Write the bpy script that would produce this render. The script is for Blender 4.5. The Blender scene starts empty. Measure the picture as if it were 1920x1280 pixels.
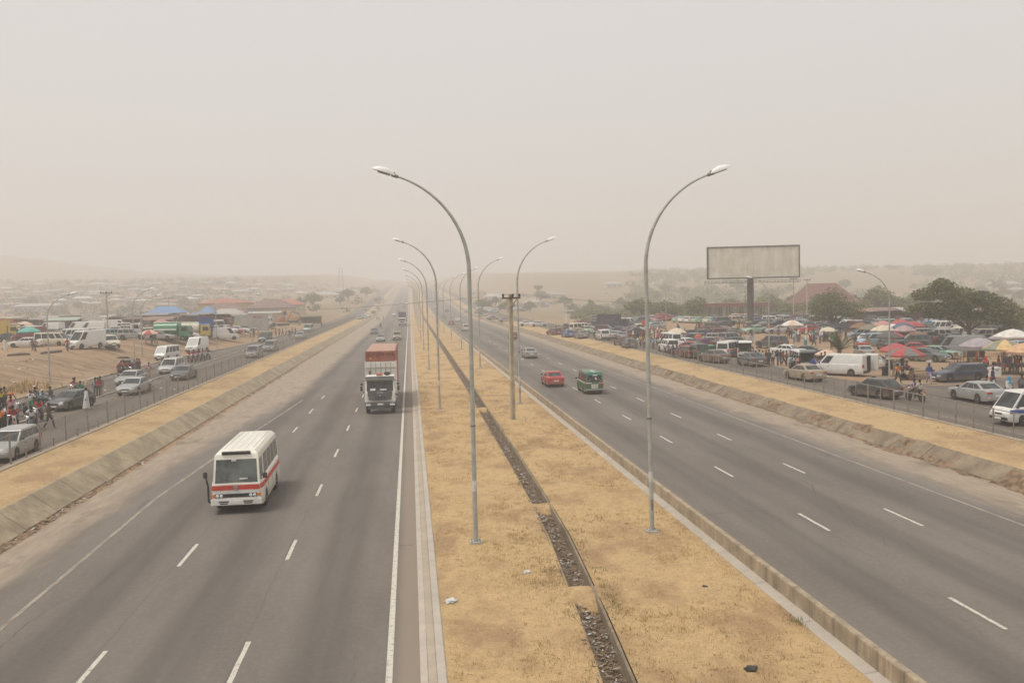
import bpy, bmesh, math, random
import numpy as np
from mathutils import Vector, Matrix

# ------------------------------------------------------------------ camera, sky, sun, exposure
scene = bpy.context.scene
COL = scene.collection
R = math.radians
FPX, YAW, PITCH, ROLL, CAMZ = 1640.0, .1155, .054, .0208, 9.1224

def cam_axes():
    f = Vector((math.sin(YAW) * math.cos(PITCH), math.cos(YAW) * math.cos(PITCH), -math.sin(PITCH)))
    r = Vector((math.cos(YAW), -math.sin(YAW), 0))
    u = r.cross(f)
    cr, sr = math.cos(ROLL), math.sin(ROLL)
    return cr * r - sr * u, sr * r + cr * u, f
RT, UP, FW = cam_axes()
cam = bpy.data.cameras.new('camera')
cam.sensor_width = 36.0
cam.lens = FPX / 1920 * 36
cam.clip_start = .5
cam.clip_end = 6000
camo = bpy.data.objects.new('camera', cam)
COL.objects.link(camo)
camo.matrix_world = Matrix(((RT.x, UP.x, -FW.x, 0), (RT.y, UP.y, -FW.y, 0), (RT.z, UP.z, -FW.z, CAMZ), (0, 0, 0, 1)))
scene.camera = camo

SUN_EL, SUN_AZ = 66.0, 256.0                                   # azimuth clockwise from the road direction (+Y)
world = bpy.data.worlds.new("World")
scene.world = world
world.use_nodes = True
wt = world.node_tree
wt.nodes.clear()
wo = wt.nodes.new('ShaderNodeOutputWorld')
wb = wt.nodes.new('ShaderNodeBackground')
sky = wt.nodes.new('ShaderNodeTexSky')
sky.sky_type = 'NISHITA'
sky.sun_disc = False
sky.sun_elevation = R(SUN_EL)
sky.sun_rotation = R(SUN_AZ)
sky.dust_density = 8.0
sky.ozone_density = 1.0
mixn = wt.nodes.new('ShaderNodeMix')
mixn.data_type = 'RGBA'
mixn.inputs['Factor'].default_value = .93
mixn.inputs['B'].default_value = (6.0, 5.93, 5.86, 1)            # a dust-laden overcast dome
wt.links.new(sky.outputs['Color'], mixn.inputs['A'])
wt.links.new(mixn.outputs['Result'], wb.inputs['Color'])
wb.inputs['Strength'].default_value = .085
wt.links.new(wb.outputs['Background'], wo.inputs['Surface'])

sund = bpy.data.lights.new('sun', 'SUN')
sund.energy = 1.5
sund.angle = R(24)
sund.color = (1, .95, .87)
suno = bpy.data.objects.new('sun', sund)
COL.objects.link(suno)
sd = Vector((math.sin(R(SUN_AZ)) * math.cos(R(SUN_EL)), math.cos(R(SUN_AZ)) * math.cos(R(SUN_EL)), math.sin(R(SUN_EL))))
suno.rotation_euler = sd.to_track_quat('Z', 'Y').to_euler()
suno.location = (0, 0, 60)

scene.view_settings.view_transform = 'Standard'
scene.view_settings.look = 'None'
scene.view_settings.gamma = 1
scene.view_settings.use_curve_mapping = False
scene.view_settings.exposure = .55
scene.render.engine = 'CYCLES'
cy = scene.cycles
cy.use_denoising = True
cy.max_bounces = 4
cy.diffuse_bounces = 2
cy.glossy_bounces = 2
cy.transmission_bounces = 1
cy.volume_bounces = 2
cy.transparent_max_bounces = 4
cy.caustics_reflective = False
cy.caustics_refractive = False
HAZE = .0014

# ------------------------------------------------------------------ helpers
rnd = random.Random(7)

def proj(p):
    v = Vector(p) - Vector((0, 0, CAMZ))
    w = v.dot(FW)
    if w < .1:
        return None
    return 960 + FPX * v.dot(RT) / w, 640 - FPX * v.dot(UP) / w, w

def sm(a, b, x):
    t = np.clip((x - a) / (b - a), 0, 1)
    return t * t * (3 - 2 * t)

_pg = np.random.RandomState(3).rand(64, 64)
def vnoise(x, y):
    x = np.asarray(x, float); y = np.asarray(y, float)
    xi = np.floor(x).astype(int); yi = np.floor(y).astype(int)
    fx = x - xi; fy = y - yi
    fx = fx * fx * (3 - 2 * fx); fy = fy * fy * (3 - 2 * fy)
    g = lambda a, b: _pg[a % 64, b % 64]
    return (g(xi, yi) * (1 - fx) + g(xi + 1, yi) * fx) * (1 - fy) + (g(xi, yi + 1) * (1 - fx) + g(xi + 1, yi + 1) * fx) * fy - .5

def rise(Y):
    t = np.clip(Y - 330, 0, None)
    return .028 * np.where(t < 120, t * t / 240, t - 60)

def xfar(Y):
    return np.interp(Y, [0, 76, 120, 133, 154, 172, 260, 400], [-33.4, -33.5, -33.5, -32.8, -30.5, -28.6, -27.6, -27.6])

def xdrain(Y):
    return np.interp(Y, [17, 19, 23, 27, 32, 38, 46, 62, 83, 400], [4.35, 4.55, 4.82, 5.05, 5.3, 5.4, 5.47, 5.5, 5.6, 5.6])

def hsurf(X, Y):
    """true ground surface height everywhere"""
    X = np.asarray(X, float); Y = np.asarray(Y, float)
    z = np.zeros(np.broadcast(X, Y).shape)
    r = rise(Y)
    # left
    foot = xfar(Y) - 1.6
    bank = 1.02 + 1.95 * sm(0, 8.5, foot - X) * sm(20, 70, Y)
    rill = .5 * np.abs(vnoise(Y * .55 + X * .12, X * .05 + 9)) * sm(1, 3, foot - X) * sm(9, 6, foot - X)
    bank = bank - rill + .22 * vnoise(X * .12, Y * .12) * sm(0, 5, foot - X)
    farl = -3.2 * sm(230, 420, Y) * sm(-40, -75, X) + 17 * sm(480, 1150, Y) * sm(-30, -160, X)
    hill = 54 * np.exp(-(((X + 900) / 300) ** 2)) * sm(1250, 1700, Y)
    left = np.where(X < foot, bank + farl + hill, 1.0)
    left = np.where(X > -20.0, .8 + .2 * sm(-16.7, -20, X), left)
    left = np.where(X > -16.7, .8 * sm(-15.5, -16.7, X), left)
    # right
    mk = 1.0 + .8 * sm(95, 175, Y) * sm(40, 60, X) + .18 * vnoise(X * .1 + 5, Y * .1) * sm(39, 46, X) * sm(66, 76, Y)
    mound = .7 * np.exp(-((X - 62) / 9) ** 2 - ((Y - 158) / 9) ** 2)
    farr = -4.5 * sm(215, 330, Y) * sm(38, 75, X) + 17.0 * sm(420, 980, Y) * sm(36, 130, X) + 2.2 * vnoise(X * .012, Y * .012 + 3) * sm(300, 500, Y)
    right = np.where(X > 37.6, mk + mound + farr, 1.0)
    right = np.where(X < 31, .7 + .3 * sm(27.5, 31, X), right)
    right = np.where(X < 27.5, .7 * sm(26.4, 27.5, X), right)
    z = np.where(X < -15.5, left, z)
    z = np.where(X > 26.4, right, z)
    z = np.where((X > .64) & (X < 10.3), .1, z)
    return z + r

def hs(x, y):
    return float(hsurf(np.array([x]), np.array([y]))[0])

def at(px, py):
    """the ground point seen at a pixel of the 1920x1280 photograph"""
    d = FW + RT * ((px - 960) / FPX) - UP * ((py - 640) / FPX)
    t0 = 14.0
    ts = np.geomspace(14, 2500, 900)
    X = d.x * ts; Y = d.y * ts; Z = CAMZ + d.z * ts
    below = Z - hsurf(X, Y)
    k = int(np.argmax(below < 0)) if (below < 0).any() else len(ts) - 1
    a, b = ts[max(k - 1, 0)], ts[k]
    for _ in range(30):
        m = .5 * (a + b)
        if CAMZ + d.z * m > hs(d.x * m, d.y * m):
            a = m
        else:
            b = m
    return d.x * a, d.y * a, hs(d.x * a, d.y * a)

def atd(px, py, depth):
    """the point at a given distance along the view axis"""
    d = FW + RT * ((px - 960) / FPX) - UP * ((py - 640) / FPX)
    return d.x * depth, d.y * depth, CAMZ + d.z * depth

class MB:
    """collects faces, each with a material slot, and builds ONE mesh"""
    def __init__(s):
        s.v = []; s.f = []; s.m = []; s.sm = []
    def add(s, vs, fs, mi=0, smooth=False):
        o = len(s.v)
        s.v += [tuple(v) for v in vs]
        for f in fs:
            s.f.append([i + o for i in f]); s.m.append(mi); s.sm.append(smooth)
        return s
    def box(s, c, d, mi=0, rz=0, rx=0, ry=0, taper=1.0, ch=0):
        x, y, z = d[0] / 2, d[1] / 2, d[2] / 2
        M = Matrix.Rotation(rz, 3, 'Z') @ Matrix.Rotation(rx, 3, 'X') @ Matrix.Rotation(ry, 3, 'Y')
        if ch:
            vs = []; k = ch
            for sz, tp in ((-1, 1), (1, taper)):
                for a, b in ((-x + k, -y), (x - k, -y), (x, -y + k), (x, y - k), (x - k, y), (-x + k, y), (-x, y - k), (-x, -y + k)):
                    vs.append(M @ Vector((a * tp, b * tp, sz * (z - k))) + Vector(c))
            for a, b in ((-x + k, -y), (x - k, -y), (x, -y + k), (x, y - k), (x - k, y), (-x + k, y), (-x, y - k), (-x, -y + k)):
                vs.append(M @ Vector((a * taper * (1 - k / max(x, y)), b * taper * (1 - k / max(x, y)), z)) + Vector(c))
            fs = [list(range(7, -1, -1)), list(range(16, 24))]
            for r0 in (0, 8):
                for i in range(8):
                    j = (i + 1) % 8
                    fs.append([r0 + i, r0 + j, r0 + 8 + j, r0 + 8 + i])
            return s.add(vs, fs, mi)
        vs = [M @ Vector((sx * x * (taper if sz > 0 else 1), sy * y * (taper if sz > 0 else 1), sz * z)) + Vector(c)
              for sz in (-1, 1) for sx, sy in ((-1, -1), (1, -1), (1, 1), (-1, 1))]
        return s.add(vs, [[3, 2, 1, 0], [4, 5, 6, 7], [0, 1, 5, 4], [1, 2, 6, 5], [2, 3, 7, 6], [3, 0, 4, 7]], mi)
    def tube(s, pts, rad, n=8, mi=0, cap=True, smooth=True):
        pts = [Vector(p) for p in pts]
        rad = rad if isinstance(rad, (list, tuple)) else [rad] * len(pts)
        vs = []; fs = []
        ref = None
        for i, p in enumerate(pts):
            t = (pts[min(i + 1, len(pts) - 1)] - pts[max(i - 1, 0)])
            t = t.normalized() if t.length > 1e-9 else Vector((0, 0, 1))
            if ref is None:
                ref = Vector((1, 0, 0)) if abs(t.x) < .9 else Vector((0, 1, 0))
            a = (ref - t * ref.dot(t)).normalized(); ref = a
            b = t.cross(a)
            rr = rad[i] if isinstance(rad[i], (list, tuple)) else (rad[i], rad[i])
            for k in range(n):
                q = 2 * math.pi * k / n
                vs.append(p + a * (rr[0] * math.cos(q)) + b * (rr[1] * math.sin(q)))
        for i in range(len(pts) - 1):
            for k in range(n):
                j = (k + 1) % n
                fs.append([i * n + k, i * n + j, (i + 1) * n + j, (i + 1) * n + k])
        if cap:
            fs.append(list(range(n - 1, -1, -1)))
            fs.append([(len(pts) - 1) * n + k for k in range(n)])
        return s.add(vs, fs, mi, smooth)
    def lathe(s, prof, n=12, c=(0, 0, 0), mi=0, axis='Z', smooth=True):
        vs = []; fs = []
        for r, z in prof:
            for k in range(n):
                q = 2 * math.pi * k / n
                a, b = r * math.cos(q), r * math.sin(q)
                p = (a, b, z) if axis == 'Z' else ((z, a, b) if axis == 'X' else (b, z, a))
                vs.append((p[0] + c[0], p[1] + c[1], p[2] + c[2]))
        for i in range(len(prof) - 1):
            for k in range(n):
                j = (k + 1) % n
                fs.append([i * n + k, i * n + j, (i + 1) * n + j, (i + 1) * n + k])
        if prof[0][0] > 1e-4:
            fs.append(list(range(n - 1, -1, -1)))
        if prof[-1][0] > 1e-4:
            fs.append([(len(prof) - 1) * n + k for k in range(n)])
        return s.add(vs, fs, mi, smooth)
    def slab(s, q, t, mi=0):
        """a thin solid pane: quad q (outer face, counter-clockwise) thickened inwards by t"""
        q = [Vector(p) for p in q]
        nrm = (q[1] - q[0]).cross(q[-1] - q[0]).normalized()
        n = len(q)
        vs = q + [p - nrm * t for p in q]
        fs = [list(range(n)), list(range(2 * n - 1, n - 1, -1))] + [[(i + 1) % n, i, i + n, (i + 1) % n + n] for i in range(n)]
        return s.add(vs, fs, mi)
    def join(s, o, mat=None, mimap=None):
        k = len(s.v)
        s.v += [tuple(mat @ Vector(v)) for v in o.v] if mat else list(o.v)
        for f, m, q in zip(o.f, o.m, o.sm):
            s.f.append([i + k for i in f]); s.m.append(mimap[m] if mimap else m); s.sm.append(q)
        return s
    def mesh(s, name, mats, sharp=40):
        me = bpy.data.meshes.new(name)
        me.from_pydata([tuple(v) for v in s.v], [], s.f)
        for m in mats:
            me.materials.append(m)
        me.polygons.foreach_set('material_index', s.m)
        if any(s.sm):
            me.polygons.foreach_set('use_smooth', s.sm)
            me.update()
            me.set_sharp_from_angle(angle=R(sharp))
        me.update()
        return me
    def build(s, name, mats, parent=None, **kw):
        mats = mats if isinstance(mats, (list, tuple)) else [mats]
        return put(s.mesh(name, mats, **kw), name, parent)

def put(me, name, parent=None, loc=None, rz=None, color=None):
    o = bpy.data.objects.new(name, me)
    COL.objects.link(o)
    if parent: o.parent = parent
    if loc is not None: o.location = loc
    if rz is not None: o.rotation_euler = (0, 0, rz)
    if color is not None: o.color = (*color[:3], 1)
    return o

THINGS = []          # every countable thing: object, description, place, short name
def reg(o, desc, cat, group=None, place='', short=None, fixed=False):
    o['category'] = cat
    if group: o['group'] = group
    THINGS.append(dict(o=o, desc=desc, place=place, short=short or desc, fixed=fixed))
    return o

def thing(name, desc, cat, loc=(0, 0, 0), rz=0, group=None, place='', short=None, fixed=False):
    o = bpy.data.objects.new(name, None)
    o.empty_display_size = .2
    COL.objects.link(o)
    o.location = loc
    o.rotation_euler = (0, 0, rz)
    return reg(o, desc, cat, group, place, short, fixed)

def structure(o, kind='structure'):
    o['kind'] = kind
    return o

# ------------------------------------------------------------------ materials
class NT:
    def __init__(s, name):
        s.m = bpy.data.materials.new(name); s.m.use_nodes = True
        s.t = s.m.node_tree; s.t.nodes.clear()
        s.out = s.n('ShaderNodeOutputMaterial')
        s.b = s.n('ShaderNodeBsdfPrincipled')
        s.l(s.b.outputs[0], s.out.inputs['Surface'])
    def n(s, typ, **kw):
        x = s.t.nodes.new(typ)
        for k, v in kw.items(): setattr(x, k, v)
        return x
    def l(s, a, b): s.t.links.new(a, b)
    def set(s, inp, v):
        if hasattr(v, 'links') or isinstance(v, bpy.types.NodeSocket): s.l(v, inp)
        elif isinstance(v, (tuple, list)) and len(v) == 3 and inp.type == 'RGBA': inp.default_value = (*v, 1)
        else: inp.default_value = v
    def mix(s, f, a, b, mode='MIX'):
        x = s.n('ShaderNodeMix', data_type='RGBA', blend_type=mode)
        s.set(x.inputs['Factor'], f); s.set(x.inputs['A'], a); s.set(x.inputs['B'], b)
        return x.outputs['Result']
    def math(s, op, a, b=0, c=0):
        x = s.n('ShaderNodeMath', operation=op)
        s.set(x.inputs[0], a); s.set(x.inputs[1], b); s.set(x.inputs[2], c)
        return x.outputs[0]
    def mr(s, v, a, b, c=0., d=1., smooth=True):
        x = s.n('ShaderNodeMapRange')
        if smooth: x.interpolation_type = 'SMOOTHSTEP'
        s.set(x.inputs['Value'], v)
        for k, q in zip(('From Min', 'From Max', 'To Min', 'To Max'), (a, b, c, d)): s.set(x.inputs[k], q)
        return x.outputs['Result']
    def pos(s):
        g = s.n('ShaderNodeNewGeometry'); return g.outputs['Position']
    def obj(s):
        return s.n('ShaderNodeTexCoord').outputs['Object']
    def xyz(s, v):
        x = s.n('ShaderNodeSeparateXYZ'); s.l(v, x.inputs[0]); return x.outputs
    def scale(s, v, sc):
        x = s.n('ShaderNodeMapping'); s.l(v, x.inputs['Vector']); x.inputs['Scale'].default_value = sc; return x.outputs[0]
    def noise(s, v, sc, det=4, rough=.55):
        x = s.n('ShaderNodeTexNoise'); s.l(v, x.inputs['Vector'])
        x.inputs['Scale'].default_value = sc; x.inputs['Detail'].default_value = det; x.inputs['Roughness'].default_value = rough
        return x.outputs[0]
    def bump(s, h, st=.3, dist=.02):
        x = s.n('ShaderNodeBump'); s.l(h, x.inputs['Height']); x.inputs['Strength'].default_value = st; x.inputs['Distance'].default_value = dist
        s.l(x.outputs[0], s.b.inputs['Normal'])
    def fin(s, col, rough=.8, spec=None, metal=None):
        s.set(s.b.inputs['Base Color'], col); s.set(s.b.inputs['Roughness'], rough)
        if spec is not None: s.b.inputs['Specular IOR Level'].default_value = spec
        if metal is not None: s.b.inputs['Metallic'].default_value = metal
        return s.m

def pm(name, col, rough=.7, var=.18, sc=4., metal=0., dust=.0, bump=0., spec=None):
    """a plain surface with a mottled tone, some dust and fine relief"""
    t = NT(name)
    v = t.obj()
    n1 = t.noise(v, sc, 5)
    dark = tuple(c * (1 - var * 1.4) for c in col); lite = tuple(min(1, c * (1 + var)) for c in col)
    c = t.mix(t.mr(n1, .3, .7), dark, lite)
    if dust:
        n2 = t.noise(v, sc * .35, 3)
        c = t.mix(t.math('MULTIPLY', t.mr(n2, .35, .7), dust), c, (.36, .28, .2))
    if bump: t.bump(t.noise(v, sc * 6, 4), bump)
    return t.fin(c, rough, spec, metal)

def objcol(name, rough=.5, var=.12, sc=5., dust=.15, metal=0., coat=0., grime=0.):
    """paint or cloth whose colour is the object's own"""
    t = NT(name)
    oi = t.n('ShaderNodeObjectInfo').outputs['Color']
    v = t.obj()
    n1 = t.noise(v, sc, 4)
    c = t.mix(t.mr(n1, .3, .75, 0, var * 2), oi, (0, 0, 0), 'MIX')
    c = t.mix(t.math('MULTIPLY', t.mr(t.noise(v, sc * .4, 3), .3, .75), dust), c, (.38, .3, .22))
    if grime:
        Z = t.xyz(v)[2]
        c = t.mix(t.math('MULTIPLY', t.mr(Z, .75, .2, 0, grime), t.mr(t.noise(v, 7, 4), .25, .6, .4, 1)), c, (.3, .23, .165))
    if coat: t.b.inputs['Coat Weight'].default_value = coat; t.b.inputs['Coat Roughness'].default_value = .12
    return t.fin(c, rough, None, metal)

M = {}
M['paint'] = objcol('car_paint', .36, .06, 3, .09, 0, .3, .6)
M['cloth'] = objcol('cloth', .9, .14, 9, .06)
M['plastic'] = objcol('coloured_sheet', .6, .15, 2.5, .22)
M['dark_plastic'] = pm('dark_plastic', (.022, .022, .023), .6, .2, 6, dust=.1)
M['tyre'] = pm('tyre_rubber', (.02, .019, .018), .85, .2, 12, dust=.15)
M['rim'] = pm('wheel_metal', (.42, .42, .42), .35, .15, 8, metal=.6, dust=.2)
M['chrome'] = pm('bright_metal', (.6, .6, .6), .2, .1, 6, metal=.9)
M['lampglass'] = pm('headlight_glass', (.72, .74, .74), .12, .08, 12)
M['red_lens'] = pm('red_lens', (.45, .02, .015), .2, .1, 10)
M['amber_lens'] = pm('amber_lens', (.75, .22, .03), .2, .1, 10)
M['plate'] = pm('number_plate', (.75, .75, .7), .5, .05, 20)
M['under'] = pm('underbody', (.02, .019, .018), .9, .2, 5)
def glass():
    t = NT('vehicle_glass')
    n = t.noise(t.obj(), 1.6, 3)
    c = t.mix(t.mr(n, .35, .65), (.02, .024, .026), (.06, .066, .066))
    return t.fin(c, .08, .42)
M['glass'] = glass()
M['coach_glass'] = pm('coach_glass', (.10, .112, .105), .1, .5, 1.1, spec=.5)  # lighter mottled grey-green paints the sky's reflection into the glass
M['white_paint'] = pm('white_paint', (.78, .77, .72), .5, .06, 3, dust=.18)
M['red_paint'] = pm('red_paint', (.62, .06, .035), .45, .08, 3, dust=.1)
M['skin'] = pm('skin', (.075, .042, .027), .55, .12, 9)
M['hair'] = pm('hair', (.012, .011, .011), .9, .2, 20)
M['galv'] = pm('galvanised_steel', (.40, .415, .385), .55, .12, 2.5, metal=.1, dust=.12)
M['fence_steel'] = pm('weathered_fence_steel', (.25, .225, .19), .7, .25, 3, dust=.2)
M['rust'] = pm('rusty_iron', (.16, .085, .05), .85, .3, 5, bump=.3)
M['steel'] = pm('grey_steel', (.2, .2, .19), .6, .2, 4, dust=.2)
M['wood'] = pm('weathered_wood', (.2, .13, .075), .85, .3, 6, bump=.3)
M['white_lamp'] = pm('lamp_housing', (.82, .82, .8), .4, .05, 4)
M['trunk'] = pm('bark', (.13, .095, .065), .9, .3, 7, bump=.5)

def concrete(name, col, streak=.5, sc=1.0, spk=.35):
    t = NT(name)
    v = t.pos()
    n1 = t.noise(v, 1.3 * sc, 6, .6); n2 = t.noise(v, 14 * sc, 4)
    c = t.mix(t.mr(n1, .3, .72), tuple(q * (1 - .8 * spk) for q in col), tuple(min(1, q * (1 + .45 * spk)) for q in col))
    c = t.mix(t.mr(n2, .4, .75, 0, spk), c, tuple(q * .6 for q in col))
    if streak:
        n3 = t.noise(t.scale(v, (2.2, 2.2, .12)), 1.6, 5, .65)
        rn = t.n('ShaderNodeObjectInfo').outputs['Random']
        fac = t.math('MULTIPLY', t.mr(n3, .44, .74, 0, streak), t.mr(rn, .35, .75, .25, 1.) if streak > .5 else 1.)
        c = t.mix(fac, c, (.07, .06, .05))
    t.bump(n2, spk)
    return t.fin(c, .92)
M['concrete'] = concrete('concrete', (.37, .31, .235), .12)
M['slab'] = concrete('slope_concrete', (.385, .31, .21), .22, .7)
M['wall'] = concrete('stained_wall_concrete', (.4, .32, .22), .6, 1.2)
M['kerb'] = concrete('kerb_concrete', (.42, .35, .27), .08, .8, .14)
M['lightkerb'] = concrete('pale_kerb_concrete', (.47, .415, .345), .1, .8, .14)
M['pole_concrete'] = concrete('pole_concrete', (.52, .45, .32), .15, 1.2)

def asphalt(name, phase, dust_side, base=(.188, .165, .143)):
    t = NT(name)
    v = t.pos()
    X, Y, _ = t.xyz(v)
    big = t.noise(t.scale(v, (1, .25, 1)), .35, 5, .6)
    grain = t.noise(v, 34, 3, .7)
    c = t.mix(t.mr(big, .32, .68), tuple(q * .84 for q in base), tuple(q * 1.1 for q in base))
    c = t.mix(t.mr(grain, .35, .7, 0, .42), c, tuple(q * .5 for q in base))
    mid = t.noise(v, 5.5, 5, .7)
    c = t.mix(t.mr(mid, .42, .72, 0, .3), c, tuple(q * 1.35 for q in base))
    # oil band along the middle of each lane, a shade broken up along the road
    wob = t.math('MULTIPLY', t.math('SUBTRACT', t.noise(t.scale(v, (.1, .05, 1)), 1.0, 2), .5), .8)
    ph = t.math('MULTIPLY', t.math('ADD', t.math('SUBTRACT', X, phase), wob), 2 * math.pi / 3.65)
    band = t.mr(t.math('COSINE', ph), -.35, .95)
    streak = t.noise(t.scale(v, (1.2, .035, 1)), 1.3, 4)
    band = t.math('MULTIPLY', band, t.mr(streak, .2, .7, .45, 1.))
    c = t.mix(t.math('MULTIPLY', band, .6), c, tuple(q * .5 for q in base))
    # long stains and tar seams
    tar = t.noise(t.scale(v, (1.5, .09, 1)), .9, 6, .7)
    c = t.mix(t.mr(tar, .61, .7, 0, .42), c, tuple(q * .5 for q in base))
    # drifted dust towards the verge
    n = t.noise(t.scale(v, (1, .35, 1)), .8, 6, .65)
    if dust_side < 0:
        edge = t.mr(Y, 45, 92, 12.9, 10.2)
        d = t.math('SUBTRACT', t.math('MULTIPLY', X, -1), edge)
    elif dust_side == 1:
        d = t.math('SUBTRACT', X, 23.55)
    else:
        d = t.math('SUBTRACT', 0, 1.6)
    d = t.math('ADD', d, t.math('MULTIPLY', t.math('SUBTRACT', n, .5), 2.0))
    dm = t.mr(d, -.6, 1.3, 0, .8)
    dn = t.noise(t.scale(v, (1.6, .3, 1)), 1.6, 6, .7)
    dcol = t.mix(t.mr(dn, .3, .7), (.315, .25, .188), (.43, .345, .255))
    c = t.mix(dm, c, dcol)
    # damp and oil patches in the dust
    pt = t.noise(t.scale(v, (.8, .45, 1)), .55, 3)
    c = t.mix(t.math('MULTIPLY', t.mr(pt, .59, .7, 0, .6), dm), c, (.12, .1, .075))
    if dust_side < 0:
        g = t.mr(X, -.75, -.3, 0, .75)
        c = t.mix(g, c, (.285, .225, .17))
    else:
        g = t.mr(t.math('ADD', X, t.math('MULTIPLY', n, .5)), 12.3, 11.2, 0, .7)
        if dust_side == 1: c = t.mix(g, c, (.27, .22, .165))
    t.bump(grain, .25, .01)
    return t.fin(c, .88, .3)
M['road_l'] = asphalt('asphalt_dusty', -2.62, -1)
M['road_r'] = asphalt('asphalt_dusty_far_side', 13.6, 1)
M['service'] = asphalt('service_asphalt', -24, 0, (.165, .137, .112))

def line_paint():
    t = NT('road_paint')
    v = t.pos()
    n = t.noise(v, 7, 5, .7)
    c = t.mix(t.mr(n, .5, .7, 0, .85), (.58, .535, .455), (.2, .17, .14))
    return t.fin(c, .7)
M['line'] = line_paint()
def worn_paint():
    t = NT('worn_road_paint')
    v = t.pos()
    n = t.noise(t.scale(v, (1, .3, 1)), 3, 6, .75)
    c = t.mix(t.mr(n, .38, .66), (.36, .31, .25), (.2, .165, .13))
    return t.fin(c, .8)
M['wornline'] = worn_paint()

def drygrass(name, soil, straw, green=.1, sc=1.):
    t = NT(name)
    v = t.pos()
    a = t.noise(t.scale(v, (1, .55, 1)), .45 * sc, 5, .6); b = t.noise(v, 3.2 * sc, 5, .65); f = t.noise(v, 22 * sc, 3, .7)
    c = t.mix(t.mr(b, .3, .7), straw, tuple(q * 1.18 for q in straw))
    c = t.mix(t.mr(a, .45, .66, 0, .72), c, soil)
    c = t.mix(t.mr(f, .46, .72, 0, .6), c, tuple(q * .5 for q in soil))
    sk = t.noise(t.scale(v, (1.1, 2.6, 1)), 3.4, 5, .7)
    c = t.mix(t.mr(sk, .58, .7, 0, .75), c, tuple(q * .62 for q in soil))
    c = t.mix(t.mr(t.noise(v, 11, 3, .6), .6, .72, 0, .7), c, tuple(min(1, q * 1.3) for q in straw))
    g = t.noise(v, .9 * sc, 5, .7)
    c = t.mix(t.mr(g, .62, .75, 0, green), c, (.14, .14, .05))
    t.bump(t.math('ADD', b, f), .5, .04)
    return t.fin(c, .95, .2)
M['median'] = drygrass('dry_median_grass', (.30, .19, .108), (.475, .33, .17), .25)
M['verge'] = drygrass('dry_verge_grass', (.33, .215, .125), (.455, .325, .175), .3)

def blades(name, c0, c1):
    t = NT(name)
    g = t.n('ShaderNodeNewGeometry')
    r = g.outputs['Random Per Island']
    c = t.mix(t.mr(r, 0, 1, 0, 1, False), c0, c1)
    n = t.noise(t.pos(), .5, 3)
    c = t.mix(t.mr(n, .4, .7, 0, .35), c, tuple(q * .6 for q in c0))
    return t.fin(c, .85, .25)
M['straw'] = blades('straw_blades', (.40, .27, .115), (.58, .42, .2))
M['weed'] = blades('weed_leaves', (.10, .115, .035), (.2, .19, .075))
M['leaf_dark'] = blades('leaves_dark_green', (.035, .055, .018), (.10, .115, .04))
M['leaf_mid'] = blades('leaves_olive_green', (.07, .085, .028), (.15, .155, .055))
M['leaf_pale'] = blades('leaves_dry_green', (.12, .125, .05), (.2, .19, .085))
M['leaf_palm'] = blades('palm_fronds', (.05, .075, .025), (.13, .14, .06))
M['litter'] = blades('litter_scraps', (.16, .12, .09), (.55, .52, .47))

def soil():
    t = NT('dusty_soil')
    v = t.pos()
    X, Y, Z = t.xyz(v)
    a = t.noise(v, .05, 5, .6); b = t.noise(v, .6, 6, .65); f = t.noise(v, 7, 4, .7)
    c = t.mix(t.mr(b, .3, .7), (.275, .19, .118), (.385, .275, .178))
    c = t.mix(t.mr(a, .35, .65, 0, .6), c, (.36, .225, .13))
    c = t.mix(t.mr(f, .5, .75, 0, .35), c, (.2, .145, .095))
    dirty = t.noise(t.scale(v, (.5, .5, .5)), .4, 5, .7)
    c = t.mix(t.mr(dirty, .55, .75, 0, .45), c, (.2, .15, .11))
    # runnels washed down the bank face: shading painted as darker and paler soil
    rill_shade = t.noise(t.scale(v, (.16, 1.1, .5)), 1.0, 6, .7)
    bm = t.math('MULTIPLY', t.mr(X, -50, -44), t.mr(X, -34.5, -36.5))
    bm = t.math('MULTIPLY', bm, t.mr(Y, 20, 60))
    c = t.mix(t.math('MULTIPLY', t.mr(rill_shade, .46, .62, 0, .75), bm), c, (.19, .125, .078))
    c = t.mix(t.math('MULTIPLY', t.mr(rill_shade, .5, .34, 0, .4), bm), c, (.42, .32, .215))
    # dry scrub over the land beyond the market
    sc = t.noise(v, .02, 6, .7)
    far = t.math('MULTIPLY', t.mr(Y, 215, 330), t.mr(sc, .3, .5, 0, .9))
    far = t.math('MULTIPLY', far, t.math('MULTIPLY', t.mr(X, 30, 120, .35, 1.), t.mr(Y, 420, 560, 1., .4)))
    c = t.mix(far, c, (.15, .145, .068))
    lf = t.math('MULTIPLY', t.mr(Y, 190, 300), t.mr(X, -60, -110, 0, .7))
    c = t.mix(t.math('MULTIPLY', lf, t.mr(t.noise(v, .03, 5, .7), .35, .6)), c, (.15, .125, .085))
    t.bump(t.math('ADD', b, f), .6, .08)
    return t.fin(c, .95, .2)
M['soil'] = soil()
def air():
    m = bpy.data.materials.new('dust_haze'); m.use_nodes = True
    t = m.node_tree; t.nodes.clear()
    o = t.nodes.new('ShaderNodeOutputMaterial'); p = t.nodes.new('ShaderNodeVolumePrincipled')
    p.inputs['Color'].default_value = (.98, .955, .93, 1)
    p.inputs['Density'].default_value = HAZE
    p.inputs['Anisotropy'].default_value = .15
    t.links.new(p.outputs[0], o.inputs['Volume'])
    return m
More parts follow.
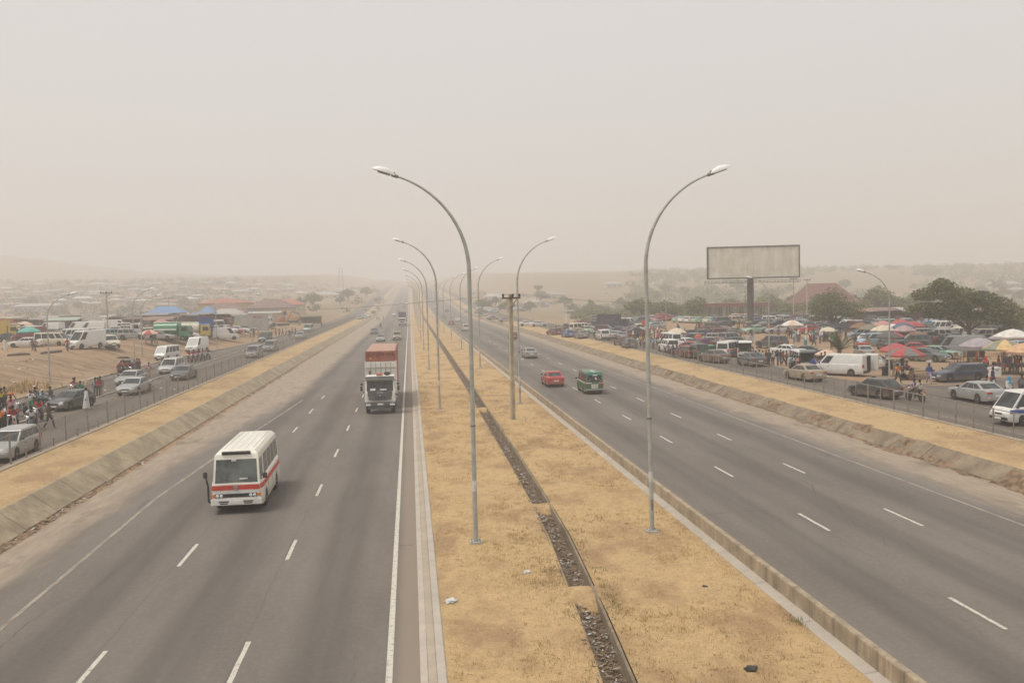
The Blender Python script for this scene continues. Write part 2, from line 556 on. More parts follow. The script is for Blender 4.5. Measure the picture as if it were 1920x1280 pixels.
# ------------------------------------------------------------------ the ground sheet and the air
def axis(parts):
    out = []
    for a, b, st in parts:
        out += list(np.arange(a, b, st))
    return np.array(out + [parts[-1][1]])
gx = axis([(-1350, -300, 42), (-300, -120, 10), (-120, -48, 2.4), (-48, -34, .6), (-34, 37.6, 4.5), (37.6, 44, .8), (44, 110, 2.2), (110, 300, 9), (300, 1350, 42)])
gy = axis([(-60, 20, 10), (20, 200, 1.6), (200, 330, 5), (330, 700, 14), (700, 1900, 40)])
GX, GY = np.meshgrid(gx, gy)
GZ = hsurf(GX, GY)
cover = (GX > xfar(GY) - 1.2) & (GX < 38.2)
side = (GX > 37) & (GX < 78) & (GY < 66)
GZ = np.where(cover | side, GZ - .35, GZ) + np.where(cover | side, 0, .05 * vnoise(GX * .9, GY * .9))
GZ = np.where((GX > .5) & (GX < 10.5), -.9 + rise(GY), GZ)
nx, ny = len(gx), len(gy)
verts = np.stack([GX, GY, GZ], -1).reshape(-1, 3)
ii = np.arange(nx - 1)[None, :] + nx * np.arange(ny - 1)[:, None]
faces = np.stack([ii, ii + 1, ii + nx + 1, ii + nx], -1).reshape(-1, 4)
me = bpy.data.meshes.new('ground')
me.from_pydata(verts.tolist(), [], faces.tolist())
me.polygons.foreach_set('use_smooth', [True] * len(faces))
me.materials.append(M['soil'])
structure(put(me, 'ground'))

hz = MB().box((0, 950, 58), (2900, 2140, 136), 0).build('haze', [air()])
structure(hz, 'stuff')

YS = list(np.arange(2, 60, 2.)) + list(np.arange(60, 200, 5.)) + list(np.arange(200, 500, 15.)) + list(np.arange(500, 1350, 50.))

def strip(name, prof, mat, y0=2, y1=1300, ys=None, jig=0, parent=None, top=True):
    """a sheet swept along the road; prof gives (X, z) points, X may be a function of Y"""
    yy = [y for y in (ys or YS) if y0 < y < y1]
    yy = [y0] + yy + [y1]
    m = MB(); n = len(prof); vs = []
    for y in yy:
        r = float(rise(np.array(y)))
        for k, (x, z) in enumerate(prof):
            x = float(x(y)) if callable(x) else x
            vs.append((x, y, z + r + (float(vnoise(x * .7, y * .7)) * jig if 0 < k < n - 1 else 0)))
    fs = [[i * n + k, i * n + k + 1, (i + 1) * n + k + 1, (i + 1) * n + k] for i in range(len(yy) - 1) for k in range(n - 1)]
    m.add(vs, fs)
    return m.build(name, mat, parent)

left_road = structure(strip('carriageway', [(-15.12, 0), (-8, .03), (0.02, 0)], M['road_l']))
right_road = structure(strip('carriageway', [(10.86, 0), (18, .03), (26.42, 0)], M['road_r']))
structure(strip('service_road', [(lambda y: xfar(y), 1.0), (-26.86, 1.01)], M['service']))
structure(strip('service_road', [(-26.6, 1.01), (-20.3, 1.0)], M['service']))
structure(strip('service_road', [(31.3, 1.0), (37.75, 1.01)], M['service']))
sr = MB()
pts = [(37.75, 2), (80, 2), (80, 72), (53.1, 70.4), (47, 68.6), (42.4, 67.4), (39.6, 68.2), (38.2, 70.5), (37.75, 76)]
sr.add([(x, y, 1.012) for x, y in pts], [list(range(len(pts)))])
structure(sr.build('side_road', M['service']))
def kerb_strip(name, x0, x1, z0, z1, mat, y0=2, y1=1300):
    f0 = x0 if callable(x0) else (lambda y: x0)
    f1 = x1 if callable(x1) else (lambda y: x1)
    return structure(strip(name, [(f0, z0), (f0, z1 - .02), (lambda y: f0(y) + .03, z1), (lambda y: f1(y) - .03, z1), (f1, z1 - .02), (f1, z0)], mat, y0, y1))
kerb_strip('kerb', -26.84, -26.62, .9, 1.11, M['concrete'])
kerb_strip('kerb', lambda y: xfar(y) - .22, lambda y: xfar(y), .9, 1.13, M['concrete'])
kerb_strip('kerb', 37.76, 37.98, .9, 1.1, M['concrete'], 77, 1300)
kerb_strip('kerb', -20.28, -19.86, .9, 1.14, M['kerb'])
kerb_strip('kerb', 30.95, 31.28, .9, 1.1, M['concrete'])
# earth shoulders between the far kerb and the bank
structure(strip('footpath', [(lambda y: float(xfar(y)) - 1.9, 1.0), (lambda y: float(xfar(y)) - 1., 1.06), (lambda y: float(xfar(y)) - .2, 1.08)], M['soil'], jig=.08))
FY = [y for y in np.arange(12, 70, .7)] + [y for y in np.arange(70, 200, 2.)] + [y for y in np.arange(200, 1300, 25.)]
structure(strip('grass_verge', [(-19.88, 1.06), (-19.2, 1.0), (-18.4, .96), (-17.6, .92), (-16.95, .84), (-16.66, .8)], M['verge'], ys=FY, jig=.14))
structure(strip('grass_verge', [(27.42, .7), (27.75, .76), (28.5, .84), (29.4, .9), (30.3, .97), (31.0, 1.04)], M['verge'], ys=FY, jig=.14))
# gutters
structure(strip('gutter', [(-15.62, .05), (-15.5, -.02), (-15.2, -.03), (-15.1, .004)], M['soil']))
structure(strip('gutter', [(26.4, .004), (26.5, -.02), (26.62, .03)], M['soil']))

M['slab_dusty'] = concrete('dusty_slope_concrete', (.285, .222, .15), .3, .6, .5)
# median: two sheets of dry grass either side of the drain
def lerp(a, b, t): return a + (b - a) * t
structure(strip('median', [(.6, .1), (1.3, .1), (2.1, .11), (3., .1), (3.8, .1), (lambda y: xdrain(y) - .42, .1), (lambda y: xdrain(y) - .36, .08)], M['median'], ys=FY, jig=.1))
structure(strip('median', [(lambda y: xdrain(y) + .44, .1), (6.3, .1), (7.2, .11), (8.1, .1), (9.2, .1), (9.9, .1), (10.33, .07)], M['median'], ys=FY, jig=.1))
# the drain: bed, two walls and their lips; earth plugs where it is filled
M['drain_soil'] = pm('damp_drain_earth', (.17, .12, .08), .95, .3, 3)
structure(strip('drain_bed', [(lambda y: xdrain(y) - .45, .1), (lambda y: xdrain(y) - .3, -.02), (lambda y: xdrain(y) - .1, -.16), (lambda y: xdrain(y) + .15, -.22), (lambda y: xdrain(y) + .32, -.2)], M['drain_soil'], y1=420, ys=FY, jig=.1))
structure(strip('drain_wall', [(lambda y: xdrain(y) - .36, -.5), (lambda y: xdrain(y) - .365, .06), (lambda y: xdrain(y) - .37, .085), (lambda y: xdrain(y) - .40, .08), (lambda y: xdrain(y) - .43, .02)], M['slab_dusty'], y1=420, ys=FY))
structure(strip('drain_wall', [(lambda y: xdrain(y) + .31, -.5), (lambda y: xdrain(y) + .315, .12), (lambda y: xdrain(y) + .33, .14), (lambda y: xdrain(y) + .39, .14), (lambda y: xdrain(y) + .44, .02)], M['slab_dusty'], y1=420, ys=FY))
for ya, yb in ((25.0, 26.3), (36.4, 36.9), (69, 69.6)):
    m = MB(); vs = []; n = 9; k = 8
    for i in range(n + 1):
        for j in range(k + 1):
            y = lerp(ya - .5, yb + .5, i / n); x = float(xdrain(y)) + lerp(-.55, .55, j / k)
            e = math.sin(math.pi * i / n)
            vs.append((x, y, -.24 + .35 * min(1, e * 1.3) + .05 * float(vnoise(x * 5, y * 5))))
    m.add(vs, [[i * (k + 1) + j, i * (k + 1) + j + 1, (i + 1) * (k + 1) + j + 1, (i + 1) * (k + 1) + j] for i in range(n) for j in range(k)], 0, True)
    structure(m.build('earth_plug', M['median']))

# kerb stones along the median: three courses, stones of their own near by
def stones(name, prof, length, y0, y1, mat, jit, gap=.018, yend=900):
    root = structure(bpy.data.objects.new(name, None)); COL.objects.link(root)
    n = len(prof)
    meshes = []
    for q in range(5):
        m = MB(); vs = []
        dx = [rnd.uniform(-jit, jit) for _ in range(2)]; dz = [rnd.uniform(-jit, jit) * .7 for _ in range(2)]
        for e, y in enumerate((gap / 2, length - gap / 2)):
            for x, z in prof:
                vs.append((x + dx[e], y, z + dz[e]))
        fs = [[k, (k + 1) % n, n + (k + 1) % n, n + k] for k in range(n)] + [list(range(n - 1, -1, -1)), list(range(n, 2 * n))]
        meshes.append(m.add(vs, fs).mesh(name.rstrip('s') , [mat]))
    piece = {'median_kerb': 'kerb_stone', 'median_wall': 'wall_panel', 'slope_paving': 'slab', 'wall_apron': 'apron_slab'}[name]
    y = y0; i = 0
    while y < y1:
        put(meshes[rnd.randrange(5)], piece, root, (0, y, float(rise(np.array(y)))))
        y += length; i += 1
    vs = []
    yy = [y] + [t for t in YS if t > y + 1 and t < yend] + [yend]
    for t in yy:
        for x, z in prof:
            vs.append((x, t, z + float(rise(np.array(t)))))
    m = MB().add(vs, [[i * n + k, i * n + (k + 1) % n, (i + 1) * n + (k + 1) % n, (i + 1) * n + k] for i in range(len(yy) - 1) for k in range(n)])
    structure(m.build(piece, mat, root), 'stuff')
    return root
stones('median_kerb', [(0.02, -.1), (.02, .015), (.2, .075), (.2, -.1)], 3.6, 16.2, 90, M['lightkerb'], .002, .006)
stones('median_kerb', [(.205, -.1), (.205, .07), (.415, .085), (.415, -.1)], 4.1, 15.4, 90, M['kerb'], .002, .006)
stones('median_kerb', [(.42, -.1), (.42, .125), (.45, .15), (.62, .15), (.65, .12), (.65, -.1)], 5.2, 15, 90, M['lightkerb'], .003, .006)
stones('wall_apron', [(10.3, -.1), (10.31, .09), (10.68, .13), (10.68, -.1)], 3.25, 15.7, 110, M['lightkerb'], .006, .008)
stones('median_wall', [(10.665, -.2), (10.67, .57), (10.69, .6), (10.85, .6), (10.87, .57), (10.875, -.2)], 6.5, 15.7, 180, M['wall'], .004, .01)
stones('slope_paving', [(-16.78, .6), (-16.76, .83), (-16.6, .85), (-15.55, .06), (-15.6, -.2)], 3.1, 12, 200, M['slab'], .02, .03)
stones('slope_paving', [(26.55, -.2), (26.55, .06), (27.42, .7), (27.55, .72), (27.56, .5)], 3.1, 12, 200, M['slab_dusty'], .012, .02)

# road markings: dashes are pieces of the road they lie on
def dash_mesh(ln, w):
    m = MB(); n = 6; vs = []
    for i in range(n + 1):
        a = rnd.uniform(-.008, .008)
        vs += [(-w / 2 + a, ln * (i / n - .5), 0), (w / 2 + rnd.uniform(-.008, .008), ln * (i / n - .5), 0)]
    return m.add(vs, [[2 * i, 2 * i + 1, 2 * i + 3, 2 * i + 2] for i in range(n)]).mesh('lane_dash', [M['line']])
dm = [dash_mesh(2.45 + .1 * i, .13) for i in range(4)]
def zroad(x, right):
    a, b, c = (10.86, 18, 26.42) if right else (-15.12, -8, .02)
    return .03 * ((x - a) / (b - a) if x < b else (c - x) / (c - b))
for x, road, rg, ymax in ((-8.14, left_road, 0, 84), (-4.51, left_road, 0, 330), (15.43, right_road, 1, 330), (19.1, right_road, 1, 330)):
    y = 22.25 - 9.885
    while y < ymax:
        put(dm[rnd.randrange(4)], 'lane_dash', road, (x + (.02 if x > 19 else 0), y, zroad(x, rg) + .004 + float(rise(np.array(y)))))
        y += 9.885
def marking(fx, w, mat, parent, z, y0=2, y1=900):
    f = fx if callable(fx) else (lambda y: fx)
    o = strip('edge_line', [(lambda y: f(y) - w / 2, z), (lambda y: f(y) + w / 2, z)], mat, y0, y1, parent=parent)
    return o
marking(-.73, .16, M['line'], left_road, .0075)
marking(lambda y: np.interp(y, [2, 25, 42, 53, 86, 110, 900], [-11.62, -11.68, -11.92, -11.4, -9.4, -8.5, -8.3]), .15, M['wornline'], left_road, .0225)
marking(lambda y: np.interp(y, [2, 30, 80, 900], [22.75, 22.8, 22.8, 22.8]), .13, M['wornline'], right_road, .0175)

# tar seams, cracks and mends in the asphalt
M['tar'] = pm('tar_seam', (.085, .073, .064), .8, .2, 2)
def seam(pts, w, road, mat='tar', sub=6):
    P = []
    for (a, b), (c, d) in zip(pts, pts[1:]):
        for i in range(sub):
            t = i / sub
            P.append((lerp(a, c, t) + rnd.uniform(-1, 1) * min(.06, .02 + w), lerp(b, d, t)))
    P.append(pts[-1])
    vs = []
    for i, (x, y) in enumerate(P):
        q = P[min(i + 1, len(P) - 1)]; r_ = P[max(i - 1, 0)]
        dx, dy = q[0] - r_[0], q[1] - r_[1]; L = math.hypot(dx, dy) + 1e-6
        ww = w * rnd.uniform(.4, 1.2) * (.2 if i in (0, len(P) - 1) else 1)
        for s_ in (-1, 1):
            xx = x - s_ * dy / L * ww / 2; yy = y + s_ * dx / L * ww / 2
            vs.append((xx, yy, zroad(xx, xx > 5) + .0025 + float(rise(np.array(yy)))))
    MB().add(vs, [[2 * i, 2 * i + 2, 2 * i + 3, 2 * i + 1] for i in range(len(P) - 1)]).build('crack', M[mat], road)
def lerp(a, b, t): return a + (b - a) * t
for x in (-4.62, -8.3): seam([(x, y) for y in range(6, 150, 8)], .014, left_road)
for x in (15.3, 19.25): seam([(x, y) for y in range(8, 120, 8)], .012, right_road)
seam([(17.2, 33), (17.6, 34.6), (17.4, 36), (18.3, 38.2), (18.1, 40)], .045, right_road)
seam([(16.4, 28.6), (16.9, 29.8), (16.6, 31), (17.2, 32.8)], .03, right_road)
seam([(20.4, 52), (21.2, 53), (21.6, 55.5), (20.9, 57.6), (21.3, 60)], .08, right_road)
seam([(11.6, 34), (13.5, 34.3), (14.6, 34.1)], .05, right_road)
seam([(-.75, 41.6), (-1.6, 41.7), (-2.6, 41.5)], .03, left_road)
seam([(-.7, 31.9), (-.1, 31.95)], .05, left_road)
for _ in range(16):
    rt = rnd.random() < .5
    x = rnd.uniform(12, 22) if rt else rnd.uniform(-11, -1.2); y = 20 + 90 * rnd.random() ** 1.5
    pts = [(x, y)]
    for _k in range(rnd.randrange(2, 5)): pts.append((pts[-1][0] + rnd.uniform(-.5, .5), pts[-1][1] + rnd.uniform(.6, 2.2)))
    seam(pts, rnd.uniform(.01, .025), right_road if rt else left_road)

# ------------------------------------------------------------------ dry grass, weeds, litter
def tufts(name, spots, mat, h, n, spread, kind='stuff'):
    m = MB(); vs = []; fs = []
    for (x, y, s) in spots:
        z = hs(x, y) - .02
        for _ in range(n):
            a = rnd.uniform(0, 6.283); r = rnd.uniform(0, spread) * s
            bx, by = x + r * math.cos(a), y + r * math.sin(a)
            hh = h * s * rnd.uniform(.5, 1.3); le = rnd.uniform(.2, 1.1) * hh; w = hh * rnd.uniform(.05, .11)
            q = rnd.uniform(0, 6.283)
            c, sn = math.cos(q), math.sin(q)
            k = len(vs)
            vs += [(bx - sn * w, by + c * w, z), (bx + sn * w, by - c * w, z), (bx + c * le, by + sn * le, z + hh)]
            fs.append([k, k + 1, k + 2])
    m.add(vs, fs)
    return structure(m.build(name, mat), kind)
sp = []
while len(sp) < 10500:
    y = 17 + 75 * rnd.random() ** 1.8; x = rnd.uniform(.75, 10.2)
    if abs(x - float(xdrain(y))) < .5: continue
    if vnoise(x * .6, y * .35 + 7) + rnd.uniform(-.3, .3) > -.1: sp.append((x, y, rnd.uniform(.5, 1.3)))
tufts('dry_grass', sp, M['straw'], .09, 8, .18)
M['dead_clump'] = blades('dead_clumps', (.10, .065, .035), (.24, .17, .085))
sp = []
while len(sp) < 1500:
    y = 17 + 70 * rnd.random() ** 1.7; x = rnd.uniform(.75, 10.2)
    if abs(x - float(xdrain(y))) < .5 or vnoise(x * .4 + 11, y * .3) + rnd.uniform(-.3, .3) < 0: continue
    for k in range(rnd.randrange(1, 4)): sp.append((x + k * rnd.uniform(.05, .14), y + rnd.uniform(-.04, .04), rnd.uniform(.4, 1.2)))
tufts('dead_clumps', sp, M['dead_clump'], .045, 8, .13)
sp = []
while len(sp) < 3600:
    y = 30 + 110 * rnd.random() ** 1.5
    x = rnd.uniform(-19.8, -16.9) if rnd.random() < .5 else rnd.uniform(27.6, 30.9)
    sp.append((x, y, rnd.uniform(.6, 1.4)))
tufts('dry_grass', sp, M['straw'], .1, 7, .2)
sp = []
while len(sp) < 170:
    y = 17 + 40 * rnd.random() ** 1.5; x = rnd.uniform(.7, 10.1)
    if abs(x - float(xdrain(y))) < .5: continue
    if vnoise(x * .5 + 30, y * .5) > .12: sp.append((x, y, rnd.uniform(.4, 1.0)))
for _ in range(90):
    y = rnd.choice((rnd.gauss(24.5, .9), rnd.gauss(27.4, 1.2), rnd.uniform(17, 33))); sgn = rnd.choice((-1, 1, 1))
    sp.append((float(xdrain(y)) + sgn * rnd.uniform(.45, .95), y, rnd.uniform(.6, 1.5)))
for _ in range(160):
    y = 18 + 50 * rnd.random() ** 1.4; sp.append((float(xdrain(y)) + rnd.choice((rnd.gauss(-.42, .1), rnd.gauss(.5, .08))), y, rnd.uniform(.5, 1.2)))
for _ in range(20):
    sp.append((rnd.gauss(10.25, .2), rnd.gauss(22.3, .25), rnd.uniform(.6, 1.3)))
tufts('weeds', sp, M['weed'], .085, 14, .26)
tufts('weeds', [(at(rnd.uniform(0, 115), rnd.uniform(718, 738))[0], at(60, rnd.uniform(718, 738))[1], rnd.uniform(.7, 1.5)) for _ in range(30)], M['straw'], .5, 16, .7)

def scraps(name, spots, size, cols=None):
    m = MB()
    for (x, y, z) in spots:
        s = size * rnd.uniform(.4, 1.5)
        q = [Vector((rnd.uniform(-1, 1), rnd.uniform(-1, 1), rnd.uniform(0, .7))) * s for _ in range(4)]
        q[2] = q[0] + (q[1] - q[0]).cross(Vector((rnd.uniform(-.3, .3), rnd.uniform(-.3, .3), 1))).normalized() * s * 1.2
        q[3] = q[2] + (q[0] - q[1]) * .8
        m.add([(x + p.x, y + p.y, z + abs(p.z)) for p in q], [[0, 1, 2, 3]])
    return structure(m.build(name, M['litter'] if cols is None else cols), 'stuff')
M['trash_white'] = pm('white_scraps', (.6, .6, .58), .6, .1, 5)
M['trash_dark'] = pm('dark_scraps', (.05, .045, .04), .8, .3, 5)
M['leaf_dead'] = blades('dead_leaves', (.13, .08, .048), (.33, .24, .15))
lit = []
for _ in range(4200):
    y = 17 + 70 * rnd.random() ** 1.6
    if 24.9 < y < 26.4: continue
    dx = max(-.55, min(.28, rnd.gauss(-.04, .17))); lit.append((float(xdrain(y)) + dx, y, float(np.interp(dx, [-.45, -.3, -.1, .15, .32], [.1, -.02, -.16, -.22, -.2])) + rnd.random() * .04))
scraps('drain_litter', lit[:1100], .06)
scraps('drain_litter', lit[1100:1380], .05, M['trash_white'])
scraps('drain_litter', lit[1380:], .055, M['leaf_dead'])
lit = []
for _ in range(2600):
    y = 30 + 120 * rnd.random() ** 1.4
    if vnoise(y * .35, 3) + rnd.uniform(-.25, .25) < 0: continue
    lit.append((rnd.gauss(-15.42, .14), y, .0))
scraps('gutter_litter', lit[:600], .055)
scraps('gutter_litter', lit[600:760], .07, M['trash_white'])
scraps('gutter_litter', lit[760:], .075, M['leaf_dead'])
def spill(name, spots, mat):
    m = MB()
    for x, y, r, h in spots:
        n = 11; vs = [(x, y, hs(x, y) + h)]; q0 = rnd.uniform(0, 6)
        for ring, f in ((.55, .7), (1., -.3)):
            for k in range(n):
                a = 2 * math.pi * k / n
                rr = r * ring * (1 + .35 * math.sin(3 * a + q0) + rnd.uniform(-.15, .15))
                px, py = x + rr * .55 * math.cos(a), y + rr * 1.5 * math.sin(a)
                vs.append((px, py, hs(px, py) + h * f))
        fs = [[0, 1 + k, 1 + (k + 1) % n] for k in range(n)] + [[1 + k, 1 + n + k, 1 + n + (k + 1) % n, 1 + (k + 1) % n] for k in range(n)]
        m.add(vs, fs, 0, True)
    return structure(m.build(name, mat, sharp=80), 'stuff')
M['spill'] = pm('spilled_earth', (.225, .15, .092), .95, .35, 3, bump=.25)
spill('spilled_earth', [(rnd.gauss(26.75, .28), 32 + 75 * rnd.random() ** 1.3, rnd.uniform(.25, .85), rnd.uniform(.04, .12)) for _ in range(46)], M['spill'])
spill('spilled_earth', [(rnd.gauss(-15.5, .1), 30 + 90 * rnd.random() ** 1.3, rnd.uniform(.25, .6), rnd.uniform(.03, .08)) for _ in range(45)], M['spill'])
lit = [(rnd.gauss(26.6, .2), 33 + 80 * rnd.random() ** 1.5, .02) for _ in range(900)]
scraps('gutter_litter', lit, .075, M['leaf_dead'])
lit = []
for _ in range(900):
    y = 17 + 45 * rnd.random() ** 1.6; x = rnd.uniform(.8, 10.2)
    if abs(x - float(xdrain(y))) > .5: lit.append((x, y, .1))
scraps('ground_litter', lit[:750], .03, M['leaf_dead'])
scraps('ground_litter', lit[750:], .022, M['trash_white'])
scraps('bank_litter', [(*(lambda p: (p[0], p[1], p[2] + .03))(at(rnd.uniform(0, 330), rnd.uniform(672, 735))),) for _ in range(70)], .16, M['trash_white'])
scraps('bank_litter', [(*(lambda p: (p[0], p[1], p[2] + .03))(at(rnd.uniform(0, 330), rnd.uniform(672, 735))),) for _ in range(90)], .16, M['leaf_dead'])
scraps('market_litter', [(*(lambda p: (p[0], p[1], p[2] + .03))(at(rnd.uniform(1240, 1920), rnd.uniform(610, 718))),) for _ in range(420)], .12)

def crumpled(name, px, py, s, mat, desc, cat, colr=None):
    x, y, z = at(px, py)
    bm = bmesh.new()
    bmesh.ops.create_icosphere(bm, subdivisions=3, radius=1)
    rr = random.Random(px)
    ph = [rr.uniform(0, 6) for _ in range(6)]
    for v in bm.verts:
        c = v.co
        d = 1 + .3 * math.sin(5 * c.x + ph[0]) * math.cos(4 * c.y + ph[1]) + .2 * math.sin(9 * c.z + 7 * c.x + ph[2])
        v.co = Vector((c.x * d * s, c.y * d * s * .8, max(c.z * d, -.2) * s * .24))
    me = bpy.data.meshes.new(name); bm.to_mesh(me); bm.free()
    me.materials.append(mat)
    o = put(me, name, None, (x, y, z + s * .06), rr.uniform(0, 3))
    return reg(o, desc, cat, fixed=True)
crumpled('plastic_bag', 845, 1127, .2, M['trash_white'], 'white plastic bag lying on the dry median near the kerb', 'plastic bag')
crumpled('rubbish_lump', 1321, 1099, .11, M['trash_dark'], 'small black lump of rubbish on the grass behind the barrier wall', 'rubbish')
crumpled('rubbish_lump', 1407, 1253, .16, M['trash_dark'], 'larger black scrap of rubbish low on the dry median', 'rubbish')
crumpled('plastic_bag', 988, 1072, .13, M['trash_white'], 'pale crumpled bag on the grass beside the drain', 'plastic bag')
# ------------------------------------------------------------------ vehicles
def pl(pts, y):
    if y <= pts[0][0]: return pts[0][1]
    for (a, b), (c, d) in zip(pts, pts[1:]):
        if y <= c: return b + (d - b) * (y - a) / (c - a + 1e-9)
    return pts[-1][1]

KINDS = {
 'saloon': dict(L=4.55, W=1.76, H=1.43, r=.31, gc=.2, wb=(1.36, -1.28), top=[(-2.28, .84), (-2.15, .98), (-1.5, 1.02), (-.6, .95), (.85, .94), (1.2, .9), (2.0, .78), (2.28, .62)],
    cab=(1.0, .2, -.95, -1.68), tumble=.15, win=[(.07, .32), (.35, .62), (.65, .9)], doors=[(-.92, .02), (.05, 1.0)]),
 'hatchback': dict(L=4.0, W=1.7, H=1.43, r=.3, gc=.19, wb=(1.22, -1.26), top=[(-2.0, .72), (-1.9, .92), (-.6, .95), (.8, .93), (1.1, .88), (1.8, .76), (2.0, .6)],
    cab=(.95, .15, -1.25, -1.88), tumble=.15, win=[(.1, .36), (.39, .64), (.67, .92)], doors=[(-.9, .0), (.03, .95)]),
 'estate': dict(L=4.6, W=1.74, H=1.47, r=.31, gc=.19, wb=(1.36, -1.27), top=[(-2.3, .72), (-2.2, .94), (-.6, .95), (.85, .93), (1.2, .89), (2.05, .77), (2.3, .6)],
    cab=(1.0, .2, -1.95, -2.18), tumble=.14, win=[(.05, .3), (.33, .55), (.58, .78), (.8, .95)][:3] + [(.8, .94)], doors=[(-.85, .05), (.08, 1.02)]),
 'suv': dict(L=4.6, W=1.84, H=1.78, r=.37, gc=.27, wb=(1.4, -1.3), top=[(-2.3, .8), (-2.2, 1.1), (.9, 1.1), (1.25, 1.08), (2.05, .98), (2.3, .72)],
    cab=(1.1, .35, -1.95, -2.2), tumble=.13, win=[(.05, .28), (.32, .6), (.64, .93)], doors=[(-.85, .05), (.08, 1.02)]),
 'people_carrier': dict(L=4.5, W=1.79, H=1.72, r=.31, gc=.2, wb=(1.42, -1.35), top=[(-2.25, .75), (-2.15, 1.0), (1.2, 1.0), (1.55, .95), (2.0, .82), (2.25, .62)],
    cab=(1.5, .55, -1.9, -2.15), tumble=.14, win=[(.05, .3), (.33, .6), (.63, .92)], doors=[(-.8, .2), (.23, 1.25)]),
 'minibus': dict(L=4.75, W=1.72, H=1.98, r=.31, gc=.2, wb=(1.4, -1.2), top=[(-2.37, .85), (-2.3, 1.08), (1.85, 1.08), (2.1, 1.0), (2.37, .68)],
    cab=(2.1, 1.4, -2.22, -2.31), tumble=.1, win=[(.04, .26), (.29, .52), (.55, .74), (.79, .97)], doors=[(-.2, 1.0), (1.03, 1.95)]),
 'panel_van': dict(L=5.2, W=1.95, H=2.4, r=.33, gc=.22, wb=(1.6, -1.45), top=[(-2.6, 1.0), (-2.55, 1.22), (1.6, 1.22), (1.95, 1.14), (2.5, .92), (2.6, .7)],
    cab=(1.95, 1.05, -2.52, -2.56), tumble=.07, win=[(.79, .96)], doors=[(.72, 1.62)], blind=True),
 'small_van': dict(L=4.3, W=1.75, H=1.85, r=.31, gc=.2, wb=(1.35, -1.3), top=[(-2.15, .9), (-2.1, 1.06), (1.15, 1.06), (1.5, .98), (2.0, .82), (2.15, .64)],
    cab=(1.45, .6, -2.08, -2.12), tumble=.09, win=[(.72, .94)], doors=[(.3, 1.2)], blind=True),
 'low_van': dict(L=4.85, W=1.88, H=1.98, r=.31, gc=.2, wb=(1.55, -1.35), top=[(-2.42, .95), (-2.38, 1.12), (1.5, 1.12), (1.8, 1.05), (2.3, .88), (2.42, .66)],
    cab=(1.8, 1.0, -2.34, -2.38), tumble=.07, win=[(.77, .95)], doors=[(.6, 1.5)], blind=True),
 'coach': dict(L=6.25, W=2.16, H=2.66, r=.37, gc=.28, wb=(1.75, -1.62), top=[(-3.12, 1.1), (-3.06, 1.42), (2.85, 1.36), (3.05, 1.25), (3.125, .98)],
    cab=(3.02, 2.8, -2.98, -3.06), tumble=.06, win=[(.03, .19), (.215, .38), (.405, .57), (.595, .78), (.84, .97)], doors=[(2.02, 2.92)]),
}

def sect(sp, y, inset=0):
    """half section of the lower body at y: list of (x, z)"""
    L, W, r, gc = sp['L'], sp['W'], sp['r'], sp['gc']
    e = max(0, abs(y) - (L / 2 - .5)) / .5
    w = W / 2 * (1 - .13 * e * e)
    t = pl(sp['top'], y)
    b = gc + .07 * e * e
    ra = r * 1.17
    for yw in sp['wb']:
        d = abs(y - yw)
        if d < ra: b = max(b, r + math.sqrt(max(0, ra * ra - d * d)))
    b = min(b, t - .12)
    h = t - b
    return [(.8 * w, b), (.985 * w, b + .03), (w, b + .3 * h), (w * .995, b + .66 * h), (w * .965, t - .045), (w * .9, t), (.45 * w, t + .02), (0, t + .028)]

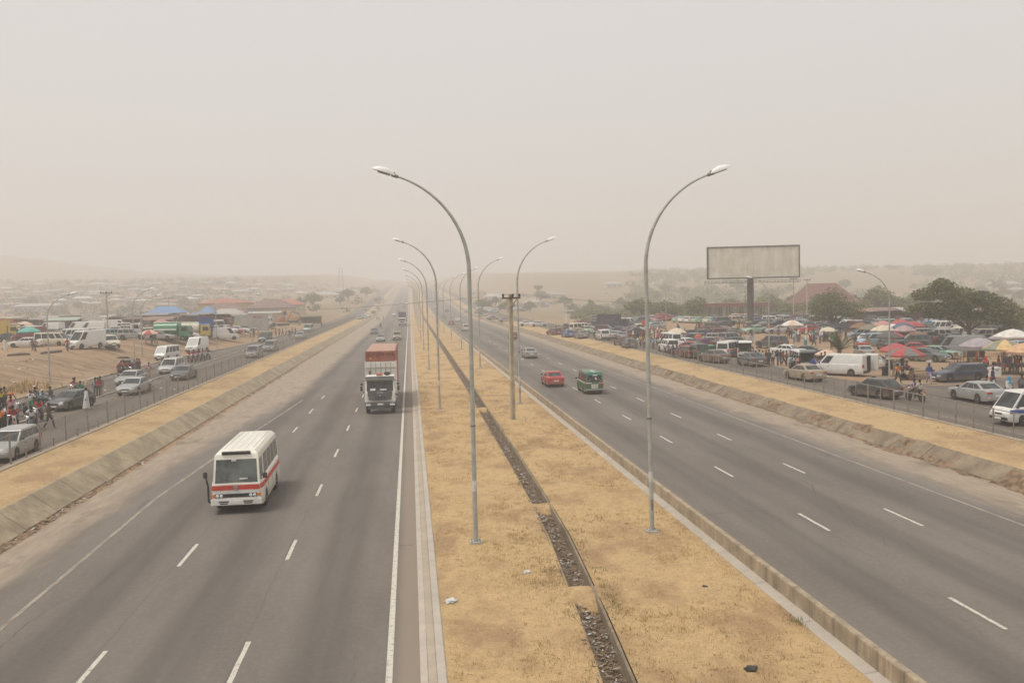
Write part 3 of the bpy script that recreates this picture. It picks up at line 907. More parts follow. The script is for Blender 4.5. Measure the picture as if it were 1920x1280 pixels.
def veh_parts(kind, extra=None):
    """list of (name, MB, material keys, label, children)"""
    sp = KINDS[kind]; L, W, H, r = sp['L'], sp['W'], sp['H'], sp['r']
    P = []
    ys = [-L / 2, -L / 2 + .05, -L / 2 + .16, -L / 2 + .34] + list(np.linspace(-L / 2 + .5, L / 2 - .5, 9)) + [L / 2 - .34, L / 2 - .16, L / 2 - .05, L / 2]
    for yw in sp['wb']:
        ra = r * 1.17
        ys += [yw + ra * math.cos(q) for q in np.linspace(0, math.pi, 9)] + [yw - ra - .015, yw + ra + .015]
    ys += [p[0] for p in sp['top']]
    ys = sorted(set(round(y, 3) for y in ys if -L / 2 <= y <= L / 2))
    m = MB(); vs = []; n = 15
    for i, y in enumerate(ys):
        s = sect(sp, y)
        if i in (0, len(ys) - 1):
            zc = s[2][1]; s = [(x * .97, z + (zc - z) * .12) for x, z in s]
        row = [(-x, y, z) for x, z in s] + [(x, y, z) for x, z in s[-2::-1]]
        vs += row
    fs = []; under = []
    for i in range(len(ys) - 1):
        for k in range(n - 1):
            fs.append([i * n + k, (i + 1) * n + k, (i + 1) * n + k + 1, i * n + k + 1])
        under.append([i * n, i * n + n - 1, (i + 1) * n + n - 1, (i + 1) * n])
    caps = [list(range(n)), [(len(ys) - 1) * n + k for k in range(n - 1, -1, -1)]]
    m.add(vs, fs + caps, 0, True)
    o = len(m.v) - len(vs)
    for f in under: m.f.append([i + o for i in f]); m.m.append(1); m.sm.append(False)
    # cabin
    yb0, yr0, yr1, yb1 = sp['cab']
    wbm = W / 2 * .9; wtp = W / 2 * (.9 - sp['tumble'])
    zf, zr = pl(sp['top'], yb0) - .03, pl(sp['top'], yb1) - .03
    zm = pl(sp['top'], (yb0 + yb1) / 2)
    ze = H - (.07 if kind != 'coach' else .2)
    FB, RB, FT, RTp = (yb0, zf), (yb1, zr), (yr0, ze), (yr1, ze)
    def P3(sx, q, w): return Vector((sx * w, q[0], q[1]))
    c = {}
    rr_ = .16 if kind == 'coach' else .07
    for sx in (-1, 1):
        c[sx, 'fb'] = P3(sx, FB, wbm); c[sx, 'rb'] = P3(sx, RB, wbm); c[sx, 'ft'] = P3(sx, FT, wtp); c[sx, 'rt'] = P3(sx, RTp, wtp)
    A = [c[-1, 'fb'], c[1, 'fb'], c[1, 'rb'], c[-1, 'rb']]
    for dx, dy, dz in ((0, 0, 0), (rr_ * .3, rr_ * .35, .035 if kind != 'coach' else .06), (rr_, rr_ * 1.2, H - ze - .02), (wtp * .5, rr_ * 1.6, H - ze - .004)):
        A += [Vector((-(wtp - dx), yr0 - dy, ze + dz)), Vector((wtp - dx, yr0 - dy, ze + dz)), Vector((wtp - dx, yr1 + dy, ze + dz)), Vector((-(wtp - dx), yr1 + dy, ze + dz))]
    fs = []
    for q in range(4):
        o4 = q * 4
        for i in range(4):
            j = (i + 1) % 4
            fs.append([o4 + j, o4 + i, o4 + 4 + i, o4 + 4 + j])
    fs.append([19, 18, 17, 16][::-1])
    m.add(A, fs, 0, True)
    P.append(('body', m, ['paint', 'under'], None, []))
    def pane(q, u0, u1, v0, v1, off=.008, inn=.02):
        # q = bottom-left, bottom-right, top-right, top-left seen from outside
        def pt(u, v): return (q[0] * (1 - u) + q[1] * u) * (1 - v) + (q[3] * (1 - u) + q[2] * u) * v
        nrm = (q[1] - q[0]).cross(q[3] - q[0]).normalized()
        return [pt(u0, v0) + nrm * off, pt(u1, v0) + nrm * off, pt(u1, v1) + nrm * off, pt(u0, v1) + nrm * off]
    fq = [c[1, 'fb'], c[-1, 'fb'], c[-1, 'ft'], c[1, 'ft']]
    rq = [c[-1, 'rb'], c[1, 'rb'], c[1, 'rt'], c[-1, 'rt']]
    big = kind in ('coach', 'minibus', 'panel_van', 'small_van', 'low_van')
    P.append(('windscreen', MB().slab(pane(fq, .045, .955, .06, .93 if kind != 'coach' else .86), .02), ['glass'], None, []))
    if not sp.get('blind'):
        P.append(('rear_window', MB().slab(pane(rq, .09, .91, .12 if not big else .1, .9 if not big else .8), .02), ['glass'], None, []))
    else:
        kids = [('door_handle', MB().box((.06, -L / 2 - .02, 1.05), (.05, .04, .16)), ['dark_plastic'], None, [])]
        for sx in (-1, 1):
            q = [Vector((sx * .02, -L / 2 - .012, .55)), Vector((sx * W * .42, -L / 2 - .012, .55)), Vector((sx * W * .4, yb1 - .03, H - .14)), Vector((sx * .02, yb1 - .03, H - .14))]
            if sx < 0: q = [q[1], q[0], q[3], q[2]]
            P.append(('rear_door', MB().slab(q, .03), ['paint'], None, kids if sx > 0 else []))
    zb = .12 if not big else .1
    for sx in (-1, 1):
        q = [c[1, 'rb'], c[1, 'fb'], c[1, 'ft'], c[1, 'rt']] if sx > 0 else [c[-1, 'fb'], c[-1, 'rb'], c[-1, 'rt'], c[-1, 'ft']]
        for u0, u1 in sp['win']:
            a, b = (u0, u1) if sx > 0 else (1 - u1, 1 - u0)
            P.append(('side_window', MB().slab(pane(q, a, b, zb, .88 if kind != 'coach' else .84), .02), ['glass'], None, []))
        for y0, y1 in sp['doors']:
            m = MB(); rows = []
            yy = [y0 + (y1 - y0) * k / 8 for k in range(9)]
            for y in yy:
                s = sect(sp, y)
                s[1] = (s[1][0], s[1][1] + .05)
                rows += [(sx * (x + .006), y, z) for x, z in s[1:5]] + [(sx * (s[4][0] - .03), y, s[4][1]), (sx * (s[1][0] - .03), y, s[1][1])]
            fs = []
            for i in range(8):
                for k in range(6):
                    j = (k + 1) % 6
                    f = [i * 6 + k, i * 6 + j, (i + 1) * 6 + j, (i + 1) * 6 + k]
                    fs.append(f if sx < 0 else f[::-1])
            fs += [list(range(6)), [48 + k for k in range(5, -1, -1)]]
            m.add(rows, fs)
            sh = sect(sp, y0 + .14)
            hnd = MB().box((sx * (sh[3][0] + .015), y0 + .14, sh[3][1] + .08), (.025, .15, .03))
            P.append(('door', m, ['paint'], None, [('door_handle', hnd, ['dark_plastic'], None, [])]))
        # mirror
        ym = yb0 - .22
        mm = MB().box((sx * (W / 2 + .07), ym, zf + .14), (.2, .09, .15 if kind != 'coach' else .3), 0, ch=.03).tube([(sx * W * .45, ym, zf + .02), (sx * (W / 2 + .04), ym, zf + .1)], .018, 6)
        if kind != 'coach': P.append(('door_mirror', mm, ['dark_plastic'], None, []))
        # lamps
        zn = pl(sp['top'], L / 2 - .1)
        hl = MB().box((sx * W * .34, L / 2 - .055, min(zn - .13, .95)), (W * .19, .12, .14), 0, rz=-sx * .22, ch=.02)
        if kind != 'coach': P.append(('headlight', hl, ['lampglass'], None, []))
        zt = pl(sp['top'], -L / 2 + .1)
        tall = kind in ('estate', 'suv', 'people_carrier', 'minibus', 'panel_van', 'small_van', 'low_van', 'coach')
        tl = MB().box((sx * W * (.405 if tall else .36), -L / 2 + .035, zt - (.18 if tall else .14)), (W * (.1 if tall else .2), .12, .32 if tall else .13), 0, rz=sx * .12, ch=.02)
        P.append(('tail_light', tl, ['red_lens'], None, []))
        for yw in sp['wb']:
            w = MB().lathe([(r * .62, -.1), (r * .93, -.1), (r, -.07), (r, .07), (r * .93, .1), (r * .62, .1)], 18, (sx * (W / 2 - .11), yw, r), 0, 'X')
            k = sx * (W / 2 - .01)
            rim = MB().lathe([(r * .64, -.02), (r * .62, .0), (r * .3, -.025 * 1), (r * .12, .012), (.001, .012)], 14, (0, 0, 0), 0, 'X')
            rim.v = [(k + (x if sx > 0 else -x), y + yw, z + r) for x, y, z in rim.v]
            if sx < 0: rim.f = [f[::-1] for f in rim.f]
            bk = MB().lathe([(r * .64, -.08), (.001, -.08)], 12, (sx * (W / 2 - .11), yw, r), 0, 'X')
            P.append(('wheel', w, ['tyre'], None, [('rim', rim.join(bk), ['rim'], None, [])]))
    if kind != 'coach':
        P.append(('front_bumper', MB().box((0, L / 2 - .02, sp['gc'] + .2), (W * .86, .12, .2), 0, ch=.04), ['dark_plastic' if kind in ('minibus', 'panel_van', 'small_van', 'low_van', 'suv') else 'paint'], None, []))
        zn = min(pl(sp['top'], L / 2 - .1) - .13, .95)
        P.append(('grille', MB().box((0, L / 2 - .03, zn), (W * .36, .08, .11), 0, ch=.02), ['dark_plastic'], None, []))
        P.append(('number_plate', MB().box((0, L / 2 + .045, sp['gc'] + .22), (.5, .02, .11)), ['plate'], None, []))
    P.append(('rear_bumper', MB().box((0, -L / 2 + .02, sp['gc'] + .2), (W * .86, .13, .2), 0, ch=.04), ['dark_plastic' if big or kind == 'suv' else 'paint'], None, []))
    P.append(('number_plate', MB().box((0, -L / 2 - .015, max(.62, sp['gc'] + .42)), (.5, .03, .12)), ['plate'], None, []))
    return P

CACHE = {}
def cached(kind):
    if kind not in CACHE:
        parts = veh_parts(kind)
        def conv(p):
            return (p[0], p[1].mesh(kind + '_' + p[0], [M[k] for k in p[2]]), [conv(c) for c in p[4]])
        full = [conv(p) for p in parts]
        one = MB(); mats = []
        def addp(p):
            mp = []
            for k in p[2]:
                if k not in mats: mats.append(k)
                mp.append(mats.index(k))
            one.join(p[1], None, mp)
            for c in p[4]: addp(c)
        for p in parts: addp(p)
        CACHE[kind] = (full, one.mesh(kind, [M[k] for k in mats]))
    return CACHE[kind]

def spawn_parts(full, parent, color):
    for name, me, kids in full:
        o = put(me, name, parent, color=color)
        for k in kids: put(k[1], k[0], o, color=color)

NAMES = dict(saloon='saloon_car', hatchback='hatchback_car', estate='estate_car', suv='suv', people_carrier='people_carrier', minibus='minibus', panel_van='panel_van', small_van='small_van', low_van='panel_van')
WORD = dict(saloon='saloon', hatchback='hatchback', estate='estate car', suv='SUV', people_carrier='people carrier', minibus='minibus', panel_van='high-roof panel van', small_van='small van', low_van='panel van')
CATS = dict(saloon='car', hatchback='car', estate='car', suv='car', people_carrier='car', minibus='minibus', panel_van='van', small_van='van', low_van='van')
PAINTS = {
 'white': (.74, .73, .69), 'cream': (.68, .63, .48), 'silver': (.33, .33, .325), 'grey': (.2, .205, .21), 'dark grey': (.055, .057, .06), 'black': (.018, .018, .02),
 'dark blue': (.02, .03, .075), 'blue': (.05, .12, .34), 'pale blue': (.3, .42, .5), 'green': (.03, .22, .1), 'dark green': (.02, .06, .045), 'pale green': (.3, .48, .38),
 'red': (.42, .025, .025), 'dark red': (.16, .02, .022), 'brown': (.13, .09, .065), 'gold': (.36, .29, .2), 'beige': (.5, .44, .33), 'orange': (.62, .2, .05), 'yellow': (.65, .45, .06),
 'slate': (.085, .1, .105), 'pink': (.6, .3, .3), 'lilac': (.38, .32, .38), 'teal': (.05, .3, .28)}
GROUP_R = 'cars and vans parked in the roadside market'
GROUP_L = 'vehicles parked on the lorry park bank'
GROUP_SR = 'cars driving along the service roads'
GROUP_M = 'vehicles driving on the dual carriageway'
CARS = []

def vehicle(kind, px, py, head, col, group=GROUP_R, place='', desc=None, full=None, fixed=False, tint=1.0, pos=None):
    x, y, z = pos or at(px, py)
    q = proj((x, y, z))
    rgb = tuple(v * tint for v in PAINTS[col])
    if full is None: full = q[2] < 108
    de = desc or (col + ' ' + WORD[kind])
    f, one = cached(kind)
    nm = NAMES[kind]
    if full:
        o = thing(nm, de, CATS[kind], (x, y, z + .012), -R(head), group, place, None if fixed else 'the ' + de, fixed)
        spawn_parts(f, o, rgb)
    else:
        o = put(one, nm, None, (x, y, z + .012), -R(head), rgb)
        reg(o, de, CATS[kind], group, place, None if fixed else 'the ' + de, fixed)
    CARS.append((x, y))
    return o

def add_part(parent, name, mb, mats, color=None, label=None):
    o = mb.build(name, [M[k] for k in (mats if isinstance(mats, (list, tuple)) else [mats])], parent)
    if color: o.color = (*color, 1)
    if label: o['label'] = label
    return o

def text_mesh(txt, size, mat, name, parent, loc, rot, ext=.006):
    cu = bpy.data.curves.new(name, 'FONT'); cu.body = txt; cu.size = size; cu.extrude = ext; cu.align_x = 'CENTER'; cu.align_y = 'CENTER'
    t = bpy.data.objects.new('t', cu); COL.objects.link(t)
    dg = bpy.context.evaluated_depsgraph_get()
    me = bpy.data.meshes.new_from_object(t.evaluated_get(dg)); bpy.data.objects.remove(t)
    me.materials.clear(); me.materials.append(mat)
    o = put(me, name, parent, loc); o.rotation_euler = rot
    return o

# ---- the coach: white, red band, in the carriageway
def coach():
    K = KINDS['coach']; L, W = K['L'], K['W']
    x0, y0 = -7.62, 41.15
    o = thing('coach', 'white minibus coach with a red band driving towards the camera', 'bus', (x0, y0, .02), R(180) + R(1.2), GROUP_M, fixed=True)
    f, _ = cached('coach')
    spawn_parts(f, o, (.83, .8, .69))
    for ch in o.children:
        if ch.name.startswith('windscreen') or ch.name.startswith('side_window'):
            ch.data = ch.data.copy(); ch.data.materials[0] = M['coach_glass']
    # red band round the body
    ys = list(np.linspace(-L / 2 + .1, L / 2 - .12, 30))
    for sx in (-1, 1):
        m = MB(); vs = []
        for y in ys:
            e = max(0, abs(y) - (L / 2 - .5)) / .5; w = W / 2 * (1 - .13 * e * e) + .008
            vs += [(sx * w * .998, y, 1.04), (sx * w * .985, y, 1.24), (sx * (w * .985 - .02), y, 1.24), (sx * (w - .02), y, 1.04)]
        n = len(ys)
        fs = [[i * 4 + k, (i + 1) * 4 + k, (i + 1) * 4 + (k + 1) % 4, i * 4 + (k + 1) % 4] for i in range(n - 1) for k in range(4)] + [[3, 2, 1, 0], [(n - 1) * 4 + k for k in range(4)]]
        if sx < 0: fs = [q[::-1] for q in fs]
        add_part(o, 'red_band', m.add(vs, fs), 'red_paint')
    yf = L / 2
    # flat front: a proud nose panel that carries band, grille and lamps
    nose = add_part(o, 'nose_panel', MB().box((0, yf - .02, .93), (1.98, .12, .72), 0, ch=.03), 'white_paint')
    add_part(o, 'red_band', MB().box((0, yf + .045, 1.14), (1.97, .02, .2)), 'red_paint')
    bdg = add_part(o, 'badge', MB().lathe([(.085, -.012), (.085, .012)], 16, (0, yf + .065, 1.17), 0, 'Y').lathe([(.07, -.012), (.07, .012)], 16, (0, yf + .065, 1.07), 0, 'Y'), 'chrome')
    add_part(o, 'grille', MB().box((0, yf + .045, .8), (1.08, .03, .16)), 'dark_plastic')
    for sx in (-1, 1):
        add_part(o, 'headlight_bezel', MB().box((sx * .69, yf + .044, .8), (.34, .028, .17)), 'dark_plastic')
        for k in (.61, .77):
            add_part(o, 'headlight', MB().lathe([(.07, .0), (.07, .03), (.045, .045), (.001, .05)], 14, (sx * k, yf + .05, .8), 0, 'Y'), 'lampglass')
        add_part(o, 'indicator', MB().box((sx * .94, yf + .0, .8), (.16, .12, .16), 0, rz=-sx * .3, ch=.02), 'amber_lens')
        wz = MB().tube([(sx * .12, yf + .0, 1.4), (sx * .55, yf - .03, 1.5), (sx * .62, yf - .02, 1.43)], .012, 5)
        add_part(o, 'wiper', wz, 'dark_plastic')
    bm = add_part(o, 'front_bumper', MB().box((0, yf + .02, .52), (2.1, .2, .3), 0, ch=.05), 'white_paint')
    for sx in (-1, 1):
        put(MB().box((sx * .5, yf + .122, .56), (.42, .012, .05)).mesh('bumper_slot', [M['dark_plastic']]), 'bumper_slot', bm)
        put(MB().box((sx * .5, yf + .122, .48), (.34, .012, .05)).mesh('bumper_slot', [M['dark_plastic']]), 'bumper_slot', bm)
    put(MB().box((0, yf + .128, .52), (.46, .02, .13)).mesh('number_plate', [M['plate']]), 'number_plate', bm)
    # vent over the windscreen
    add_part(o, 'roof_vent', MB().box((0, 2.79, 2.55), (1.2, .1, .13), 0, rx=-.5, ch=.02), 'dark_plastic')
    for i in range(5):
        add_part(o, 'roof_rib', MB().box((-.6 + .3 * i, -.3, 2.665), (.035, 4.8, .012)), 'white_paint')
    for yy in (-1.4, -.1, 1.2):
        for sx in (-1, 1):
            add_part(o, 'panel_seam', MB().box((sx * 1.078, yy, .82), (.012, .02, .7)), 'steel')
    # mirrors: a tall one on its bracket at the kerb side, a small one on the other
    add_part(o, 'door_mirror', MB().box((1.25, 3.12, 1.7), (.17, .1, .28), 0, ch=.03).tube([(1.03, 3.08, .5), (1.13, 3.16, .58), (1.14, 3.16, 1.25), (1.22, 3.14, 1.6)], [.05, .05, .045, .03], 6), 'dark_plastic')
    add_part(o, 'door_mirror', MB().box((-1.16, 2.75, 1.52), (.17, .1, .26), 0, ch=.03).tube([(-1.0, 2.8, 1.4), (-1.12, 2.76, 1.45)], .02, 6), 'dark_plastic')
    add_part(o, 'dashboard_card', MB().box((-.3, 2.99, 1.47), (.34, .03, .07)), 'white_paint')
    # centre seam of the windscreen sticker
    add_part(o, 'sun_sticker', MB().box((.1, 2.86, 2.25), (.2, .012, .08), 0, rx=-.2), 'white_paint')
coach()

# ---- lorries
def wheels(o, pts, r=.5, w=.3):
    for x, y in pts:
        s = 1 if x > 0 else -1
        t = add_part(o, 'wheel', MB().lathe([(r * .55, -w / 2), (r * .95, -w / 2), (r, -w / 2 + .05), (r, w / 2 - .05), (r * .95, w / 2), (r * .55, w / 2)], 18, (x, y, r), 0, 'X'), 'tyre')
        k = s * w * .3
        put(MB().lathe([(r * .56, k), (r * .3, k + s * .03), (r * .2, k + s * .08), (.001, k + s * .08)] if s > 0 else [(.001, k - .08), (r * .2, k - .08), (r * .3, k - .03), (r * .56, k)], 14, (x, y, r), 0, 'X').mesh('rim', [M['rim']]), 'rim', t, color=None)

def container_truck():
    o = thing('container_lorry', 'white and grey lorry carrying a rust red container towards the camera', 'lorry', (-2.47, 68.5, .02), R(180), GROUP_M, fixed=True)
    # local y=0 at the front bumper, the lorry reaches back to y=-15
    cabw = 2.3
    cab = MB()
    prof = [(.0, .95), (.02, 1.5), (-.05, 1.75), (-.32, 2.62), (-.55, 2.86), (-1.9, 2.92), (-1.95, .95)]
    n = len(prof); vs = []
    for sx in (-1, 1):
        vs += [(sx * (cabw / 2 - (.06 if z > 2.7 else 0)), y, z) for y, z in prof]
    cab.add(vs, [[i, (i + 1) % n, n + (i + 1) % n, n + i][::-1] for i in range(n)] + [list(range(n)), list(range(2 * n - 1, n - 1, -1))])
    add_part(o, 'cab', cab, 'white_paint')
    a, b = Vector((0, -.07, 1.82)), Vector((0, -.31, 2.56))
    nr = Vector((0, (b - a).z, -(b - a).y)).normalized() * .012
    q = [a + Vector((1.02, 0, 0)) + nr, a + Vector((-1.02, 0, 0)) + nr, b + Vector((-1.0, 0, 0)) + nr, b + Vector((1.0, 0, 0)) + nr]
    add_part(o, 'windscreen', MB().slab(q, .03), 'glass')
    add_part(o, 'paper', MB().box((-.25, -.06, 1.9), (.5, .02, .1), 0, rx=.32), 'white_paint'); add_part(o, 'paper', MB().box((.55, -.06, 1.92), (.4, .02, .16), 0, rx=.32), 'white_paint')
    add_part(o, 'sun_visor', MB().box((0, -.2, 2.72), (2.28, .34, .06), 0, rx=-.25, ch=.02).box((0, -.42, 2.82), (2.2, .2, .14)), 'plastic', (.11, .12, .13))
    g = [(1.02, 1.84), (-1.02, 1.84), (-.84, 1.12), (-.4, 1.04), (.4, 1.04), (.84, 1.12)]
    mk = MB().slab([Vector((x, .045, z)) for x, z in g[::-1]], .08)
    gr = add_part(o, 'grille_panel', mk, 'plastic', (.1, .112, .12))
    for i in range(4): put(MB().box((-.33 + .22 * i, .05, 1.27), (.1, .02, .15)).mesh('grille_slot', [M['dark_plastic']]), 'grille_slot', gr)
    put(MB().lathe([(.07, -.01), (.07, .012)], 14, (0, .05, 1.46), 0, 'Y').mesh('badge', [M['chrome']]), 'badge', gr)
    text_mesh('ASTRA', .17, M['white_paint'], 'lettering', gr, (0, .053, 1.66), (R(90), 0, R(180)))
    bp = add_part(o, 'front_bumper', MB().box((0, -.06, .78), (2.36, .3, .38), 0, ch=.06).box((0, -.1, .5), (1.9, .2, .2)), 'plastic', (.1, .112, .12))
    put(MB().box((0, .1, .78), (.44, .02, .14)).mesh('number_plate', [M['plate']]), 'number_plate', bp)
    put(MB().box((0, .03, .55), (.75, .03, .025)).box((0, .03, .43), (.75, .03, .025)).box((-.37, .03, .49), (.025, .03, .12)).box((.37, .03, .49), (.025, .03, .12)).mesh('tow_frame', [M['steel']]), 'tow_frame', bp)
    for sx in (-1, 1):
        add_part(o, 'headlight', MB().box((sx * .93, .07, .74), (.38, .1, .17), 0, ch=.02), 'lampglass')
        add_part(o, 'indicator', MB().box((sx * .95, .06, .9), (.34, .06, .07)), 'lampglass')
        add_part(o, 'corner_panel', MB().box((sx * 1.05, -.03, 1.35), (.24, .2, .85), 0, rz=-sx * .25, ch=.04), 'white_paint')
        add_part(o, 'side_window', MB().slab([Vector((1.156 * sx, y, z)) for y, z in ([(-1.3, 1.85), (-.35, 1.85), (-.5, 2.5), (-1.3, 2.5)] if sx > 0 else [(-.35, 1.85), (-1.3, 1.85), (-1.3, 2.5), (-.5, 2.5)])], .03), 'glass')
        add_part(o, 'door_mirror', MB().box((sx * 1.42, -.05, 2.0), (.18, .1, .36), 0, ch=.03).box((sx * 1.4, -.05, 2.33), (.2, .1, .18), 0, ch=.03).tube([(sx * 1.1, -.2, 2.62), (sx * 1.4, -.08, 2.6), (sx * 1.43, -.06, 1.8), (sx * 1.12, -.1, 1.72)], .018, 6), 'dark_plastic')
    add_part(o, 'roof_load', MB().box((.05, -1.2, 2.99), (.5, .5, .16), 0, ch=.04), 'plastic', (.55, .1, .03))
    add_part(o, 'tarpaulin_bundle', MB().lathe([(.01, -.26), (.12, -.2), (.15, 0), (.12, .2), (.01, .26)], 10, (-.55, -1.2, 3.05), 0, 'X'), 'dark_plastic')
    add_part(o, 'exhaust_stack', MB().tube([(.85, -2.15, 1.0), (.85, -2.15, 3.2)], .07, 8), 'rust')
    add_part(o, 'fuel_tank', MB().box((-1.05, -3.0, .8), (.5, 1.2, .55), 0, ch=.1), 'steel')
    add_part(o, 'chassis', MB().box((-.42, -7.6, .95), (.18, 14.2, .26)).box((.42, -7.6, .95), (.18, 14.2, .26)).box((0, -9.2, 1.2), (2.3, 11.6, .16)), 'dark_plastic')
    wheels(o, [(sx * .98, y) for sx in (-1, 1) for y in (-.95, -4.3, -5.6, -12.4, -13.7)])
    # trailer bulkhead in white boards, posts at its corners
    hb = add_part(o, 'headboard', MB().box((0, -3.25, 2.55), (2.42, .1, 2.6)), 'white_paint')
    for x in (-.8, -.4, 0, .4, .8): put(MB().box((x, -3.19, 2.6), (.06, .05, 2.3)).mesh('stiffener', [M['plastic']]), 'stiffener', hb, color=(.5, .47, .4))
    put(MB().box((0, -3.17, 3.35), (2.4, .05, .07)).mesh('stiffener', [M['plastic']]), 'stiffener', hb, color=(.45, .4, .32))
    for sx in (-1, 1):
        add_part(o, 'stake', MB().box((sx * 1.24, -3.25, 2.55), (.09, .12, 2.7)), 'white_paint')
    return o
def iso_container(o, y0, y1, z0, z1, w, rgb, name='container'):
    m = MB(); n = int((y1 - y0) / .28)
    for sx in (-1, 1):
        vs = []
        for i in range(n + 1):
            y = y0 + (y1 - y0) * i / n
            x = sx * (w / 2 - (.03 if i % 2 else 0))
            vs += [(x, y, z0), (x, y, z1)]
        m.add(vs, [[2 * i, 2 * i + 2, 2 * i + 3, 2 * i + 1] if sx > 0 else [2 * i, 2 * i + 1, 2 * i + 3, 2 * i + 2] for i in range(n)])
    k = int(w / .2)
    for yy, s in ((y0, -1), (y1, 1)):
        vs = []
        for i in range(k + 1):
            x = -w / 2 + w * i / k
            vs += [(x, yy - s * (.03 if i % 2 else 0), z0), (x, yy - s * (.03 if i % 2 else 0), z1)]
        m.add(vs, [[2 * i, 2 * i + 2, 2 * i + 3, 2 * i + 1] if s < 0 else [2 * i, 2 * i + 1, 2 * i + 3, 2 * i + 2] for i in range(k)])
    m.box((0, (y0 + y1) / 2, z1 - .015), (w - .02, y1 - y0 - .02, .05))
    for sx in (-1, 1):
        m.box((sx * (w / 2 - .04), (y0 + y1) / 2, z1), (.1, y1 - y0 + .02, .1)).box((sx * (w / 2 - .04), (y0 + y1) / 2, z0), (.1, y1 - y0 + .02, .14))
        for yy in (y0, y1): m.box((sx * (w / 2 - .04), yy, (z0 + z1) / 2), (.12, .12, z1 - z0 + .16))
    for yy in (y0, y1): m.box((0, yy, z1), (w, .1, .1))
    return add_part(o, name, m, 'plastic', rgb)
ct = container_truck()
cbox = thing('shipping_container', 'rust red shipping container on the white fronted lorry', 'container', (-2.47, 68.5, .02), R(180), None, fixed=True)
iso_container(cbox, -15.0, -3.4, 1.3, 4.62, 2.42, (.40, .13, .085))
add_part(cbox, 'roof_sheet', MB().box((0, -9.2, 4.69), (2.3, 11.5, .03)), 'plastic', (.52, .29, .215))
for i in range(9): add_part(cbox, 'vent_slot', MB().box((-.95 + .24 * i, -3.37, 4.4), (.09, .03, .07)), 'dark_plastic')
add_part(cbox, 'yellow_mark', MB().box((.8, -3.34, 4.12), (.13, .02, .16)), 'plastic', (.8, .4, .04))

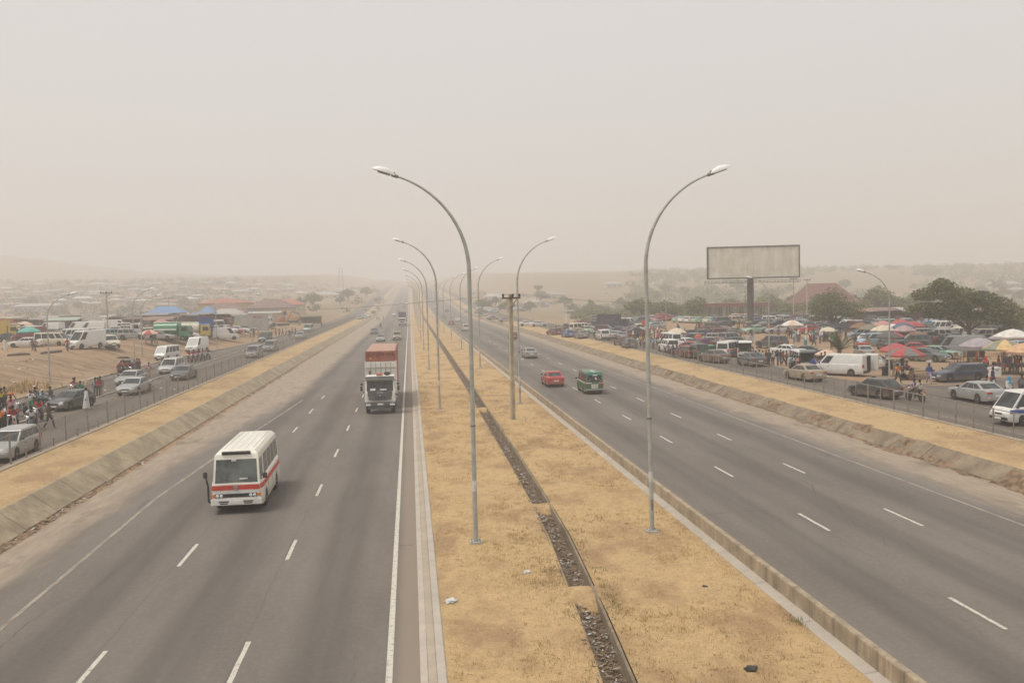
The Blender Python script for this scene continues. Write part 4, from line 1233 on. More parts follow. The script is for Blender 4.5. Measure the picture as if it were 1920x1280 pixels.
def lorry(px, py, head, cabcol, body, bodycol, desc, group, place='', ln=7.0, pos=None, full=True, w=2.3, hh=2.2, scale=1.0):
    """a rigid lorry; body is box, tanker, tipper or flat"""
    x, y, z = pos or at(px, py)
    o = thing({'box': 'box_lorry', 'tanker': 'tanker_lorry', 'tipper': 'tipper_lorry', 'flat': 'flatbed_lorry'}[body], desc, 'lorry', (x, y, z + .01), -R(head), group, place, 'the ' + desc)
    f = ln / 2
    m = MB()
    prof = [(f, .75), (f, 1.5), (f - .12, 2.35), (f - .3, 2.5), (f - 1.6, 2.5), (f - 1.65, .75)]
    n = len(prof); vs = [(sx * w * .47, yy, zz) for sx in (-1, 1) for yy, zz in prof]
    m.add(vs, [[i, (i + 1) % n, n + (i + 1) % n, n + i][::-1] for i in range(n)] + [list(range(n)), list(range(2 * n - 1, n - 1, -1))])
    add_part(o, 'cab', m, 'paint', PAINTS[cabcol])
    q = [Vector((w * .42, f + .01, 1.55)), Vector((-w * .42, f + .01, 1.55)), Vector((-w * .42, f - .1, 2.28)), Vector((w * .42, f - .1, 2.28))]
    add_part(o, 'windscreen', MB().slab(q, .03), 'glass')
    for sx in (-1, 1):
        yy = [(f - 1.25, 1.6), (f - .25, 1.6), (f - .35, 2.25), (f - 1.25, 2.25)]
        qq = [Vector((sx * (w * .47 + .012), a, b)) for a, b in (yy if sx > 0 else [yy[1], yy[0], yy[3], yy[2]])]
        add_part(o, 'side_window', MB().slab(qq, .03), 'glass')
        add_part(o, 'headlight', MB().box((sx * w * .36, f + .02, .95), (.3, .06, .18)), 'lampglass')
        add_part(o, 'door_mirror', MB().box((sx * (w * .47 + .2), f - .1, 1.9), (.14, .08, .4), 0, ch=.03).tube([(sx * w * .46, f - .12, 2.1), (sx * (w * .47 + .2), f - .1, 2.08)], .02, 5), 'dark_plastic')
    add_part(o, 'front_bumper', MB().box((0, f + .03, .62), (w * .96, .16, .28), 0, ch=.04), 'dark_plastic')
    add_part(o, 'grille', MB().box((0, f + .012, 1.2), (w * .6, .04, .34)), 'dark_plastic')
    add_part(o, 'chassis', MB().box((-.4, -.2, .82), (.16, ln - .6, .22)).box((.4, -.2, .82), (.16, ln - .6, .22)), 'dark_plastic')
    b0, b1 = -f, f - 1.8
    c = PAINTS[bodycol]
    if body == 'box':
        iso_container(o, b0, b1, 1.02, 1.02 + hh, w, c, 'cargo_box')
    elif body == 'tanker':
        pr = []
        for yy in (b0, b0 + .12, b1 - .12, b1):
            k = .8 if yy in (b0, b1) else 1
            pr.append((k, yy))
        add_part(o, 'tank', MB().tube([(0, yy, 1.0 + hh * .48) for k, yy in pr], [(w * .5 * k, hh * .46 * k) for k, yy in pr], 16), 'paint', c)
        add_part(o, 'walkway', MB().box((0, (b0 + b1) / 2, 1.0 + hh * .95), (.8, (b1 - b0) * .85, .1)), 'white_paint')
        add_part(o, 'side_band', MB().box((w * .5, (b0 + b1) / 2, 1.0 + hh * .42), (.03, (b1 - b0) * .92, .25)).box((-w * .5, (b0 + b1) / 2, 1.0 + hh * .42), (.03, (b1 - b0) * .92, .25)), 'white_paint')
    elif body == 'tipper':
        t = MB()
        t.box((0, (b0 + b1) / 2, 1.1), (w, b1 - b0, .12))
        for sx in (-1, 1):
            t.box((sx * w * .49, (b0 + b1) / 2, 1.1 + hh / 2), (.08, b1 - b0, hh))
            for i in range(5): t.box((sx * (w * .49 + .05), b0 + (b1 - b0) * (i + .5) / 5, 1.1 + hh / 2), (.07, .1, hh))
        t.box((0, b0, 1.1 + hh / 2), (w, .08, hh)).box((0, b1, 1.1 + hh * .6), (w, .08, hh * 1.2)).box((0, b1 + .25, 1.1 + hh * 1.18), (w * .96, .6, .06))
        add_part(o, 'tipping_body', t, 'paint', c)
    else:
        add_part(o, 'deck', MB().box((0, (b0 + b1) / 2, 1.05), (w, b1 - b0, .14)), 'wood')
        s = MB()
        for sx in (-1, 1): s.box((sx * w * .49, (b0 + b1) / 2, 1.35), (.06, b1 - b0, .45))
        s.box((0, b0, 1.35), (w, .06, .45)).box((0, b1, 1.6), (w, .06, .9))
        add_part(o, 'drop_side', s, 'paint', c)
    wheels(o, [(sx * w * .42, yy) for sx in (-1, 1) for yy in (f - 1.0, -f + 1.1, -f + 2.25)], .46, .26)
    return o
# ------------------------------------------------------------------ people
def skin_mesh(name, verts, edges, radii, root, mat, sub=1):
    me = bpy.data.meshes.new('t'); me.from_pydata(verts, edges, [])
    o = bpy.data.objects.new('t', me); COL.objects.link(o)
    md = o.modifiers.new('s', 'SKIN')
    sv = me.skin_vertices[0].data
    for i, r in enumerate(radii):
        sv[i].radius = r if isinstance(r, tuple) else (r, r)
        sv[i].use_root = (i == root)
    md.use_smooth_shade = True
    if sub:
        s = o.modifiers.new('u', 'SUBSURF'); s.levels = sub; s.render_levels = sub
    dg = bpy.context.evaluated_depsgraph_get()
    out = bpy.data.meshes.new_from_object(o.evaluated_get(dg)); out.name = name
    bpy.data.objects.remove(o); bpy.data.meshes.remove(me)
    out.materials.clear(); out.materials.append(mat)
    return out

def pose(kind):
    """joint positions, facing +Y, feet at z=0"""
    J = dict(pel=(0, 0, .95), wa=(0, 0, 1.1), ch=(0, .0, 1.3), nk=(0, .0, 1.45), hd=(0, .02, 1.56), ht=(0, .015, 1.67))
    for s, n in ((-1, 'l'), (1, 'r')):
        J['sh' + n] = (.18 * s, 0, 1.38); J['el' + n] = (.25 * s, -.02, 1.11); J['wr' + n] = (.27 * s, .06, .87)
        J['hp' + n] = (.09 * s, 0, .9); J['kn' + n] = (.1 * s, .03, .5); J['an' + n] = (.11 * s, 0, .08); J['to' + n] = (.13 * s, .14, .03)
    if kind == 'arms':
        J['ell'] = (-.3, -.06, 1.13); J['wrl'] = (-.14, .22, 1.12); J['elr'] = (.3, -.04, 1.15); J['wrr'] = (.2, .26, 1.1)
    if kind == 'walk':
        J['knl'] = (-.1, .2, .52); J['anl'] = (-.1, .28, .1); J['tol'] = (-.11, .42, .08)
        J['knr'] = (.1, -.06, .49); J['anr'] = (.1, -.34, .16); J['tor'] = (.11, -.24, .04)
        J['ell'] = (-.24, -.14, 1.13); J['wrl'] = (-.24, -.12, .88); J['elr'] = (.25, .08, 1.13); J['wrr'] = (.23, .26, .95)
    if kind == 'load':
        for s, n in ((-1, 'l'), (1, 'r')):
            J['el' + n] = (.36 * s, .04, 1.5); J['wr' + n] = (.2 * s, .04, 1.74)
        J['wrr'] = (.27, .06, .87); J['elr'] = (.25, -.02, 1.11)
    if kind in ('ride', 'pillion', 'sit'):
        dz = -.11 if kind != 'sit' else -.45
        for k in ('pel', 'wa', 'ch', 'nk', 'hd', 'ht', 'shl', 'shr', 'hpl', 'hpr', 'ell', 'elr', 'wrl', 'wrr'):
            x, y, z = J[k]; J[k] = (x, y + (.04 if z > 1.2 and kind == 'ride' else 0), z + dz)
        for s, n in ((-1, 'l'), (1, 'r')):
            if kind == 'sit':
                J['kn' + n] = (.14 * s, .42, .5); J['an' + n] = (.15 * s, .4, .08); J['to' + n] = (.16 * s, .55, .03)
                J['wr' + n] = (.15 * s, .34, .6); J['el' + n] = (.25 * s, .06, .68)
            else:
                J['kn' + n] = (.24 * s, .34, .62); J['an' + n] = (.24 * s, .16, .28); J['to' + n] = (.25 * s, .3, .23)
                J['hp' + n] = (.12 * s, .02, .8)
                J['el' + n] = (.3 * s, .2, 1.08); J['wr' + n] = (.3 * s, .45, 1.0)
                if kind == 'pillion': J['el' + n] = (.26 * s, .1, 1.0); J['wr' + n] = (.2 * s, .3, .88)
    return J

def build_pose(kind):
    J = pose(kind)
    ks = ['pel', 'wa', 'ch', 'nk', 'hd', 'ht']
    rad = dict(pel=(.13, .1), wa=(.115, .085), ch=(.15, .1), nk=(.052, .052), hd=(.078, .092), ht=(.06, .07))
    E = [('pel', 'wa'), ('wa', 'ch'), ('ch', 'nk'), ('nk', 'hd'), ('hd', 'ht')]
    for n in 'lr':
        rad.update({'sh' + n: .062, 'el' + n: .043, 'wr' + n: .03, 'hp' + n: .088, 'kn' + n: .058, 'an' + n: .04, 'to' + n: .034})
        ks += ['sh' + n, 'el' + n, 'wr' + n, 'hp' + n, 'kn' + n, 'an' + n, 'to' + n]
        E += [('ch', 'sh' + n), ('sh' + n, 'el' + n), ('el' + n, 'wr' + n), ('pel', 'hp' + n), ('hp' + n, 'kn' + n), ('kn' + n, 'an' + n), ('an' + n, 'to' + n)]
    ix = {k: i for i, k in enumerate(ks)}
    body = skin_mesh('body', [J[k] for k in ks], [(ix[a], ix[b]) for a, b in E], [rad[k] for k in ks], 0, M['skin'])
    # hands, nose and ears are grown into the same mesh
    ext = MB()
    for n, s in (('l', -1), ('r', 1)):
        w = Vector(J['wr' + n]); d = (w - Vector(J['el' + n])).normalized()
        side = d.cross(Vector((s, 0, .2))).normalized()
        ext.tube([w - d * .01, w + d * .05, w + d * .095], [(.03, .018), (.042, .016), (.036, .013)], 8)
        for k in range(4):
            b = w + d * .085 + side * (k - 1.5) * .018
            L = (.055, .07, .075, .06)[k]
            c = d.cross(side) * .018
            ext.tube([b, b + d * L * .55 + c * .4, b + d * L + c * 1.3], [.009, .0085, .006], 5)
        b = w + d * .03 - side * .036
        ext.tube([b, b - side * .022 + d * .03, b - side * .028 + d * .06], [.011, .01, .007], 5)
    h = Vector(J['hd'])
    ext.tube([h + Vector((0, .085, .035)), h + Vector((0, .105, -.01)), h + Vector((0, .085, -.02))], [.008, .016, .01], 5)
    for s in (-1, 1): ext.box(h + Vector((s * .082, -.01, .01)), (.02, .035, .055), 0, ch=.006)
    bm = bmesh.new(); bm.from_mesh(body)
    t = ext.mesh('x', [M['skin']]); bm.from_mesh(t); bm.to_mesh(body); bm.free(); bpy.data.meshes.remove(t)
    face = MB()
    for s in (-1, 1): face.lathe([(.012, 0), (.012, .006), (.001, .008)], 8, h + Vector((s * .032, .083, .022)), 0, 'Y')
    face.box(h + Vector((0, .083, -.048)), (.045, .014, .01))
    hairm = MB()
    ring = [(.001, .165), (.05, .158), (.082, .13), (.097, .09), (.098, .055), (.09, .03)]
    hairm.lathe([(r, z) for r, z in ring][::-1], 14, h + Vector((0, -.012, -.02)))
    def dress(keys, edges, rr, root):
        kk = {k: i for i, k in enumerate(keys)}
        return skin_mesh('c', [J[k] if isinstance(k, str) and k in J else k for k in keys], [(kk[a], kk[b]) for a, b in edges], rr, root, M['cloth'])
    low = Vector(J['pel']) * .98 + Vector(J['hpl']) * .01 + Vector(J['hpr']) * .01 - Vector((0, 0, .05))
    J['hem'] = tuple(low)
    def mid(a, b, t): return tuple(Vector(J[a]).lerp(Vector(J[b]), t))
    for n in 'lr':
        J['sl' + n] = mid('el' + n, 'wr' + n, -.12); J['cf' + n] = mid('kn' + n, 'an' + n, .93); J['nb'] = mid('ch', 'nk', .55)
        J['ls' + n] = mid('el' + n, 'wr' + n, .9)
    top = dress(['hem', 'wa', 'ch', 'nb', 'shl', 'shr', 'sll', 'slr'], [('hem', 'wa'), ('wa', 'ch'), ('ch', 'nb'), ('ch', 'shl'), ('ch', 'shr'), ('shl', 'sll'), ('shr', 'slr')],
                [(.155, .125), (.14, .11), (.168, .12), (.085, .08), .08, .08, .068, .068], 1)
    leg = dress(['wa', 'pel', 'hpl', 'hpr', 'knl', 'knr', 'cfl', 'cfr'], [('wa', 'pel'), ('pel', 'hpl'), ('pel', 'hpr'), ('hpl', 'knl'), ('hpr', 'knr'), ('knl', 'cfl'), ('knr', 'cfr')],
                [(.125, .1), (.142, .112), .102, .102, .075, .075, .062, .062], 1)
    # long gown: a flared tube from the shoulders to the shins
    gown = MB()
    yk = (Vector(J['knl']) + Vector(J['knr'])) / 2
    if kind in ('stand', 'arms', 'walk', 'load'):
        gown.tube([(0, 0, 1.44), (0, 0, 1.38), (0, 0, 1.28), (0, 0, 1.05), (0, .01, .8), (0, .03, .45), (0, .03, .14)],
                  [(.09, .08), (.2, .11), (.2, .13), (.185, .14), (.22, .18), (.25, .22), (.28, .27)], 16)
        for n in 'lr':
            gown.tube([J['sh' + n], J['el' + n], J['ls' + n]], [.085, .09, .1], 8)
    veil = MB()
    veil.lathe([(.2, -.34), (.17, -.22), (.115, -.1), (.115, .03), (.108, .1), (.07, .155), (.001, .172)], 14, h + Vector((0, -.015, -.01)))
    capm = MB().lathe([(.104, .05), (.104, .12), (.085, .155), (.001, .165)], 14, h + Vector((0, -.012, -.01)))
    for mm in (top, leg): pass
    D = dict(body=body, face=face.mesh('face', [M['hair']]), hair=hairm.mesh('hair', [M['hair']]), shirt=top, trousers=leg,
             veil=veil.mesh('headscarf', [M['cloth']]), cap=capm.mesh('cap', [M['cloth']]))
    if gown.v: D['gown'] = gown.mesh('gown', [M['cloth']])
    return D
POSES = {k: build_pose(k) for k in ('stand', 'arms', 'walk', 'load', 'ride', 'pillion', 'sit')}

CLOTH = {'white': (.7, .69, .66), 'cream': (.62, .55, .42), 'red': (.5, .03, .03), 'dark red': (.2, .02, .03), 'orange': (.75, .22, .03), 'pink': (.62, .28, .3), 'yellow': (.65, .48, .06), 'green': (.03, .26, .12),
  'teal': (.04, .3, .3), 'light blue': (.3, .45, .6), 'blue': (.04, .09, .35), 'sky blue': (.03, .33, .55), 'navy': (.02, .025, .06), 'grey': (.22, .22, .22), 'dark grey': (.07, .07, .075), 'black': (.02, .02, .02),
  'brown': (.13, .08, .05), 'khaki': (.3, .25, .15), 'purple': (.16, .06, .2), 'denim': (.06, .09, .16), 'lilac': (.4, .32, .45)}
G_PP = 'people around the roadside market'
G_PL = 'people waiting along the service road by the bank'

def person(px, py, face, top, bottom='dark grey', pz='stand', kind='shirt', head='hair', act=None, group=G_PP, place='', h=1.0, pos=None, desc=None, fixed=False, hc=None):
    x, y, z = pos or at(px, py)
    dep = proj((x, y, z))[2]
    verb = act or {'stand': 'standing', 'arms': 'standing with hands raised', 'walk': 'walking', 'load': 'carrying a head load', 'ride': 'riding', 'pillion': 'riding pillion', 'sit': 'sitting'}[pz]
    if kind == 'gown': de = 'person in a long %s gown %s' % (top, verb)
    else: de = 'person in %s top and %s trousers %s' % (top, bottom, verb)
    o = thing('person', desc or de, 'person', (x, y, z + .01), -R(face), group, place, 'the person in ' + top, fixed)
    o.scale = (h, h, h)
    D = POSES[pz]
    put(D['body'], 'body', o)
    if dep < 75: put(D['face'], 'face', o)
    if kind == 'gown' and 'gown' in D:
        put(D['gown'], 'gown', o, color=CLOTH[top])
    else:
        put(D['shirt'], 'shirt', o, color=CLOTH[top]); put(D['trousers'], 'trousers', o, color=CLOTH[bottom])
    if head == 'hair': put(D['hair'], 'hair', o)
    elif head == 'cap': put(D['cap'], 'cap', o, color=CLOTH[hc or 'white'])
    else: put(D['veil'], 'headscarf', o, color=CLOTH[hc or top])
    return o

def head_load(px, py, col, desc, h=1.0, pos=None):
    x, y, z = pos or at(px, py)
    m = MB().lathe([(.14, 0), (.26, .1), (.28, .13), (.27, .14)], 16)
    o = thing('head_load', desc, 'basin', (x, y, z + 1.735 * h), 0, None, fixed=True)
    add_part(o, 'basin', m, 'plastic', CLOTH[col])
    rr = random.Random(px)
    g = MB()
    for _ in range(14):
        a = rr.uniform(0, 6.28); q = rr.uniform(0, .17)
        g.lathe([(.001, -.06), (.055, -.03), (.06, .02), (.001, .06)], 7, (q * math.cos(a), q * math.sin(a), .14 + rr.uniform(0, .05)))
    add_part(o, 'goods', g, 'plastic', tuple(.7 * c + .1 for c in CLOTH[col]))
    return o

# ------------------------------------------------------------------ motorcycles
def moto_parts():
    P = []
    r = .3
    for y in (.62, -.62):
        w = MB().lathe([(.21, -.05), (.28, -.055), (r, -.02), (r, .02), (.28, .055), (.21, .05)], 18, (0, y, r), 0, 'X')
        sp = MB().lathe([(.215, -.02), (.205, 0), (.215, .02)], 16, (0, y, r), 0, 'X').lathe([(.05, -.06), (.05, .06)], 8, (0, y, r), 0, 'X')
        for k in range(8):
            a = k * math.pi / 4
            sp.tube([(0, y, r), (0, y + .21 * math.cos(a), r + .21 * math.sin(a))], .007, 4)
        P.append(('wheel', w, 'tyre', [('rim', sp, 'chrome')]))
    f = MB().tube([(0, .45, .85), (0, .1, .45), (0, -.25, .42), (0, -.45, .75)], .03, 6).tube([(0, .42, .8), (0, -.1, .78), (0, -.6, .72)], .028, 6)
    for s in (-1, 1): f.tube([(s * .06, -.15, .4), (s * .08, -.62, r)], .02, 6).tube([(s * .08, -.62, r), (s * .08, -.5, .7)], .022, 6)
    P.append(('frame', f, 'dark_plastic', []))
    P.append(('engine', MB().box((0, .08, .45), (.24, .34, .26), 0, ch=.05).lathe([(.1, 0), (.11, .05), (.1, .2)], 10, (0, .16, .55)), 'steel', []))
    fk = MB()
    for s in (-1, 1): fk.tube([(s * .08, .62, r), (s * .08, .46, .92)], .022, 6)
    P.append(('fork', fk, 'chrome', []))
    P.append(('fuel_tank', MB().tube([(0, .42, .84), (0, .3, .88), (0, .05, .84), (0, -.06, .8)], [(.06, .05), (.14, .1), (.13, .09), (.06, .05)], 10), 'paint', []))
    P.append(('seat', MB().tube([(0, -.02, .83), (0, -.2, .82), (0, -.6, .86), (0, -.7, .86)], [(.08, .04), (.12, .055), (.12, .055), (.06, .03)], 10), 'dark_plastic', []))
    P.append(('mudguard', MB().tube([(0, .88, .5), (0, .74, .62), (0, .6, .64), (0, .48, .6)], [(.06, .012)] * 4, 6).tube([(0, -.5, .66), (0, -.72, .64), (0, -.9, .5)], [(.07, .012)] * 3, 6), 'paint', []))
    P.append(('handlebar', MB().tube([(-.36, .3, 1.0), (-.2, .4, 1.02), (0, .46, .95), (.2, .4, 1.02), (.36, .3, 1.0)], .017, 6), 'chrome', []))
    P.append(('headlight', MB().lathe([(.05, -.1), (.085, -.02), (.085, .0), (.001, .02)], 12, (0, .6, .88), 0, 'Y'), 'lampglass', []))
    P.append(('exhaust', MB().tube([(.1, .2, .35), (.14, -.1, .28), (.15, -.7, .36)], [.025, .03, .045], 8), 'chrome', []))
    P.append(('tail_light', MB().box((0, -.86, .72), (.1, .06, .07)), 'red_lens', []))
    for s in (-1, 1): pass
    return [(n, m.mesh('motorcycle_' + n, [M[k]]), [(a, b.mesh('motorcycle_' + a, [M[c]]), []) for a, b, c in kids]) for n, m, k, kids in P]
MOTO = moto_parts()
def motorcycle(px, py, head, col, place='', group='motorcycle taxis', pos=None, desc=None, fixed=False):
    x, y, z = pos or at(px, py)
    o = thing('motorcycle', desc or col + ' motorcycle', 'motorcycle', (x, y, z + .01), -R(head), group, place, 'the %s motorcycle' % col, fixed)
    spawn_parts(MOTO, o, PAINTS[col])
    return o
def rider(m, dy, head, top, bottom, pz='ride', hd='hair', place='on a motorcycle', group='people on motorcycles', act=None, hc=None, kind='shirt', desc=None):
    a = -R(head)
    x, y, z = m.location
    p = (x - math.sin(a) * dy, y + math.cos(a) * dy, z)
    return person(0, 0, head, top, bottom, pz, kind, hd, act, group, '' if desc else place, 1.0, p, desc, desc is not None, hc)

# ------------------------------------------------------------------ market furniture
def umbrella_mesh(c1, c2, r=1.45, n=8):
    m = MB()
    for k in range(n):
        a0, a1 = 2 * math.pi * k / n, 2 * math.pi * (k + 1) / n
        rows = []
        for t in (0.02, .35, .7, 1.0, 1.0):
            z = 2.35 - .62 * t ** 1.7
            rows.append((t * r, z))
        rows[-1] = (r * .985, rows[-1][1] - .13)
        vs = []
        for rr, z in rows:
            for q in (0, .5, 1):
                a = a0 + (a1 - a0) * q
                sc = rr * (1 if q != .5 else .955)
                vs.append((sc * math.cos(a), sc * math.sin(a), z + (.0 if q != .5 else -.02)))
        fs = [[i * 3 + j, i * 3 + j + 1, (i + 1) * 3 + j + 1, (i + 1) * 3 + j] for i in range(4) for j in range(2)]
        m.add(vs, fs, k % 2, True)
    return m
UMB = {}
def umbrella(px, py, c1, c2=None, s=1.0, place='', desc=None, fixed=False, near=False, stock=True):
    x, y, z = at(px, py)
    c2 = c2 or c1
    de = desc or ('%s market umbrella' % c1 if c1 == c2 else '%s and %s striped market umbrella' % (c1, c2))
    o = thing('market_umbrella', de, 'umbrella', (x, y, z), rnd.uniform(0, .7), 'market umbrellas', place, 'the ' + (c1 if c1 == c2 else c1 + ' and ' + c2) + ' umbrella', fixed)
    s *= .9
    o.scale = (s, s, s)
    mats = []
    for c in (c1, c2):
        if c not in UMB: UMB[c] = pm('canopy_cloth_' + c.replace(' ', '_'), UC[c], .85, .12, 2.5, dust=.12)
        mats.append(UMB[c])
    if near:
        for k in range(8):
            mm = umbrella_mesh(0, 0); m2 = MB(); m2.v = mm.v[k * 15:(k + 1) * 15]; m2.f = [[i - k * 15 for i in f] for f in mm.f[k * 8:(k + 1) * 8]]; m2.m = [0] * 8; m2.sm = [True] * 8
            m2.build('canopy_panel', [mats[k % 2]], o)
    else:
        umbrella_mesh(0, 0).build('canopy', mats, o)
    add_part(o, 'pole', MB().tube([(0, 0, 0), (0, 0, 2.4)], .022, 8), 'steel')
    if near:
        for k in range(8):
            a = k * math.pi / 4
            add_part(o, 'rib', MB().tube([(0, 0, 1.75), (.7 * math.cos(a), .7 * math.sin(a), 2.08)], .01, 4), 'steel')
    if stock: goods_table(x + .1, y + .5, z, rnd.uniform(-.4, .4), place='under ' + 'the ' + (c1 if c1 == c2 else c1 + ' and ' + c2) + ' umbrella')
    return o
UC = {'red': (.42, .07, .075), 'grey': (.17, .165, .16), 'olive grey': (.2, .19, .14), 'cream': (.62, .54, .4), 'pink': (.5, .24, .22), 'brown': (.2, .11, .06), 'blue': (.09, .12, .2), 'dusty pink': (.42, .3, .3),
      'lilac': (.36, .31, .33), 'yellow': (.62, .42, .19), 'green': (.24, .25, .18), 'orange': (.6, .37, .21), 'white': (.7, .67, .62), 'peach': (.66, .46, .34), 'teal': (.1, .4, .34), 'dark grey': (.08, .08, .08)}
GOODS = [(.5, .05, .04), (.65, .6, .5), (.1, .2, .4), (.6, .4, .08), (.08, .25, .1), (.05, .05, .06), (.6, .3, .12), (.4, .4, .42)]
def goods_table(x, y, z, rz, w=1.7, d=.9, place='in the market', desc=None):
    o = thing('market_table', desc or 'wooden market table piled with goods', 'table', (x, y, z), rz, 'market tables', place, 'the goods table')
    m = MB()
    m.box((0, 0, .68), (w, d, .05))
    add_part(o, 'table_top', m, 'wood')
    for sx in (-1, 1):
        for sy in (-1, 1):
            add_part(o, 'leg', MB().box((sx * (w / 2 - .06), sy * (d / 2 - .06), .33), (.06, .06, .66)), 'wood')
    for k in range(3):
        g = MB()
        for _ in range(7):
            a, b = rnd.uniform(-w / 2 + .2, w / 2 - .2), rnd.uniform(-d / 2 + .15, d / 2 - .15)
            s = rnd.uniform(.12, .26)
            if rnd.random() < .5: g.box((a, b, .705 + s * .5), (s * 1.3, s, s), 0, rz=rnd.uniform(0, 3), ch=.02)
            else: g.lathe([(s * .5, 0), (s * .62, s * .4), (s * .5, s), (.001, s * 1.02)], 9, (a, b, .705))
        add_part(o, 'goods', g, 'plastic', rnd.choice(GOODS))
    return o

def shed(px, py, w, d, h, head, roofcol, desc, place='', group='market sheds', pitch=.12, pos=None, walls=True, cat='shed'):
    x, y, z = pos or at(px, py)
    o = thing('market_shed', desc, cat, (x, y, z), -R(head), group, place, 'the ' + desc)
    for sx in (-1, 1):
        for sy in (-1, 1):
            add_part(o, 'post', MB().box((sx * w * .46, sy * d * .46, h / 2), (.1, .1, h)), 'wood')
    m = MB(); n = max(6, int(w / .35)); vs = []
    for i in range(n + 1):
        xx = -w / 2 - .2 + (w + .4) * i / n
        for yy in (-d / 2 - .3, d / 2 + .3):
            vs.append((xx, yy, h + .05 + pitch * (yy + d / 2) + (.05 if i % 2 else 0) + rnd.uniform(-.02, .02)))
    m.add(vs, [[2 * i, 2 * i + 2, 2 * i + 3, 2 * i + 1] for i in range(n)])
    m.add([(a, b, c - .04) for a, b, c in vs], [[2 * i, 2 * i + 1, 2 * i + 3, 2 * i + 2] for i in range(n)])
    add_part(o, 'roof', m, 'plastic', roofcol)
    if walls:
        add_part(o, 'back_wall', MB().box((0, d * .46, h * .46), (w * .92, .05, h * .92)), 'wood')
        g = MB()
        for _ in range(10): g.box((rnd.uniform(-w * .4, w * .4), rnd.uniform(-d * .2, d * .3), rnd.uniform(.2, .9)), (rnd.uniform(.3, .8), .4, rnd.uniform(.3, .7)), 0, rz=rnd.uniform(-.3, .3))
        add_part(o, 'goods', g, 'plastic', rnd.choice(GOODS))
    return o

# ------------------------------------------------------------------ street lamps
def lamp_parts(H, arm, straight, r0, scale_head=1.0):
    P = []
    n = 16; pts = [(0, 0, .06), (0, 0, 1.5), (0, 0, straight * .6), (0, 0, straight)]
    dz = H - straight
    for i in range(1, n + 1):
        q = (math.pi / 2 - .27) * i / n
        pts.append((arm * (1 - math.cos(q)) / (1 - math.cos(math.pi / 2 - .27)), 0, straight + dz * math.sin(q) / math.sin(math.pi / 2 - .27)))
    L = len(pts); rad = [lerp(r0, r0 * .36, (i / (L - 1)) ** .9) for i in range(L)]
    P.append(('pole', MB().tube(pts, rad, 10), 'galv', []))
    P.append(('base_plate', MB().box((0, 0, .035), (.42, .42, .05)), 'galv', [('bolt', MB().lathe([(.02, .0), (.02, .05)], 6, (sx * .15, sy * .15, .06)), 'steel') for sx in (-1, 1) for sy in (-1, 1)]))
    P.append(('collar', MB().lathe([(r0 * 1.02, -.04), (r0 * 1.12, -.03), (r0 * 1.12, .03), (r0 * 1.02, .04)], 10, (0, 0, 4.3)), 'steel', []))
    P.append(('access_door', MB().box((0, -r0 * .93, 1.05), (r0 * .9, .02, .42), 0, ch=.008), 'steel', []))
    if r0 > .08: P.append(('paper_notice', MB().lathe([(r0 * .99, -.19), (r0 * 1.0, -.18), (r0 * .985, .18), (r0 * .97, .19)], 12, (0, 0, 2.1)), 'trash_white', []))
    e = Vector(pts[-1]); d = (e - Vector(pts[-2])).normalized()
    s = scale_head
    hp = [e - d * .05, e + d * .1 * s, e + d * .3 * s, e + d * .55 * s, e + d * .72 * s, e + d * .78 * s]
    up = Vector((-d.z, 0, d.x))
    head = MB()
    rows = []
    prof = [(.06, .06), (.11, .11), (.16, .15), (.155, .13), (.09, .075), (.02, .02)]
    vs = []; m = 10
    for p, (wd, ht) in zip(hp, prof):
        for k in range(m):
            a = math.pi * k / (m - 1)
            vs.append(p + Vector((0, 1, 0)) * (wd * s * math.cos(a)) + up * (ht * 1.3 * s * math.sin(a)))
    fs = [[i * m + k, (i + 1) * m + k, (i + 1) * m + k + 1, i * m + k + 1] for i in range(len(hp) - 1) for k in range(m - 1)]
    fs += [[i * m, i * m + m - 1, (i + 1) * m + m - 1, (i + 1) * m] for i in range(len(hp) - 1)]
    head.add(vs, fs + [list(range(m)), [(len(hp) - 1) * m + k for k in range(m - 1, -1, -1)]], 0, True)
    lens = MB()
    lens.add([hp[1] + Vector((0, .09 * s, 0)) - up * .012, hp[1] - Vector((0, .09 * s, 0)) - up * .012, hp[3] - Vector((0, .13 * s, 0)) - up * .012, hp[3] + Vector((0, .13 * s, 0)) - up * .012,
              hp[1] + Vector((0, .06 * s, 0)) - up * .05, hp[1] - Vector((0, .06 * s, 0)) - up * .05, hp[3] - Vector((0, .1 * s, 0)) - up * .05, hp[3] + Vector((0, .1 * s, 0)) - up * .05],
             [[4, 5, 6, 7], [0, 1, 5, 4], [1, 2, 6, 5], [2, 3, 7, 6], [3, 0, 4, 7]])
    br = MB().tube([e - d * .18, e + d * .06], .06, 8).box(e + d * .0 + up * .06, (.1, .08, .1))
    P.append(('lamp_head', head, 'white_lamp', [('lens', lens, 'galv'), ('bracket', br, 'steel')]))
    return [(a, b.mesh('lamp_' + a, [M[k]]), [(c, dd.mesh('lamp_' + c, [M[q]]), []) for c, dd, q in kids]) for a, b, k, kids in P]
LAMP = lamp_parts(13.3, 2.6, 9.9, .086)
SLAMP = lamp_parts(9.4, 2.2, 6.9, .075, .9)
def street_lamp(x, y, z, rz, desc, group, place='', full=None, parts=None, lean=(0, 0)):
    parts = parts or LAMP
    o = thing('street_lamp', desc, 'street lamp', (x, y, z), rz, group, place, 'the street lamp', fixed=True)
    o.rotation_euler = (lean[0], lean[1], rz)
    spawn_parts(parts, o, (1, 1, 1))
    return o
ORD = ['first', 'second', 'third', 'fourth', 'fifth', 'sixth', 'seventh', 'eighth', 'ninth', 'tenth', 'eleventh', 'twelfth', 'thirteenth', 'fourteenth', 'fifteenth', 'sixteenth']
